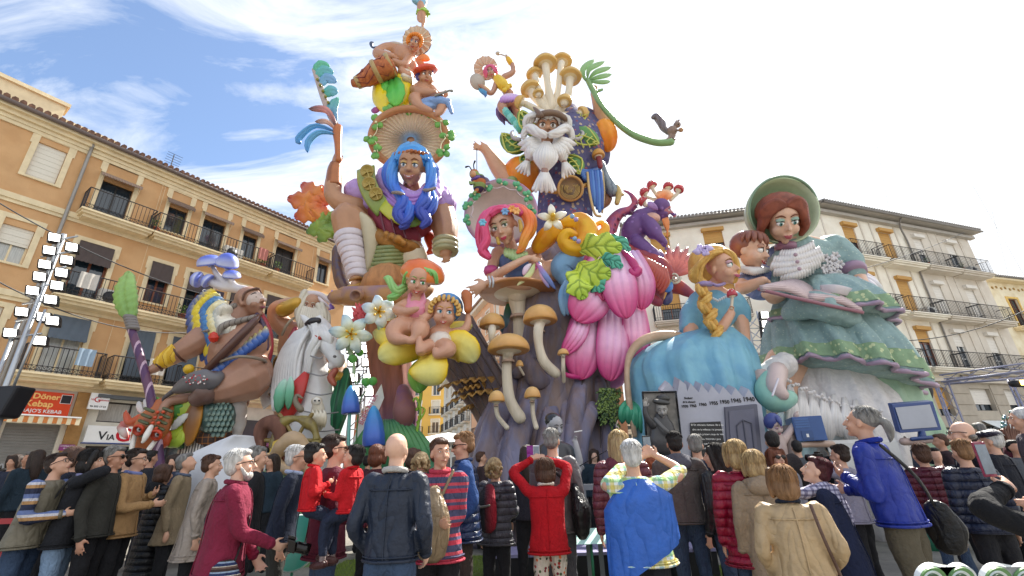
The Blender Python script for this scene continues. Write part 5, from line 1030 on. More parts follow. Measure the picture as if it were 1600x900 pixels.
 m=M();V.leaf(m,[(596,318,-1.2),(618,338,-1.35),(645,345,-1.4),(664,332,-1.1)],10,LC('#b9c436','#d4cc3a','#5f9a44','#cfc63a'),prof='strip',cup=.2,thick=.06);obj('sash',m,VC,t)
 for(x,y)in((574,268),(577,287),(588,303)):
  m=M();k2=V.s(x,y,-1.3);lathe(m,V.p(x,y,-1.32),-CF,[(9*k2,0),(11*k2,.04),(10*k2,.08),(8*k2,.03)],20);
  for a in range(5):V.tube(m,[(x,y,-1.36,1.2),(x+9*cos(a*1.257),y+9*sin(a*1.257),-1.36,1.2)],n=5,sub=1)
  obj('brooch',m,paint('#b39a4c',.35,metal=.2),sa)
 m=M();V.ball(m,627,345,-.15,52,34,37);V.tube(m,[(590,330,-.5,16),(612,360,-.8,20),(640,372,-.6,18)]);obj('bodice',m,mat('bodice_red','#8f3444',rough=.6,var=.1,bump=.5,bscale=30),t,vox=.05)
 for x in(592,607,622):m=M();V.tube(m,[(x,322,-.95,2),(x+5,345,-1.3,2),(x+12,372,-1.25,2)],n=6);obj('bodice_seam',m,paint('#6a2434'),t)
 m=M();V.tube(m,[(585,365,-.9,11),(605,376,-1.25,12),(630,384,-1.3,12),(648,388,-1.0,10)],n=12);V.ball(m,612,370,-1.6,7);V.ball(m,622,374,-1.65,8);V.ball(m,604,366,-1.5,6);V.ball(m,631,380,-1.6,6);obj('belt',m,mat('carved_gold','#a87434',rough=.35,metal=.35,var=.2,scale=6,bump=.6,bscale=9),t,vox=.04)
 for i in range(12):
  y=385+i*6.2;x0=583-i*1.0;x1=637-i*2.2;m=M();V.tube(m,[(x0,y+3,-1.05,3.6),((x0+x1)/2,y+1,-1.45,3.7),(x1,y-(1 if i<9 else 2),-1.15,3.6)],n=8);bb=obj('bamboo_cane',m,paint('#7f8a55',c2='#a3a468',scale=3),t)
  m=M()
  for q in(.12,.3,.48,.66,.86):x=x0+(x1-x0)*q;V.ball(m,x,y+2-q,-1.05-.36*sin(pi*q),1.6,4.3,4.3,n=8)
  obj('cane_joint',m,paint('#5c6638'),bb)
 for i in range(8):y=372+i*8.2;k2=V.s(549,y,-1);m=M();a=V.p(546+i*1.9,y,-1.03);rr=(22.5-i*.9)*k2;lathe(m,a,Vector((-.12,0.05,1))+CR*(.12 if i%2 else-.1),[(rr*.96,-.12),(rr*1.01,-.08),(rr*1.03,.06),(rr*.98,.11)],20,wob=.01);obj('leg_wrap',m,paint('#d9cfd4',bump=.3),t)
 m=M();V.leaf(m,[(558,330,-1.2),(574,352,-1.25),(580,385,-1.2),(574,425,-1.1)],12,LC('#c9bb9a','#bfb18e','#a99a78'),cup=.5,thick=.1);obj('thigh_cloth',m,VC,t);m=M();V.tube(m,[(640,402,-.75,27),(648,420,-.6,24),(640,436,-.3,18)]);obj('thigh_cloth',m,paint('#cfc0a2',bump=.3),t)
 m=M();V.tube(m,[(545,450,-1.5,7),(560,446,-1.3,8.5),(574,440,-.9,7)],flat=.6,fax=CU);obj('sandal',m,paint('#b98a3c'),t);m=M();V.tube(m,[(548,438,-1.35,3),(558,434,-1.5,3),(567,436,-1.2,3)]);obj('sandal_strap',m,paint('#a8743a'),t)
 m=M();V.tube(m,[(521,292,-.72,12.5),(522,270,-.75,11),(525,257,-.74,9)],round_=False,n=14);obj('bracer',m,paint('#a8663c',.3,metal=.4),t)
 for i in range(3):m=M();k2=V.s(697,385,-.7);lathe(m,V.p(696,378+i*7,-.68),Vector((0,0,1)),[(19*k2,-.08),(21*k2,0),(19*k2,.08)],18,wob=.02);obj('cuff',m,paint(('#b9b48a','#c9c49c','#a8a67a')[i]),t)
 for i in range(5):m=M();V.leaf(m,[(703,330+i*4,-.5),(709,345+i*5,-.6),(707-i,362+i*4,-.5)],4.5,LC('#8a8a68','#a9a888'),nu=2,nv=5);obj('shoulder_feather',m,VC,t)
 m=M();V.tube(m,[(530,390,.6,10),(530,415,.6,10),(536,440,.6,11),(548,460,.6,8)],n=12,lobes=4,lamp=.15);obj('cloak_tail',m,paint('#6f5648',c2='#4c4a72',c2amt=.8),t);m=M();V.tube(m,[(672,372,.3,10),(676,388,.3,8),(668,396,.3,3)]);obj('cloak_tail',m,paint('#c2452a'),t)
 for(x,y,R_,cs,rot,lab)in((508,322,60,('#d8532a','#e58a2a','#b83a34'),168,'orange and red autumn maple leaf behind the giant knee'),(520,348,44,('#5c8a3a','#8fae3a','#4f7a34'),200,'green maple leaf below the orange one')):
  V3=View(14.8);l=root(V3,'maple_leaf',lab,x,cat='leaf')
  for i,(da,ll)in enumerate(((-62,.55),(-32,.85),(0,1.0),(32,.85),(62,.55))):
   a=radians(rot+da);m=M();V3.leaf(m,[(x,y,-.02*i),(x+R_*.5*ll*cos(a),y-R_*.5*ll*sin(a),-.12-.02*i),(x+R_*ll*cos(a),y-R_*ll*sin(a),.05)],R_*.26,LC(*cs),serr=4,samp=.45,vein=.1,cup=.1,nv=22,nu=6,thick=.05);obj('lobe',m,VC,l)
 s=root(V,'feather_staff','feathered staff with green and blue plumes in the giant raised fist',520,cat='staff');m=M();V.tube(m,[(529,250,-.85,5),(528,225,-.85,5.5),(527,207,-.85,7.5),(528,200,-.85,7)],n=12);obj('handle',m,paint('#b8672c',.3),s)
 m=M();V.tube(m,[(527,202,-.9,6),(510,165,-.9,5),(500,135,-.9,5),(489,108,-.9,2)],flat=.5);sp=obj('spine',m,paint('#b9a59a'),s)
 for a,w,cs in(([(490,112,-.9),(500,101,-.95),(515,104,-.9)],7,LC('#4fae8c','#63c49c')),([(494,120,-.9),(505,110,-.95),(521,114,-.9)],8,LC('#4fae9a','#6cb9c8')),([(499,135,-.9),(510,122,-.95),(526,128,-.9)],8,LC('#6aa8c8','#7aa8d8')),([(506,150,-.9),(516,142,-.95),(528,144,-.9)],9,LC('#3fae8a','#74b8d8')),([(524,195,-.9),(518,170,-.95),(528,152,-.9)],9,LC('#6a8fc8','#58b49c'))):
  m=M();V.leaf(m,a,w,cs,vein=.15,cup=.2,serr=6,samp=.08,thick=.04);obj('plume',m,VC,s)
 for a,w,cs in(([(526,198,-.95),(510,172,-1.1),(482,170,-1.0)],8,LC('#3a2a34','#d88a80','#3a2a34')),([(524,202,-.95),(510,190,-1.1),(492,190,-1.0)],6,LC('#c07a60','#e0b09a','#6a4038')),([(524,206,-.95),(492,196,-1.15),(466,216,-1.0),(470,224,-1)],8,LC('#2f7ab8','#4f9fd8','#3a86c8')),([(524,210,-.95),(500,206,-1.15),(482,220,-1.0),(480,238,-1)],8,LC('#3f8fc8','#63b0e0','#3a86c8'))):
  m=M();V.leaf(m,a,w,cs,prof='drop',vein=.2,cup=.3,thick=.04);obj('plume',m,VC,s)
 for i in range(5):m=M();V.ball(m,496+i*4.2,124+i*9,-1.02,2.6,n=8);obj('gem',m,paint('#8f8a34',.2),sp)
blue_giant()
# ------------------------------------------------------------------ music makers on the shell hat
def musicians():
 V=View(14.0);rn=random.Random(4);SK1=paint('#c28c6a',.45)
 l=root(V,'yellow_fruit','big yellow fruit with two green leaves on top of the shell hat',618,cat='fruit');m=M();V.tube(m,[(598,135,0,15),(600,155,0,17),(606,172,-.1,10)],n=16,lobes=4,lamp=.06);V.tube(m,[(630,130,0,18),(632,150,0,14),(625,168,0,8)],n=16);V.tube(m,[(606,150,-.3,9),(609,160,-.3,7)],n=12);obj('fruit',m,paint('#f2d81c',.35),l,vox=.04)
 for a,w in(([(614,120,-.3),(606,132,-.45),(600,142,-.4)],10),([(614,118,-.35),(618,142,-.6),(618,166,-.5)],15)):m=M();V.leaf(m,a,w,LC('#2c8a2c','#48b83a','#6fce3c'),vein=.15,serr=5,samp=.1);obj('leaf',m,VC,l)
 m=M();V.leaf(m,[(595,168,0),(586,172,-.05),(580,172,0)],5,LC('#b03a8a','#8a3a8a'));obj('leaf',m,VC,l)
 t=root(V,'drummer_statue','red haired drummer figure with a fan hat above the yellow fruit',640)
 def pr(m):
  V.ball(m,632,88,0,20,17,13,rot=-30);V.ball(m,640,108,0,13,16,11);V.tube(m,[(645,78,0,7),(650,72,0,7)]);V.tube(m,[(622,78,0,10),(604,76,-.15,9),(590,84,-.3,8.5),(602,86,-.5,6.5),(613,88,-.6,5)]);V.tube(m,[(640,92,-.1,8),(630,102,-.45,7),(616,96,-.6,5)]);V.tube(m,[(634,110,0,12),(636,122,-.2,9),(628,112,-.4,7)])
  hand(m,V.p(612,88,-.6),CR-CU*.3,CU,CF,13*V.s(610,88),curl=.4);hand(m,V.p(616,96,-.6),-CR*.3-CU,CR,CF,12*V.s(610,88),curl=.4)
 hc,fr,R=doll(V,t,(650,69,-.35),14,SK1,-8,-8,-18,pr,hp=dict(nose=.1),iris='#4a6a8a',lid='#a07a80',lip='#a04a44',brow='#8a4a2a',look=(-.4,0),eye=1.15,smile=.09)
 H=hf(hc,fr,R);rn2=random.Random(2)
 for i in range(15):a=radians(-30+i*17);m=M();cx,cy=.8*cos(a),.25+.68*sin(a);htube(m,H,R,[(cx*.7,cy*.8+.2,.2,.14),(cx*1.05,cy*1.05,.45,.16),(cx*1.15,cy-.15,.5,.13),(cx*1.0,cy-.28,.45,.06)]);obj('curl',m,paint('#ee8a22'),t)
 def fan(V,par,x,y,r,d,colr,colc,ax=None,n=14):
  k=V.s(x,y,d);c=V.p(x,y,d)
  for i in range(n):
   a=2*pi*i/n;a2=a+2*pi/n;am=(a+a2)/2;m=M();q=lambda a,r_,z:c+(CR*cos(a)+CU*sin(a))*r_*k-CF*z
   vs=[q(a,r*.3,0),q(a2,r*.3,0),q(a2,r,.02),q(am,r*1.04,.10),q(a,r,.02),q(am,r*.3,.06)];bk=[v+CF*.05 for v in vs];m.add(vs+bk,[(5,1,2,3),(0,5,3,4),(11,9,8,7),(6,10,9,11),(2,8,9,3),(3,9,10,4),(0,4,10,6),(1,7,8,2)]);obj('fan_rib',m,paint(colc),par,smooth=False)
  m=M();ring=[(*(c+(CR*cos(2*pi*i/24)+CU*sin(2*pi*i/24))*r*k),r*.05*k)for i in range(25)];tube(m,ring,n=6,sub=1,round_=False,fax=CF);obj('fan_rim',m,paint(colr),par)
 fan(V,t,652,64,22,-.05,'#4a3a52','#d8bfa2')
 m=M();V.ball(m,620,72,-.05,15,5,10,rot=-8);obj('shoulder_plate',m,paint('#c9b9a8',.35),t)
 for i in range(4):m=M();k=V.s(604,86);V.ball(m,603+i*2.4,83+i*.9,-.45,2,6,6,rot=10,n=8);obj('wrist_wrap',m,paint('#e0d2cc'),t)
 m=M();V.leaf(m,[(650,92,-.3),(662,90,-.4),(672,93,-.3)],6,LC('#e8741c','#f2913a'),nu=4);V.leaf(m,[(650,92,-.3),(658,100,-.4),(661,108,-.3)],5,LC('#e8741c','#d8601c'),nu=4);obj('neckerchief',m,VC,t)
 m=M();V.tube(m,[(590,74,.1,2),(582,74,.1,1.6),(580,68,.1,3),(583,66,.1,1)]);obj('tail',m,paint('#3a4a6a'),t)
 for i in range(5):m=M();V.tube(m,[(625+i*2,104+i*5,-.4,5),(637+i,108+i*5,-.25,5)],n=6,sub=1);obj('sleeve_ruffle',m,paint('#e3d9c6' if i%2 else '#c9b27a'),t)
 d=root(V,'hand_drum','long tapered orange drum laced with rope',585,cat='drum');m=M();V.tube(m,[(551,130,-.45,6),(562,128,-.5,9),(580,118,-.6,15),(600,108,-.7,18),(611,102,-.7,17)],n=18,round_=False);b=obj('shell',m,mat('drum_paint','#c2703c',rough=.45,c2='#8a4428',c2amt=.6,scale=4),d)
 for i in range(8):
  a=2*pi*i/8;m=M();pts=[]
  for q,(x,y,dd,r)in enumerate(((560,128.5,-.49,9.2),(572,122,-.56,13),(588,114,-.64,17.4),(602,107,-.7,18.8),(609,103,-.7,18))):
   kk=V.s(x,y,dd);T=(V.p(611,102,-.7)-V.p(551,130,-.45)).normalized();u=T.cross(CF).normalized();w=T.cross(u);aa=a+(.35 if q%2 else-.35);pts.append((*(V.p(x,y,dd)+(u*cos(aa)+w*sin(aa))*r*kk),1.1*kk))
  tube(m,pts,n=4,sub=1);obj('lacing',m,paint('#7a2c20'),b)
 for(x,y,dd,r)in((560,128.5,-.49,9.5),(589,113,-.64,18.5),(610,102,-.7,18)):m=M();kk=V.s(x,y,dd);T=(V.p(611,102,-.7)-V.p(551,130,-.45));lathe(m,V.p(x,y,dd),T,[(r*kk,-.09),(r*kk*1.05,-.04),(r*kk*1.05,.04),(r*kk,.09)],20);obj('hoop',m,paint('#b5965c'),b)
 t=root(V,'ukulele_boy_statue','plump boy figure with red cap playing a tiny guitar on the hat rim',668)
 def pu(m):
  V.ball(m,659,147,0,18,19,14);V.tube(m,[(660,130,0,8),(660,136,0,10)]);V.tube(m,[(646,140,0,9),(654,144,-.35,9),(672,145,-.5,6.5),(678,144,-.55,5)]);V.tube(m,[(674,140,0,8),(684,150,-.2,7),(696,147,-.4,5)]);V.tube(m,[(650,162,-.2,11),(648,154,-.5,10),(655,166,-.6,8),(672,173,-.6,5)]);V.tube(m,[(672,164,-.2,10),(690,161,-.4,10),(688,173,-.5,7),(682,178,-.6,5)])
  hand(m,V.p(676,145,-.55),CR,CU,CF,10*V.s(670,145),curl=.6);hand(m,V.p(695,148,-.4),CU+CR*.3,-CR,-CF,10*V.s(670,145),curl=.8)
 hc,fr,R=doll(V,t,(666,121,-.3),16,SK1,18,0,-6,pu,hp=dict(jaw=.68,cheek=.36,nose=.09),iris='#5a3a30',lid='#a8765c',lip='#a8564a',look=(.8,.3),eye=1.2,brow='#3a3058',closed=.1)
 H=hf(hc,fr,R);m=M();lathe(m,H(-.1,.55,-.1),fr[1]*1+fr[0]*-.35,[(1.05*R,-.1*R),(1.25*R,.05*R),(1.15*R,.3*R),(.7*R,.55*R),(.01,.62*R)],20);obj('cap',m,paint('#e0502c'),t)
 m=M()
 for i in range(9):a=radians(60+i*17);htube(m,H,R,[(.8*cos(a),.3+.5*sin(a),.2-.03*i,.2),(.9*cos(a),.1+.2*sin(a),.1-.05*i,.22),(.8*cos(a),-.35,-.1,.12)])
 obj('hair',m,paint('#4a3a86'),t)
 m=M();V.tube(m,[(650,168,-.35,7),(668,160,-.5,8),(688,158,-.6,8),(700,163,-.5,5),(706,176,-.5,3)],n=9);V.tube(m,[(648,160,-.45,8),(664,168,-.5,7),(700,158,-.5,5)],n=9);obj('loincloth',m,paint('#7fa0d2',bump=.3),t,vox=.03,disp=(.05,.15))
 g=root(V,'small_guitar','tiny brown guitar held by the boy with the red cap',690,cat='guitar');m=M();V.ball(m,680,150,-.7,7,5.5,2.5,rot=14);V.ball(m,688,149,-.7,5,4.4,2.5,rot=14);obj('soundbox',m,paint('#8a5a44',.3),g);m=M();V.tube(m,[(680,149.5,-.82,1.6),(702,141.5,-.78,1.6),(706,142,-.78,2.2)],n=6,sub=1);obj('neck',m,paint('#8f8a7a'),g)
 t=root(V,'acrobat_statue','tiny acrobat figure in green skirt balancing on one foot at the very top',657);m=M();V.tube(m,[(660,42,0,2),(662,32,0,4),(660,22,0,6),(658,12,0,7),(660,4,0,6)]);V.tube(m,[(657,20,0,5),(655,29,0,4),(656,33,-.05,2.4)]);V.tube(m,[(664,6,0,3),(664,-2,0,3)]);V.tube(m,[(652,5,0,3),(647,1,-.1,3),(648,-4,-.1,2.6)]);V.ball(m,655,-6,0,7);obj('body',m,SK1,t,vox=.03)
 m=M();V.tube(m,[(660,2,0,6.8),(659,11,0,6.2)]);V.tube(m,[(652,5,0,4),(647,1,-.1,4)]);obj('shirt',m,paint('#7fb4cc'),t,vox=.03);m=M();V.sheet(m,[(659,11,0,6,.1),(660,17,0,9,.16),(661,21,0,11,.2)],folds=7,amp=.12,n=28);obj('skirt',m,paint('#a4cc3c'),t)
 m=M();V.tube(m,[(660,42,0,1.2),(658,46,0,1.5)]);obj('perch',m,MIRON,t);m=M();V.ball(m,652,-9,0,8,6,6);obj('hair',m,paint('#c84a6a'),t)
 V=View(14.6);t=root(V,'tambourine_dancer_statue','pink haired dancer statue with fan hat, maraca and tambourine left of the mushrooms',785)
 def pd(m):
  V.tube(m,[(772,121,0,4),(779,126,0,5)]);V.tube(m,[(782,128,0,9),(790,140,0,7),(797,150,0,9)]);V.tube(m,[(788,120,0,5),(801,113,0,4.5),(801,102,-.05,4),(793,91,-.1,3)]);V.tube(m,[(776,130,0,5),(769,145,-.1,4),(760,142,-.2,4),(752,134,-.3,3)]);V.tube(m,[(796,156,-.05,9),(784,166,-.2,8),(795,180,-.1,6),(810,194,0,5),(812,206,0,4)]);V.tube(m,[(802,156,.1,8),(808,175,.1,7),(814,200,.1,5)])
  hand(m,V.p(793,91,-.1),CU-CR*.4,-CR,-CF,9*V.s(790,90),curl=.9);hand(m,V.p(752,135,-.3),-CR+CU*.4,CU,-CF,9*V.s(750,135),curl=.7)
 hc,fr,R=doll(V,t,(767,114,-.1),11,paint('#b98a72'),-5,0,18,pd,vox=.028,hp=dict(nose=.08),iris='#4a7a5a',lid='#c08a9a',lip='#b84a5a',brow='#8a3a50',smile=.1)
 fan(V,t,759,107,18,.05,'#6a4a5a','#d9bba2',n=12)
 H=hf(hc,fr,R)
 for i in range(13):a=radians(-30+i*20);m=M();htube(m,H,R,[(.5*cos(a),.3+.5*sin(a),.5,.16),(.85*cos(a),.15+.8*sin(a),.3,.2),(1.0*cos(a),.1+.9*sin(a),0,.14)],n=6);obj('hair_lock',m,paint('#e0608c'),t)
 m=M();V.tube(m,[(778,124,-.1,8),(786,133,-.12,9.5),(790,137,-.1,8)]);V.ball(m,793,137,-.35,4);V.ball(m,788,141,-.35,4);V.ball(m,797,134,-.25,4);obj('top',m,paint('#e8c02c'),t,vox=.03)
 for i in range(7):m=M();x=786+i*4.4;V.leaf(m,[(794+i*.8,146,-.3),(x,154,-.45),(x-3+i,162-i*.6,-.35)],4.5,LC('#e8d8ee','#c89adc','#8a5aa8'),cup=.4,nu=4,nv=6);obj('skirt_petal',m,VC,t)
 for i in range(5):m=M();V.leaf(m,[(782+i*5,160,.25),(778+i*5,175+i*2,.2),(784+i*5,190+(i%2)*5,.2)],4,LC('#7a4a8a','#4a3a6a'),nu=2,nv=5);obj('ribbon',m,VC,t)
 for i in range(6):m=M();V.tube(m,[(788+i*4.4,172+i*5,-.2,6),(791+i*4.2,175+i*5.4,-.2,6)],n=8,sub=1);obj('leg_wrap',m,paint('#58b8b0' if i%2 else '#7fd0c6'),t)
 for(x,y,x2,y2)in((798,98,794,92),(762,143,754,136)):m=M();V.tube(m,[(x,y,-.08,4.6),(x2,y2,-.15,4)],sub=1);obj('wristband',m,paint('#e8b82c'),t)
 b=root(V,'tambourine','pale round tambourine in the hand of the pink haired dancer',746,cat='tambourine');m=M();k=V.s(746,128);lathe(m,V.p(746,128,-.35),(-CF+CR*.5),[(12*k,-.04),(12.5*k,0),(12*k,.05),(.01,.05)],20);obj('skin',m,paint('#b9aca0'),b);m=M()
 for i in range(3):V.leaf(m,[(748,138,-.3),(752+i*3,142+i,-.35),(760-i,150+i,-.3)],3,LC('#3fa8c0','#2f5fb0'),nu=2,nv=4)
 obj('ribbon',m,VC,b)
 b=root(V,'maraca','small wooden maraca raised by the pink haired dancer',778,cat='maraca');m=M();V.ball(m,778,83.5,-.15,4,3,3,rot=-10,n=10);V.tube(m,[(780,84,-.15,1),(794,89,-.15,1)],sub=1);obj('maraca',m,paint('#c9b9a2'),b)
 return fan
FAN=musicians()
# ------------------------------------------------------------------ the great trunk with its toadstools
TRK=mat('trunk_paint','#85726c',rough=.6,var=.22,scale=1.1,c2='#6b7090',c2amt=.5,stretch=(2.2,2.2,.45),bump=.35,bscale=4,crease=.3,cscale=1.3)
TRK2=mat('root_paint','#7f7c94',rough=.6,var=.2,scale=1.0,c2='#8a7672',c2amt=.8,stretch=(2,2,.5),bump=.3,bscale=4,crease=.3,cscale=1.5)
def trunk():
 V=View(13.4);t=root(V,'giant_tree_trunk','massive grey brown tree trunk sculpture with blue tinted roots in the middle of the monument',860,cat='tree trunk')
 m=M();V.tube(m,[(868,430,.3,52),(868,500,0,78),(870,560,-.1,86),(868,610,-.2,88),(862,660,-.3,98),(858,720,-.4,112),(856,800,-.5,128)],n=56,lobes=13,lamp=.045,twist=.012,sub=7);obj('trunk',m,TRK,t)
 for a in([(788,600,-.9,9),(770,640,-1.3,13),(750,700,-1.5,15),(735,830,-1.6,17)],[(820,600,-1.5,8),(812,660,-2.0,12),(780,720,-2.2,14),(775,830,-2.2,15)],[(880,600,-1.5,7),(882,660,-2.0,10),(872,720,-2.2,13),(870,830,-2.2,14)],[(800,600,-1.3,12),(785,640,-1.7,20),(768,690,-2.0,22),(752,760,-2.2,24),(745,830,-2.2,26)],[(835,610,-1.6,12),(815,660,-2.1,20),(803,710,-2.4,22),(795,790,-2.5,26)],[(860,620,-1.6,12),(858,680,-2.2,20),(850,740,-2.4,22),(846,800,-2.4,22)],[(905,600,-1.5,14),(900,640,-2.0,15),(893,700,-2.2,17),(890,780,-2.2,20)],[(925,640,-1.7,13),(918,655,-2.0,14),(905,700,-2.2,15),(900,780,-2.2,18)],[(935,600,-1.3,12),(950,680,-1.6,16),(958,740,-1.8,22),(965,820,-1.8,24)]):
  m=M();V.tube(m,a,n=22,lobes=5,lamp=.06,sub=5);obj('root',m,TRK2,t)
 m=M();V.tube(m,[(820,560,-1.5,14),(838,590,-1.8,17),(850,596,-1.75,13)],n=14);V.ball(m,812,582,-1.5,13,10,10,rot=20);obj('knot',m,TRK,t)
 for(x0,y0,x1,y1)in((885,440,870,590),(915,560,905,610),(848,470,838,560),(870,600,872,700),(930,620,938,700)):
  m=M();V.tube(m,[(x0,y0,-1.33,1.2),((x0+x1)/2+5,(y0+y1)/2,-1.72,1.8),(x1,y1,-1.85,1)],n=5);obj('bark_groove',m,paint('#4f4448'),t)
 b=root(V,'leaning_limb','split log limb leaning left from the trunk under the yellow flower',740,cat='log');V1=View(12.6)
 m=M();V1.tube(m,[(700,520,0,44),(735,575,0,40),(770,630,-.1,36),(795,700,-.2,34),(805,800,-.2,36)],n=36,lobes=9,lamp=.05,flat=.55,fax=CF);obj('log',m,TRK,b)
 for i in range(6):m=M();V1.tube(m,[(672+i*12,540-i*8,-.55,1.2),(715+i*10,590-i*8,-.75,1.6),(752+i*9,650-i*9,-.6,1)],n=5);obj('plank_joint',m,paint('#57494a'),b)
 m=M();V1.tube(m,[(722,492,-.1,3),(755,540,-.1,4),(790,590,-.1,4)]);obj('pale_edge',m,paint('#d6ccc0'),b)
 f=root(V1,'bracket_fungus','golden brown frilled bracket fungus across the leaning limb',740,cat='fungus')
 for j,(x0,x1,y0,y1,w)in enumerate(((690,775,603,588,12),(705,785,625,605,10),(712,765,612,597,9),(722,745,640,630,6))):
  m=M();n=30;vs=[];rows=4
  for r_ in range(rows+1):
   for i in range(n+1):u=i/n;q=r_/rows;x=x0+(x1-x0)*u;y=y0+(y1-y0)*u-w*.5*sin(pi*u);wv=sin(i*1.3+j)*q;vs.append(V1.p(x-q*7,y+q*5+3.2*wv,-.4-q*.55*sin(pi*min(max(u,.05),.95))+.05*wv))
  k=len(vs);vs+=[v-Vector((0,0,.05))for v in vs];fs=[]
  for r_ in range(rows):
   for i in range(n):a=r_*(n+1)+i;fs+=[(a,a+1,a+n+2,a+n+1),(k+a,k+a+n+1,k+a+n+2,k+a+1)]
  fs+=[(rows*(n+1)+i,rows*(n+1)+i+1,k+rows*(n+1)+i+1,k+rows*(n+1)+i)for i in range(n)]
  cs=[ramp(LC('#7a4f22','#b98a42','#c99b50'),(i//(n+1))/rows)for i in range(k)];m.add(vs,fs,cs+cs);obj('frill',m,VC,f)
 V=View(10.9);G='toadstools growing from the trunk'
 for a in(('pale orange toadstool highest on the left, beside the table toadstool',769,510,20,9,[(769,516,0,6),(769,530,0,5),(776,550,.4,6)],.6),('tan toadstool with long curved stem right of the table toadstool',844,502,27,11,[(841,516,0,8),(842,540,0,7),(850,565,.0,8),(868,583,.1,8)],.3),('large wide toadstool with thick bent stem below the pink haired lady',795,548,33,11,[(793,560,0,8),(792,585,0,8),(797,625,0,9),(812,652,-.1,10)],-.1),('small toadstool low on the left roots with thin curved stem',776,627,13,7,[(775,632,0,3.5),(778,650,0,3.5),(792,668,-.4,4)],-.5),('small round toadstool low in the middle of the trunk',832,621,13,7,[(832,628,0,3.5),(833,648,0,3.5),(838,668,-.4,4)],-.5),('tiny toadstool right of the centre near the flower skirt',880,554,9,4,[(880,558,0,3),(880,575,0,3),(881,596,.3,3)],-.1),('tiny toadstool half hidden behind the large wide one',812,572,6,4,[(812,574,0,2),(818,585,.2,2)],.0)):
  mushroom(V,a[0],*a[1:6],d=a[6],group=G,dome=1.6,capc=('#eec886','#d59a4a'),ring=(a[1]-1,a[2]+(14 if a[3]>22 else 6),a[6],a[3]*.28)if a[3]>12 else None)
 mushroom(View(12.2),'table sized toadstool with broad brown cap on which the pink haired lady leans',808,458,60,14,[(808,470,0,14),(811,500,0,10),(812,560,.2,11),(815,600,.5,12)],d=-.1,capc=('#d09a62','#c0834c'),ring=(810,492,-.1,12),dome=.4)
 t=root(View(12.2),'hanging_ivy','mass of trailing green ivy hanging on the right side of the trunk',952,cat='plant');rn=random.Random(8);V=View(11.5)
 for s in range(12):
  x=938+s*2.5;m=M();L_=40+30*rn.random();st=[(x,608,0,.8),(x+1,608+L_*.5,-.1,.6),(x+2,608+L_,0,.4)];V.tube(m,st,n=4,sub=2,col=tuple(lin('#4a5a2c')))
  for i in range(22):y=606+L_*i/21;V.leaf(m,[(x+rn.gauss(0,2.0),y,-.05),(x+rn.gauss(0,4),y+4,-.15)],1.9,LC('#4f6b2c','#8aa24a' if rn.random()>.5 else '#3c5a2a'),nu=2,nv=2)
  obj('strand',m,VC,t)
 t=root(View(11),'dark_bud','dark blue green flower bud behind the table toadstool',795,cat='flower');V=View(13)
 for a in([(797,530,0),(785,505,-.1),(782,492,0)],[(800,530,-.1),(795,500,-.2),(797,468,-.1)],[(803,530,0),(806,505,-.1),(800,480,0)]):m=M();V.leaf(m,a,9,LC('#1f3a5a','#2f5f6a','#3f8a4a'),cup=.4);obj('leaf',m,VC,t)
trunk()
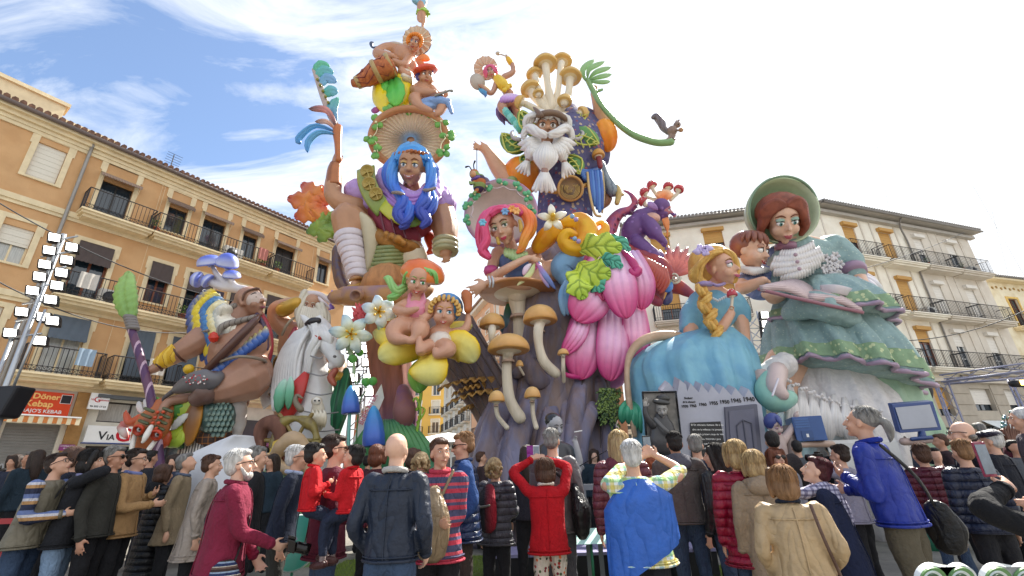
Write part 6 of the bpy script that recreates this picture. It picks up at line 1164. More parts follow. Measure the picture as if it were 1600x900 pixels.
# ------------------------------------------------------------------ flower skirt of the pink haired lady
def flower_skirt():
 V=View(12.35);t=root(V,'flower_skirt','giant pink petal skirt with lime and teal leaves at its waist',940,cat='flower')
 m=M();V.tube(m,[(940,400,.5,38),(950,450,.5,46),(950,520,.5,50),(943,570,.6,42)],n=24);obj('core',m,paint('#d46aa4'),t)
 PK=LC('#cfa9dc','#ecc6e4','#f0b4d6','#e8649e','#cf2a70')
 DM=tuple(lin('#c2307a'))
 for a,w in(([(990,450,-.2),(998,510,-.55),(1008,560,-.1)],17),([(925,478,-.5),(914,535,-1.0),(906,594,-.85)],31),([(958,478,-.6),(958,540,-1.1),(953,596,-.95)],26),([(988,460,-.5),(994,520,-.9),(990,570,-.7)],21),([(915,480,-.8),(904,520,-1.2),(880,554,-1.15)],15),([(948,432,-.9),(925,465,-1.35),(900,502,-1.25)],33),([(985,392,-.6),(1003,440,-1.0),(1003,484,-.8)],21),([(945,400,-1.0),(938,430,-1.4),(942,470,-1.3)],26),([(962,392,-1.0),(967,440,-1.5),(980,498,-1.35)],28)):
  m=M();V.leaf(m,a,w,PK,cup=.13,thick=.07,nu=26,nv=26,prof=lambda q:max(sin(pi*(.20+.80*q**1.35)),0)**.62+.02,edge=DM,st=(tuple(lin('#d48ac4')),4));obj('petal',m,VC,t)
 m=M();V.tube(m,[(970,390,-.9,3),(985,405,-1.2,6),(992,418,-1.2,8),(996,424,-1.25,8),(989,428,-1.35,6),(985,422,-1.4,3)]);obj('curl',m,paint('#c02a72'),t);m=M();V.tube(m,[(905,590,-1.0,3),(893,588,-1.2,4),(882,584,-1.2,3),(878,578,-1.2,1)]);obj('curl',m,paint('#c02a72'),t)
 for a,w,cs in(([(905,392,-1.1),(935,384,-1.5),(972,388,-1.5)],17,('#b9c832','#cfe04a','#b4d83a')),([(905,410,-1.2),(925,425,-1.6),(955,428,-1.6)],19,('#c2cc30','#c6dd3e','#a9d032')),([(908,420,-1.2),(905,442,-1.6),(912,468,-1.5)],17,('#b9c832','#c9e03e','#a4ce34')),([(940,380,-1.0),(965,376,-1.2),(985,392,-1.2)],8,('#3f9a8a','#58b8a0')),([(935,408,-1.3),(955,406,-1.55),(973,418,-1.5)],9,('#3fa88e','#58c0a4')),([(912,435,-1.2),(930,442,-1.5),(942,455,-1.5)],12,('#2f9a7a','#4fb898'))):
  m=M();V.leaf(m,a,w*1.2,LC(*cs),serr=3,samp=.5,nu=18,nv=40,thick=.06,cup=.08,vn=(tuple(lin('#6a8a1c' if cs[0][1]in 'bc' else '#1f6a58')),5));obj('leaf',m,VC,t)
 g=root(View(12),'green_collar_leaf','drooping green leaf collar at the right foot of the trunk',990,cat='leaf');V=View(11)
 for i in range(5):m=M();V.leaf(m,[(985,625,.1),(975+i*9,640+i*2,-.15),(972+i*10,662+i*7-(i%2)*6,-.1)],8,LC('#1f7a5a','#2fa478','#1f6a50'),cup=.4,vein=.2);obj('lobe',m,VC,g)
flower_skirt()
def pink_lady():
 V=View(12.2);t=root(V,'pink_haired_lady','pink and orange haired lady statue in mauve toadstool hat leaning on the table toadstool',800);SKN=paint('#dcae90',.45);rn=random.Random(11)
 def pr(m):
  V.tube(m,[(793,372,0,10),(800,388,.1,10),(804,395,.15,14)]);V.ball(m,808,408,.25,32,22,20,rot=-12);V.ball(m,815,430,.4,26,20,22)
  V.tube(m,[(779,396,.1,12),(770,415,0,9.5),(770,436,-.2,8.5),(790,444,-.4,9),(815,440,-.4,9)]);V.tube(m,[(832,398,.1,13),(842,418,-.1,11),(838,438,-.4,11),(815,443,-.6,11),(790,441,-.7,8),(770,439,-.75,6),(762,442,-.75,5.5)]);V.tube(m,[(772,432,-.3,8),(795,418,-.7,7),(820,405,-.8,5.5),(828,403,-.8,5)])
  V.tube(m,[(840,430,.2,20),(865,424,.0,19),(890,420,.0,17)])
  hand(m,V.p(760,442,-.75),-CR*.8-CU*.5,CU-CR*.2,CF,38*V.s(750,445),curl=.2,spread=.25);hand(m,V.p(828,403,-.8),CR-CU*.35,CU,CF,24*V.s(830,403),curl=.3)
 hc,fr,R=doll(V,t,(786,355,-.6),30,SKN,-16,-4,20,pr,vox=.03,hp=dict(jaw=.50,chin=.15,nose=.075,cheek=.25),iris='#5a7a68',lid='#a9a07c',lip='#c2405c',look=(.7,.3),eye=1.1,brow='#7a5a40',smile=.03,mw=.17,closed=.35)
 k=V.s(782,333);c=V.p(782,331,.15);ax=(-CF+CU*.25+CR*-.1).normalized();u=CR;w=ax.cross(u);cs=LC('#b9a2a4','#c9b2a8','#cdb8ae','#b98ba6','#a87ca8','#9a7ab0','#8e7ab4')
 m=M();lathe(m,c,ax,[(12*k,-.42),(32*k,-.24),(50*k,-.05),(56*k,.05),(59*k,-.05),(53*k,-.35),(.01,-.75)],60,cols=cs,xr=1.0,wob=.006,lobes=30);obj('hat',m,VC,t)
 for i in range(9):
  a=radians(-20+i*27);leaf_cluster(V,t,782+51*cos(a),331-44*sin(a),-.15,10,rn,('#3f9a6a','#5fb87a'))
 m=M();V.tube(m,[(782+(47-4*abs(sin(i*pi/4)))*cos(radians(-20+i*6.5)),331-(47-4*abs(sin(i*pi/4)))*.86*sin(radians(-20+i*6.5)),-.15,.9)for i in range(34)],n=5,sub=1);obj('garland',m,paint('#d8c8cc'),t)
 PKc=LC('#f06a9e','#e8487c','#d83a72');OR=LC('#f05a86','#f2702c','#f0a22c','#e8482c')
 for st,cc in(([(793,327,-.9,6),(768,330,-1.0,7),(757,350,-.9,7),(760,375,-.8,7),(753,392,-.7,7),(764,402,-.7,5)],PKc),([(790,325,-.7,6),(760,335,-.7,7),(750,360,-.6,7),(752,385,-.5,7),(762,398,-.6,5)],PKc),([(797,329,-1.1,6),(780,326,-1.1,6),(768,335,-1.05,5)],PKc),([(795,326,-.9,7),(815,328,-1.0,8),(827,350,-.9,8),(820,372,-.9,8),(815,388,-.8,6),(808,395,-.8,2)],OR),([(800,325,-.7,7),(826,338,-.8,9),(831,358,-.7,8),(818,376,-.7,7)],OR),([(790,330,-1.15,5),(803,325,-1.1,6),(815,333,-1.05,5)],PKc)):
  m=M();V.lock(m,st,n=5,cols=cc,tw=.12);obj('hair_lock',m,VC,t)
 for x,y,c_ in((789,330,'#7aa6d0'),(800,326,'#f0a24c'),(807,329,'#f2b66a'),(754,347,'#7ac0d8')):
  m=M()
  for i in range(6):a=i*1.05;V.leaf(m,[(x,y,-1.5),(x+6*cos(a),y+6*sin(a),-1.55)],2.6,LC(c_,c_),nu=2,nv=3)
  obj('hair_flower',m,VC,t)
 m=M();V.tube(m,[(812,345,-1.0,2.5),(814,356,-1.0,3.4),(813,362,-1.0,1.5)]);V.tube(m,[(777,372,-.8,2.5),(779,380,-.8,3.2)]);obj('earring',m,paint('#c9a23c',.3),t)
 m=M();V.ball(m,803,412,.1,26,20,19,rot=-12);V.ball(m,815,430,.35,28,16,23);obj('bodice',m,paint('#5a7ab0'),t,vox=.04)
 for i in range(7):m=M();x=790+i*5;V.leaf(m,[(x,386+i,-.5),(x+1,396,-.75),(x+3-i*.5,412-abs(i-3)*3,-.7)],4.5,LC('#7fae5a','#b4c88a','#5f9a5a'),nu=2,nv=5);obj('collar_leaf',m,VC,t)
 for(x,y)in((767,424),(835,425)):m=M();lathe(m,V.p(x,y,-.2),Vector((0,0,1)),[(9*k,-.1),(11*k,0),(9.5*k,.12)],16);obj('armlet',m,paint('#c84a8a'),t)
 for x in(764,769):m=M();V.tube(m,[(x,432,-.85,1.6),(x+2,440,-1.0,1.6),(x+1,448,-.9,1.6)]);obj('bangle',m,paint('#c9ccd0',.25),t)
 for a,cs in(([(838,410,-.85),(852,430,-1.0),(868,452,-.9)],('#d06a9a','#7a8ac8','#4a6ab0')),([(842,408,-.8),(848,430,-.95),(858,450,-.9)],('#8aa8d8','#e0a8c8','#5a7ac0')),([(835,412,-.9),(828,428,-1.0),(808,446,-1.05)],('#b8c87a','#d8d8a0')),([(830,412,-.9),(822,420,-1.0),(818,430,-1.0)],('#e8e0e8','#d8a8c0'))):m=M();V.leaf(m,a,4.5,LC(*cs),nu=4,cup=.3);obj('ribbon',m,VC,t)
 m=M();V.tube(m,[(905,395,-.35,10),(893,405,-.45,18),(880,418,-.4,20),(884,432,-.4,16),(890,445,-.5,10)],n=20,lobes=7,lamp=.05);obj('sleeve',m,mat('drape_blue','#7fa9cc',rough=.6,var=.1,scale=2,bump=.3,bscale=6),t)
 for i in range(5):m=M();V.leaf(m,[(888+i,435,-.8),(880+i*5,462,-.95),(882+i*6,494-i,-.85)],8,LC('#8fb6d4','#6a9ac4','#8fbcd8'),cup=.5,vein=.1);obj('drape',m,VC,t)
 for a in([(842,385,-.3,12),(855,370,-.5,15),(870,358,-.5,12),(876,350,-.4,6)],[(880,350,-.5,8),(905,347,-.7,15),(918,362,-.8,17),(908,384,-.8,16),(890,386,-.8,13),(880,374,-.9,10),(888,364,-1.0,8),(898,366,-1.05,5)],[(915,368,-.6,9),(935,370,-.6,9),(946,358,-.6,7),(940,348,-.6,4),(930,352,-.6,3)]):m=M();V.tube(m,a,n=24,lobes=6,lamp=.06);obj('bow_curl',m,mat('bow_yellow','#eab126',rough=.4,c2='#e0851c',c2amt=.6,scale=1.2),t)
 for x,y in((894,338),(900,343),(898,373),(904,377)):m=M();V.ball(m,x,y,-1.2,4,n=9);obj('bead',m,paint('#8fb6d8' if x<899 else '#b49ad0',.3),t)
 l=root(V,'white_lily','cream lily with yellow throat above the yellow curled bow',863,cat='flower')
 for i in range(5):a=radians(95+i*72);m=M();V.leaf(m,[(863,341,-.9),(863+12*cos(a),341-12*sin(a),-1.15),(863+24*cos(a),341-22*sin(a),-1.0)],6,LC('#e8d23a','#f6efdc','#f3e9d2'),cup=.35,vein=.1);obj('petal',m,VC,l)
 m=M();V.tube(m,[(863,345,-.9,3),(864,336,-1.3,4)]);obj('throat',m,paint('#e8b41c'),l)
 b=root(V,'bee_puppet','small bee puppet with striped body hanging on a string left of the mauve hat',745,cat='puppet');m=M();V.ball(m,749,287,-.3,10,16,9,rot=-12);V.ball(m,741,272,-.4,8,8,8);V.tube(m,[(743,282,-.4,3),(736,288,-.5,2.4),(734,284,-.5,2)]);V.tube(m,[(746,296,-.4,3),(740,302,-.5,2.4)]);obj('body',m,mat('bee_stripes',pattern=stripes([('#b5652c',1),('#3f3050',1),('#8aa05c',1)],.35,2),rough=.5),b,vox=.025)
 m=M();V.ball(m,739,272,-.55,5,5.5,4);obj('face',m,paint('#cf9a6c'),b);m=M();V.ball(m,744,279,-.4,9,4,8,rot=20);obj('ruff',m,paint('#6a4a9a'),b)
 m=M();V.tube(m,[(737,266,-.4,1),(733,260,-.4,.9),(728,261,-.4,1.6)]);V.tube(m,[(741,265,-.4,1),(740,258,-.4,.9),(742,252,-.4,1.6)]);obj('antenna',m,MBK,b);m=M();V.tube(m,[(745,232,-.4,.5),(745,266,-.4,.5)],sub=1,n=4);obj('string',m,MBK,b);m=M();V.leaf(m,[(752,278,0),(760,285,.05),(759,300,0)],6,LC('#5a4a6a','#7a5a6a'));obj('wing',m,VC,b)
pink_lady()
# ------------------------------------------------------------------ white bearded old man
def old_man():
 V=View(15.0);t=root(V,'bearded_elder','white bearded old man statue with golden mushrooms sprouting from his head',870);SKN=paint('#cf9a74',.45);WH=paint('#e6e2dc',.55,scale=2)
 def pr(m):
  V.ball(m,880,250,.3,55,50,40);V.tube(m,[(800,290,-.3,16),(778,262,-.45,13),(763,240,-.5,8.5),(757,232,-.5,8)]);V.tube(m,[(948,205,.1,15),(940,178,-.1,12),(931,152,-.2,7.5),(929,146,-.2,7)])
  hand(m,V.p(758,233,-.5),-CR+CU*.25,CU,-CF-CU,26*V.s(750,225),curl=.5,spread=.3);hand(m,V.p(929,148,-.2),CU,-CR,-CF,20*V.s(929,140),curl=1.0)
 hc,fr,R=doll(V,t,(855,203,-1.0),29,SKN,-2,0,-4,pr,vox=.04,hp=dict(jaw=.55,nose=.12,long=.95,nl=1.05),iris='#8a7a6a',lid='#b98a70',lip='#a8483c',eye=1.25,closed=0.05,brow='#e6e2dc',teeth=True,smile=.06)
 H=hf(hc,fr,R)
 for s_ in(-1,1):
  m=M();V.lock(m,[(856+s_*3,211,-1.95,5),(856+s_*14,208,-1.9,7),(856+s_*27,201,-1.7,7.5),(856+s_*34,204,-1.6,6),(856+s_*38,214,-1.5,4.5),(856+s_*34,218,-1.5,2)],n=5);obj('moustache',m,WH,t)
  m=M();htube(m,H,R,[(s_*.08,.38,.75,.10),(s_*.3,.55,.78,.13),(s_*.55,.35,.65,.09),(s_*.6,.18,.5,.05)]);obj('bushy_brow',m,WH,t)
  for i in range(5):m=M();x=855+s_*(12+i*5);V.lock(m,[(855+s_*4,178,-1.5,5),(x,177+i*2,-1.5,6),(855+s_*(25+i*2),188+i*5,-1.2,4)],n=3,k=5);obj('hair_lock',m,WH,t)
  m=M();V.tube(m,[(855+s_*44,218,-1.2,3.6),(855+s_*52,216,-1.2,3.2),(855+s_*56,208,-1.2,2.6),(855+s_*53,204,-1.2,1)]);obj('ear_ornament',m,paint('#b9b2ae'),t)
 def tassel(x0,y0,x1,y1,x2,y2,w,d):
  T=thing_part=None
  for i in range(9):q=-1+i/4;m=M();dx=-(y1-y0);dy=(x1-x0);L_=math.hypot(dx,dy);dx,dy=dx/L_,dy/L_;V.tube(m,[(x0+dx*q*w*.25,y0+dy*q*w*.25,d,w*.10),((x0+x1)/2+dx*q*w,(y0+y1)/2+dy*q*w,d-.35*(1-q*q),w*.22),(x1+dx*q*w*.25,y1+dy*q*w*.25,d,w*.12)],n=8);obj('beard_lock',m,WH,t)
  m=M();V.tube(m,[(x1-(x2-x1)*.18,y1-(y2-y1)*.18,d,w*.34),(x1+(x2-x1)*.18,y1+(y2-y1)*.18,d,w*.34)],n=14,sub=1);obj('beard_band',m,paint('#a0796a'),t)
  dx,dy=-(y2-y1),(x2-x1);L_=math.hypot(dx,dy);dx,dy=dx/L_,dy/L_
  for i in range(9):q=-1+i/4;m=M();V.tube(m,[(x1+dx*q*w*.2,y1+dy*q*w*.2,d,w*.10),((x1+x2)/2+dx*q*w*.6,(y1+y2)/2+dy*q*w*.6,d-.2*(1-q*q),w*.16),(x2+dx*q*w,y2+dy*q*w+3*(i%2),d,w*.16)],n=7);obj('beard_tuft',m,WH,t)
 tassel(854,222,851,266,850,296,17,-1.7);tassel(838,222,825,250,817,268,11,-1.4);tassel(872,220,881,252,889,272,11,-1.4)
 for s_ in(-1,1):
  for i in range(6):m=M();a=radians(20+i*16);V.leaf(m,[(855+s_*10,212+i*2,-1.45),(855+s_*(14+16*cos(a)),214+20*sin(a),-1.7),(855+s_*(16+32*cos(a)),214+34*sin(a),-1.4)],6.5,LC('#ece9e4','#f0eeea','#dcd8d4'),cup=.6,nu=4,nv=7);obj('beard_lock',m,WH,t)
 m=M();V.tube(m,[(836,184,-1.4,4),(848,178,-1.75,5),(862,176,-1.8,5),(876,180,-1.7,5),(888,190,-1.4,4)]);V.tube(m,[(846,180,-1.8,4),(838,172,-1.7,3),(834,168,-1.6,1.5)]);obj('branch_crown',m,paint('#7a5f4a'),t)
 GC=('#c99a38','#d9b060');Gp='golden mushrooms on the old man\'s head'
 for(x,y,rx,ry,st,d,rot,lab)in((852,101,19,11,[(853,108,0,6),(857,140,0,6),(861,172,.2,10)],.1,2,'tallest golden mushroom in the middle of the head'),(878,97,16,9,[(876,104,0,5),(872,140,.1,5),(866,172,.3,9)],.5,-6,'golden mushroom at the back right of the tallest one'),(891,121,18,10,[(890,130,0,6),(887,150,0,6),(872,175,.2,9)],.0,-8,'wide golden mushroom right of the head'),(835,117,13,9,[(838,125,0,5),(846,150,0,5),(857,174,.2,8)],.3,12,'golden mushroom behind left of the tallest one'),(829,140,16,11,[(834,150,0,6),(845,162,0,6),(856,176,.2,9)],.0,18,'broad golden mushroom left above the brow'),(841,147,9,6,[(843,151,0,4),(848,165,0,5),(856,176,.1,6)],-.3,6,'small golden mushroom in front of the left ones'),(882,159,12,10,[(879,166,0,5),(872,174,0,7),(866,180,.1,7)],-.4,-12,'round ball shaped golden mushroom above the right brow'),(814,160,11,9,[(820,162,0,5),(832,168,0,5),(845,176,.1,6)],-.1,62,'sideways golden mushroom at the far left of the head'),(909,177,11,9,[(903,178,0,5),(892,180,0,5),(878,180,.1,6)],-.1,-62,'sideways golden mushroom at the right of the head')):
  mushroom(View(14.2),lab,x,y,rx,ry,st,d=d,capc=GC,stemc='#e3d6be',gill='#ddc9a0',rot=rot,group=Gp,dome=.8)
 for a,w in(([(822,232,-.9),(800,226,-1.0),(784,208,-.9)],14),([(836,215,-.9),(822,190,-.9),(812,172,-.9)],12),([(888,215,-1.0),(912,212,-1.1),(936,224,-1.0)],15),([(880,240,-1.0),(900,255,-1.1),(906,272,-1.0)],12),([(885,200,-.9),(900,188,-.9),(920,175,-.8)],10),([(832,240,-1),(820,250,-1.0),(816,262,-1)],9)):
  lf=M();V.leaf(lf,a,w,LC('#3f6f34','#4f8a3c','#6f9a3a'),cup=.2,thick=.04,nu=6,nv=10);o=obj('leaf',lf,VC,t)
  (x0,y0,d0),(x1,y1,d1),(x2,y2,d2)=a;m=M();nx,ny=-(y2-y0),(x2-x0);L_=math.hypot(nx,ny);nx,ny=nx/L_*w,ny/L_*w
  for s_ in(-1,1):
   V.tube(m,[(x0,y0,d0-.1,1.2),(x1+nx*s_*.95,y1+ny*s_*.95,d1-.1,1.6),(x2,y2,d2-.1,1.2)],n=5)
   for q in(.2,.4,.6,.8):bx,by=x0+(x2-x0)*q,y0+(y2-y0)*q;ww=sin(pi*min(q+.12,1))*.75;V.tube(m,[(bx,by,d1-.15,1),(bx+(x2-x0)*.14+nx*s_*ww,by+(y2-y0)*.14+ny*s_*ww,d1-.1,.9)],n=5,sub=1)
  V.tube(m,[(x0,y0,d0-.12,1.3),(x1,y1,d1-.16,1.3),(x2,y2,d2-.1,1)],n=5);obj('leaf_ribs',m,paint('#c2c456'),o)
 ROB=mat('brocade_robe',pattern=spots('#5d5a80','#8a4a5a',5.5,.34,c3=['#7f8fae','#a8606a','#4a4a78','#b9a48c']),rough=.7,var=.15,scale=5,bump=.3,bscale=14)
 m=M();V.tube(m,[(890,200,.6,36),(892,230,.2,52),(888,265,.1,48),(884,290,.1,42)],n=30,lobes=6,lamp=.04);V.tube(m,[(915,190,.5,22),(928,215,.3,24),(934,245,.3,20)],n=14);obj('robe',m,ROB,t,vox=.06)
 m=M();V.sheet(m,[(884,285,.1,40,.9),(883,330,.1,42,1.0),(884,400,.1,44,1.1),(886,470,.1,46,1.2)],folds=10,amp=.09);obj('robe_skirt',m,ROB,t)
 m=M();V.ball(m,888,222,-.2,42,34,20);obj('mantle',m,mat('teal_mantle','#5f8f86',rough=.7,c2='#6a6f9a',c2amt=.8,scale=3,bump=.3),t)
 for(x,y,rx,ry,rot)in((815,275,27,31,25),(946,212,18,26,12)):
  m=M();k=V.s(x,y,-.3);a_=radians(rot);ax=CU*cos(a_)-CR*sin(a_);lathe(m,V.p(x,y,-.35),ax,[(rx*k*sin(pi*i/10)*1.0+.01,-ry*k*cos(pi*i/10))for i in range(11)],40,wob=.05,lobes=8);obj('pumpkin_sleeve',m,mat('pumpkin','#f09a1a',rough=.4,c2='#e8741a',c2amt=.7,scale=.8,coat=.2),t)
 m=M();V.ball(m,800,283,-1.0,9,8,6);obj('sleeve_calyx',m,paint('#8a9a5a'),t)
 m=M();k=V.s(891,295,-1);c=V.p(891,295,-1.15);lathe(m,c,-CF,[(18*k,0),(21*k,.05),(20*k,.14),(17*k,.12),(16*k,.05),(.01,.07)],36,cols=LC('#9a6f2c','#b8863a','#c9984a','#a87a3a','#6a5030','#8a6a3c'));md=obj('medallion',m,VC,t)
 for i in range(7):m=M();rr=3+i*2.0;V.tube(m,[(891+rr*cos(j*.52+i),295+rr*sin(j*.52+i)*1.0,-1.24,.8)for j in range(int(6+i))],n=4,sub=2);obj('engraving',m,paint('#b59250',.35,metal=.3),md)
 m=M();V.tube(m,[(852,297,-.95,4),(870,300,-1.1,4)],sub=1);V.tube(m,[(910,292,-1.1,3.5),(926,284,-.8,3.5)],sub=1);obj('belt',m,paint('#b8863a',.35),t)
 for i in range(5):m=M();V.tube(m,[(905+i*2,266+i*3,-1.05,3.6),(920,268+i*3.6,-.95,3.8),(934,264+i*4,-.6,3.4)],n=7);obj('sash_fold',m,paint('#3f6ab0',.4),t)
 for i in range(5):m=M();V.tube(m,[(921+i*4.2,268,-1.0,3),(924+i*4,298,-1.1,3.6),(926+i*3.6,330-abs(i-3)*5,-1.0,3)],n=7);obj('sash_tail',m,paint('#4a7ac0' if i%2 else '#2f5aa8',.4),t)
 m=M();V.tube(m,[(918,270,-1.1,2),(921,300,-1.2,2.2),(929,333,-1.1,2),(938,338,-1.05,2)],n=6);V.tube(m,[(941,268,-.7,1.6),(944,300,-.8,1.8),(941,332,-.8,1.6)],n=6);obj('sash_trim',m,paint('#c9a86a',.35),t)
 m=M();V.tube(m,[(938,258,-.4,8),(946,280,-.5,9),(958,298,-.5,10)],n=14);obj('horn_sheath',m,mat('sheath_grey',pattern=stripes([('#8f9aa0',2),('#6f7a84',1)],.2,0,wob=.3),rough=.5),t);m=M();V.tube(m,[(964,292,-.6,4),(967,303,-.6,5),(964,317,-.6,4)]);V.tube(m,[(968,304,-.6,3),(973,304,-.6,2.4)]);obj('sheath_mouth',m,paint('#c2a45c',.35),t)
 m=M();V.tube(m,[(944,300,-.2,7),(948,312,-.2,9),(940,324,-.2,4)],n=6);obj('hip_bag',m,paint('#8a5a3c'),t)
 mushroom(View(14),'golden mushroom on a red stem tucked at the elder\'s waist',935,244,10,8,[(936,250,0,4),(938,260,0,4)],capc=('#d8a83a','#c98a2a'),stemc='#8a3a3c',d=0)
 V=View(14.6);s=root(V,'monstera_stalk','green monstera leaf on a long curved stalk held high by the elder',960,cat='plant');m=M();V.tube(m,[(918,125,-.2,4),(927,142,-.3,4.5),(940,165,-.3,4),(962,190,-.3,4.5),(985,208,-.3,5),(1005,217,-.3,5.5),(1028,223,-.3,5.5),(1048,222,-.3,6)],n=9);V.tube(m,[(930,144,-.3,3),(941,140,-.3,2)]);obj('stalk',m,paint('#7fa468'),s)
 for a,w in(([(915,126,-.25),(911,108,-.35),(929,93,-.3)],7),([(918,122,-.25),(922,107,-.4),(945,96,-.3)],6),([(920,123,-.25),(932,112,-.4),(955,105,-.3)],6),([(920,125,-.25),(936,120,-.4),(956,116,-.3)],5.5),([(919,126,-.25),(938,128,-.4),(954,127,-.3)],5)):m=M();V.leaf(m,a,w,LC('#6f9a5c','#86b070','#9ac082'),prof='drop',vein=.1,thick=.05);obj('leaf_lobe',m,VC,s)
 q=root(V,'squirrel_statue','brown squirrel with bushy tail on the tip of the green stalk nibbling a nut',1051,cat='squirrel');m=M();V.ball(m,1050,205,-.3,8,9,7,rot=-20);V.ball(m,1058,195,-.35,6,5,5);V.tube(m,[(1060,191,-.35,2.2),(1061,187,-.35,1.2)]);V.tube(m,[(1056,192,-.3,2),(1057,188,-.3,1)]);V.tube(m,[(1048,211,-.3,3),(1045,216,-.35,2.4),(1042,218,-.4,2)]);V.tube(m,[(1053,212,-.3,3),(1052,216,-.35,2),(1054,218,-.4,2)]);V.tube(m,[(1055,203,-.4,2.2),(1061,204,-.5,1.6)]);obj('body',m,paint('#8a7060'),q,vox=.022)
 m=M();V.lock(m,[(1044,208,-.25,3),(1037,200,-.25,5),(1032,190,-.25,6),(1025,182,-.25,5),(1020,184,-.25,3)],n=5);obj('tail',m,paint('#6f6266'),q);m=M();V.ball(m,1064,203,-.5,4,3.6,3.6,n=10);obj('nut',m,paint('#b08258'),q);m=M();V.ball(m,1060,194,-.6,1.2,n=6);obj('eye',m,MBK,q)
old_man()
# ------------------------------------------------------------------ red dragon with its purple goblin rider
def dragon():
 V=View(15.0);t=root(V,'red_dragon','red and magenta dragon statue with curling tail and spiky frilled head behind the flower skirt',1010);RED=mat('dragon_red','#a5443c',rough=.5,c2='#7a3a5a',c2amt=.7,scale=1.4,bump=.5,bscale=6)
 m=M();V.tube(m,[(975,298,0,1.2),(985,303,0,3),(992,316,0,5),(985,327,0,6),(968,334,0,8),(956,350,0,11),(950,372,0,13),(962,392,0,14),(980,398,0,15)],n=14,sub=5);obj('tail',m,mat('tail_paint','#b0566c',rough=.5,c2='#7a4a86',c2amt=.8,scale=2,bump=.4),t)
 for i in range(12):m=M();a=[(993,322),(986,331),(975,336),(966,342),(960,350),(958,358),(960,366),(963,374),(966,382),(972,388),(980,392),(988,396)][i];V.tube(m,[(a[0],a[1],-.2,2.5),(a[0]+3,a[1]+3,-.3,.5)],n=6,sub=1);obj('spine',m,paint('#6a3a5a'),t)
 m=M();V.tube(m,[(978,396,0,16),(1000,405,0,17),(1015,425,-.2,18),(1020,445,-.3,16),(1025,465,-.3,13),(1028,470,-.3,9)],n=14);V.tube(m,[(1005,402,-.4,12),(1030,415,-.6,14),(1042,435,-.6,13),(1030,448,-.6,10)]);V.tube(m,[(1035,440,-.1,14),(1060,448,-.1,12),(1080,460,-.1,6)]);V.tube(m,[(995,400,-.2,13),(992,430,-.2,12),(1005,455,-.2,9)]);V.tube(m,[(1015,462,-.6,9),(1028,472,-.7,9)]);obj('body',m,RED,t,vox=.06,disp=(.12,.5))
 for i in range(9):m=M();V.tube(m,[(1004+i*4.4,402+i*2.4,-1.05,4),(1010+i*4,412+i*3.6,-1.15,5),(1006+i*3.4,424+i*4,-1.05,3)],n=7);obj('scale_ridge',m,paint('#b04a3c'),t)
 for i in range(13):a=radians(18+i*9);L_=44+8*(i%2)-abs(i-5)*.8;m=M();V.leaf(m,[(1052,432,-.3),(1052+L_*.6*cos(a),430-L_*.55*sin(a),-.4),(1052+L_*cos(a),432-L_*sin(a),-.2)],5,LC('#9a3a44','#d8746a','#7a3a4a'),cup=.4,nu=4,nv=6);obj('frill_spike',m,VC,t)
 m=M();V.tube(m,[(1054+(9-i*.45)*cos(i*.7),434+(9-i*.45)*sin(i*.7),-.75-i*.012,2.4-i*.09)for i in range(19)],n=7,sub=2);obj('shell',m,paint('#c9c4b4'),t)
 for a,w,cs in(([(1048,436,-.8),(1040,445,-.95),(1027,446,-.9)],5,('#5fae4a','#8fd05a')),([(1050,440,-.8),(1047,450,-.9),(1040,456,-.9)],4.5,('#3f8ad0','#2f6ab8')),([(1048,452,-.7),(1045,468,-.8),(1036,475,-.7)],6,('#3a3f7a','#2a2f5a'))):m=M();V.leaf(m,a,w,LC(*cs));obj('feather',m,VC,t)
 g=root(V,'purple_goblin','hunched purple goblin statue with red toadstools and orange tufts on his head riding the dragon',1010);PU=mat('goblin_purple',pattern=spots('#6f4f86','#8a6aa4',3.5,.18),rough=.55,var=.12)
 fr=frame_of(yaw=72,pitch=-16);hc=V.p(1034,327,-.3);R=17*V.s(1034,327);m=M();head_prims(m,hc,fr,R,jaw=.5,nose=.17,long=1.1,nl=1.2);V.ball(m,992,358,0,20,27,18,rot=-30);V.tube(m,[(1000,340,0,14),(1020,332,-.1,11)]);V.tube(m,[(1008,345,-.3,13),(1022,362,-.5,13),(1028,368,-.6,8),(1037,378,-.6,6)]);V.tube(m,[(995,378,-.2,12),(1015,395,-.4,12),(1030,400,-.4,8)]);V.tube(m,[(1006,385,-.3,10),(1024,402,-.5,10),(1032,404,-.5,6)])
 hand(m,V.p(1035,376,-.6),CR*.3-CU,CR,-CF,20*V.s(1035,380),curl=.5);obj('body',m,PU,g,vox=.045);m=M();H=hf(hc,fr,R);ellip(m,H(0,-.05,.30),(fr[0]*.54*R,fr[2]*.50*R,fr[1]*.66*R),14);htube(m,H,R,[(0,.14,.62,.09),(0,-.08,.90,.14),(0,-.30,1.22,.19)]);hell(m,H,fr,R,(0,-.85,.55),(.2,.2,.25));obj('face_paint',m,paint('#b06a74'),g,vox=.03);m=M();[V.leaf(m,[(1028,328,-.75),(1020-s_*3,320+s_,-.85),(1012,316+s_*2,-.8)],4,LC('#8a5aa0','#a884b8'),nu=4,nv=5)for s_ in(0,1)];obj('pointed_ear',m,VC,g);face(g,hc,fr,R,iris='#3a2a20',lid='#7a4a6a',lip='#8a3a3a',brow='#e87a3a',long=1.05)
 for i in range(5):m=M();V.lock(m,[(1036+i*1.6,343-i*.5,-.6+i*.03,2),(1039+i*1.4,352,-.65,2),(1044-i*.6,364+(i%3)*3,-.6,.6)],n=3,k=5);obj('beard_lock',m,paint('#e0843c'),g)
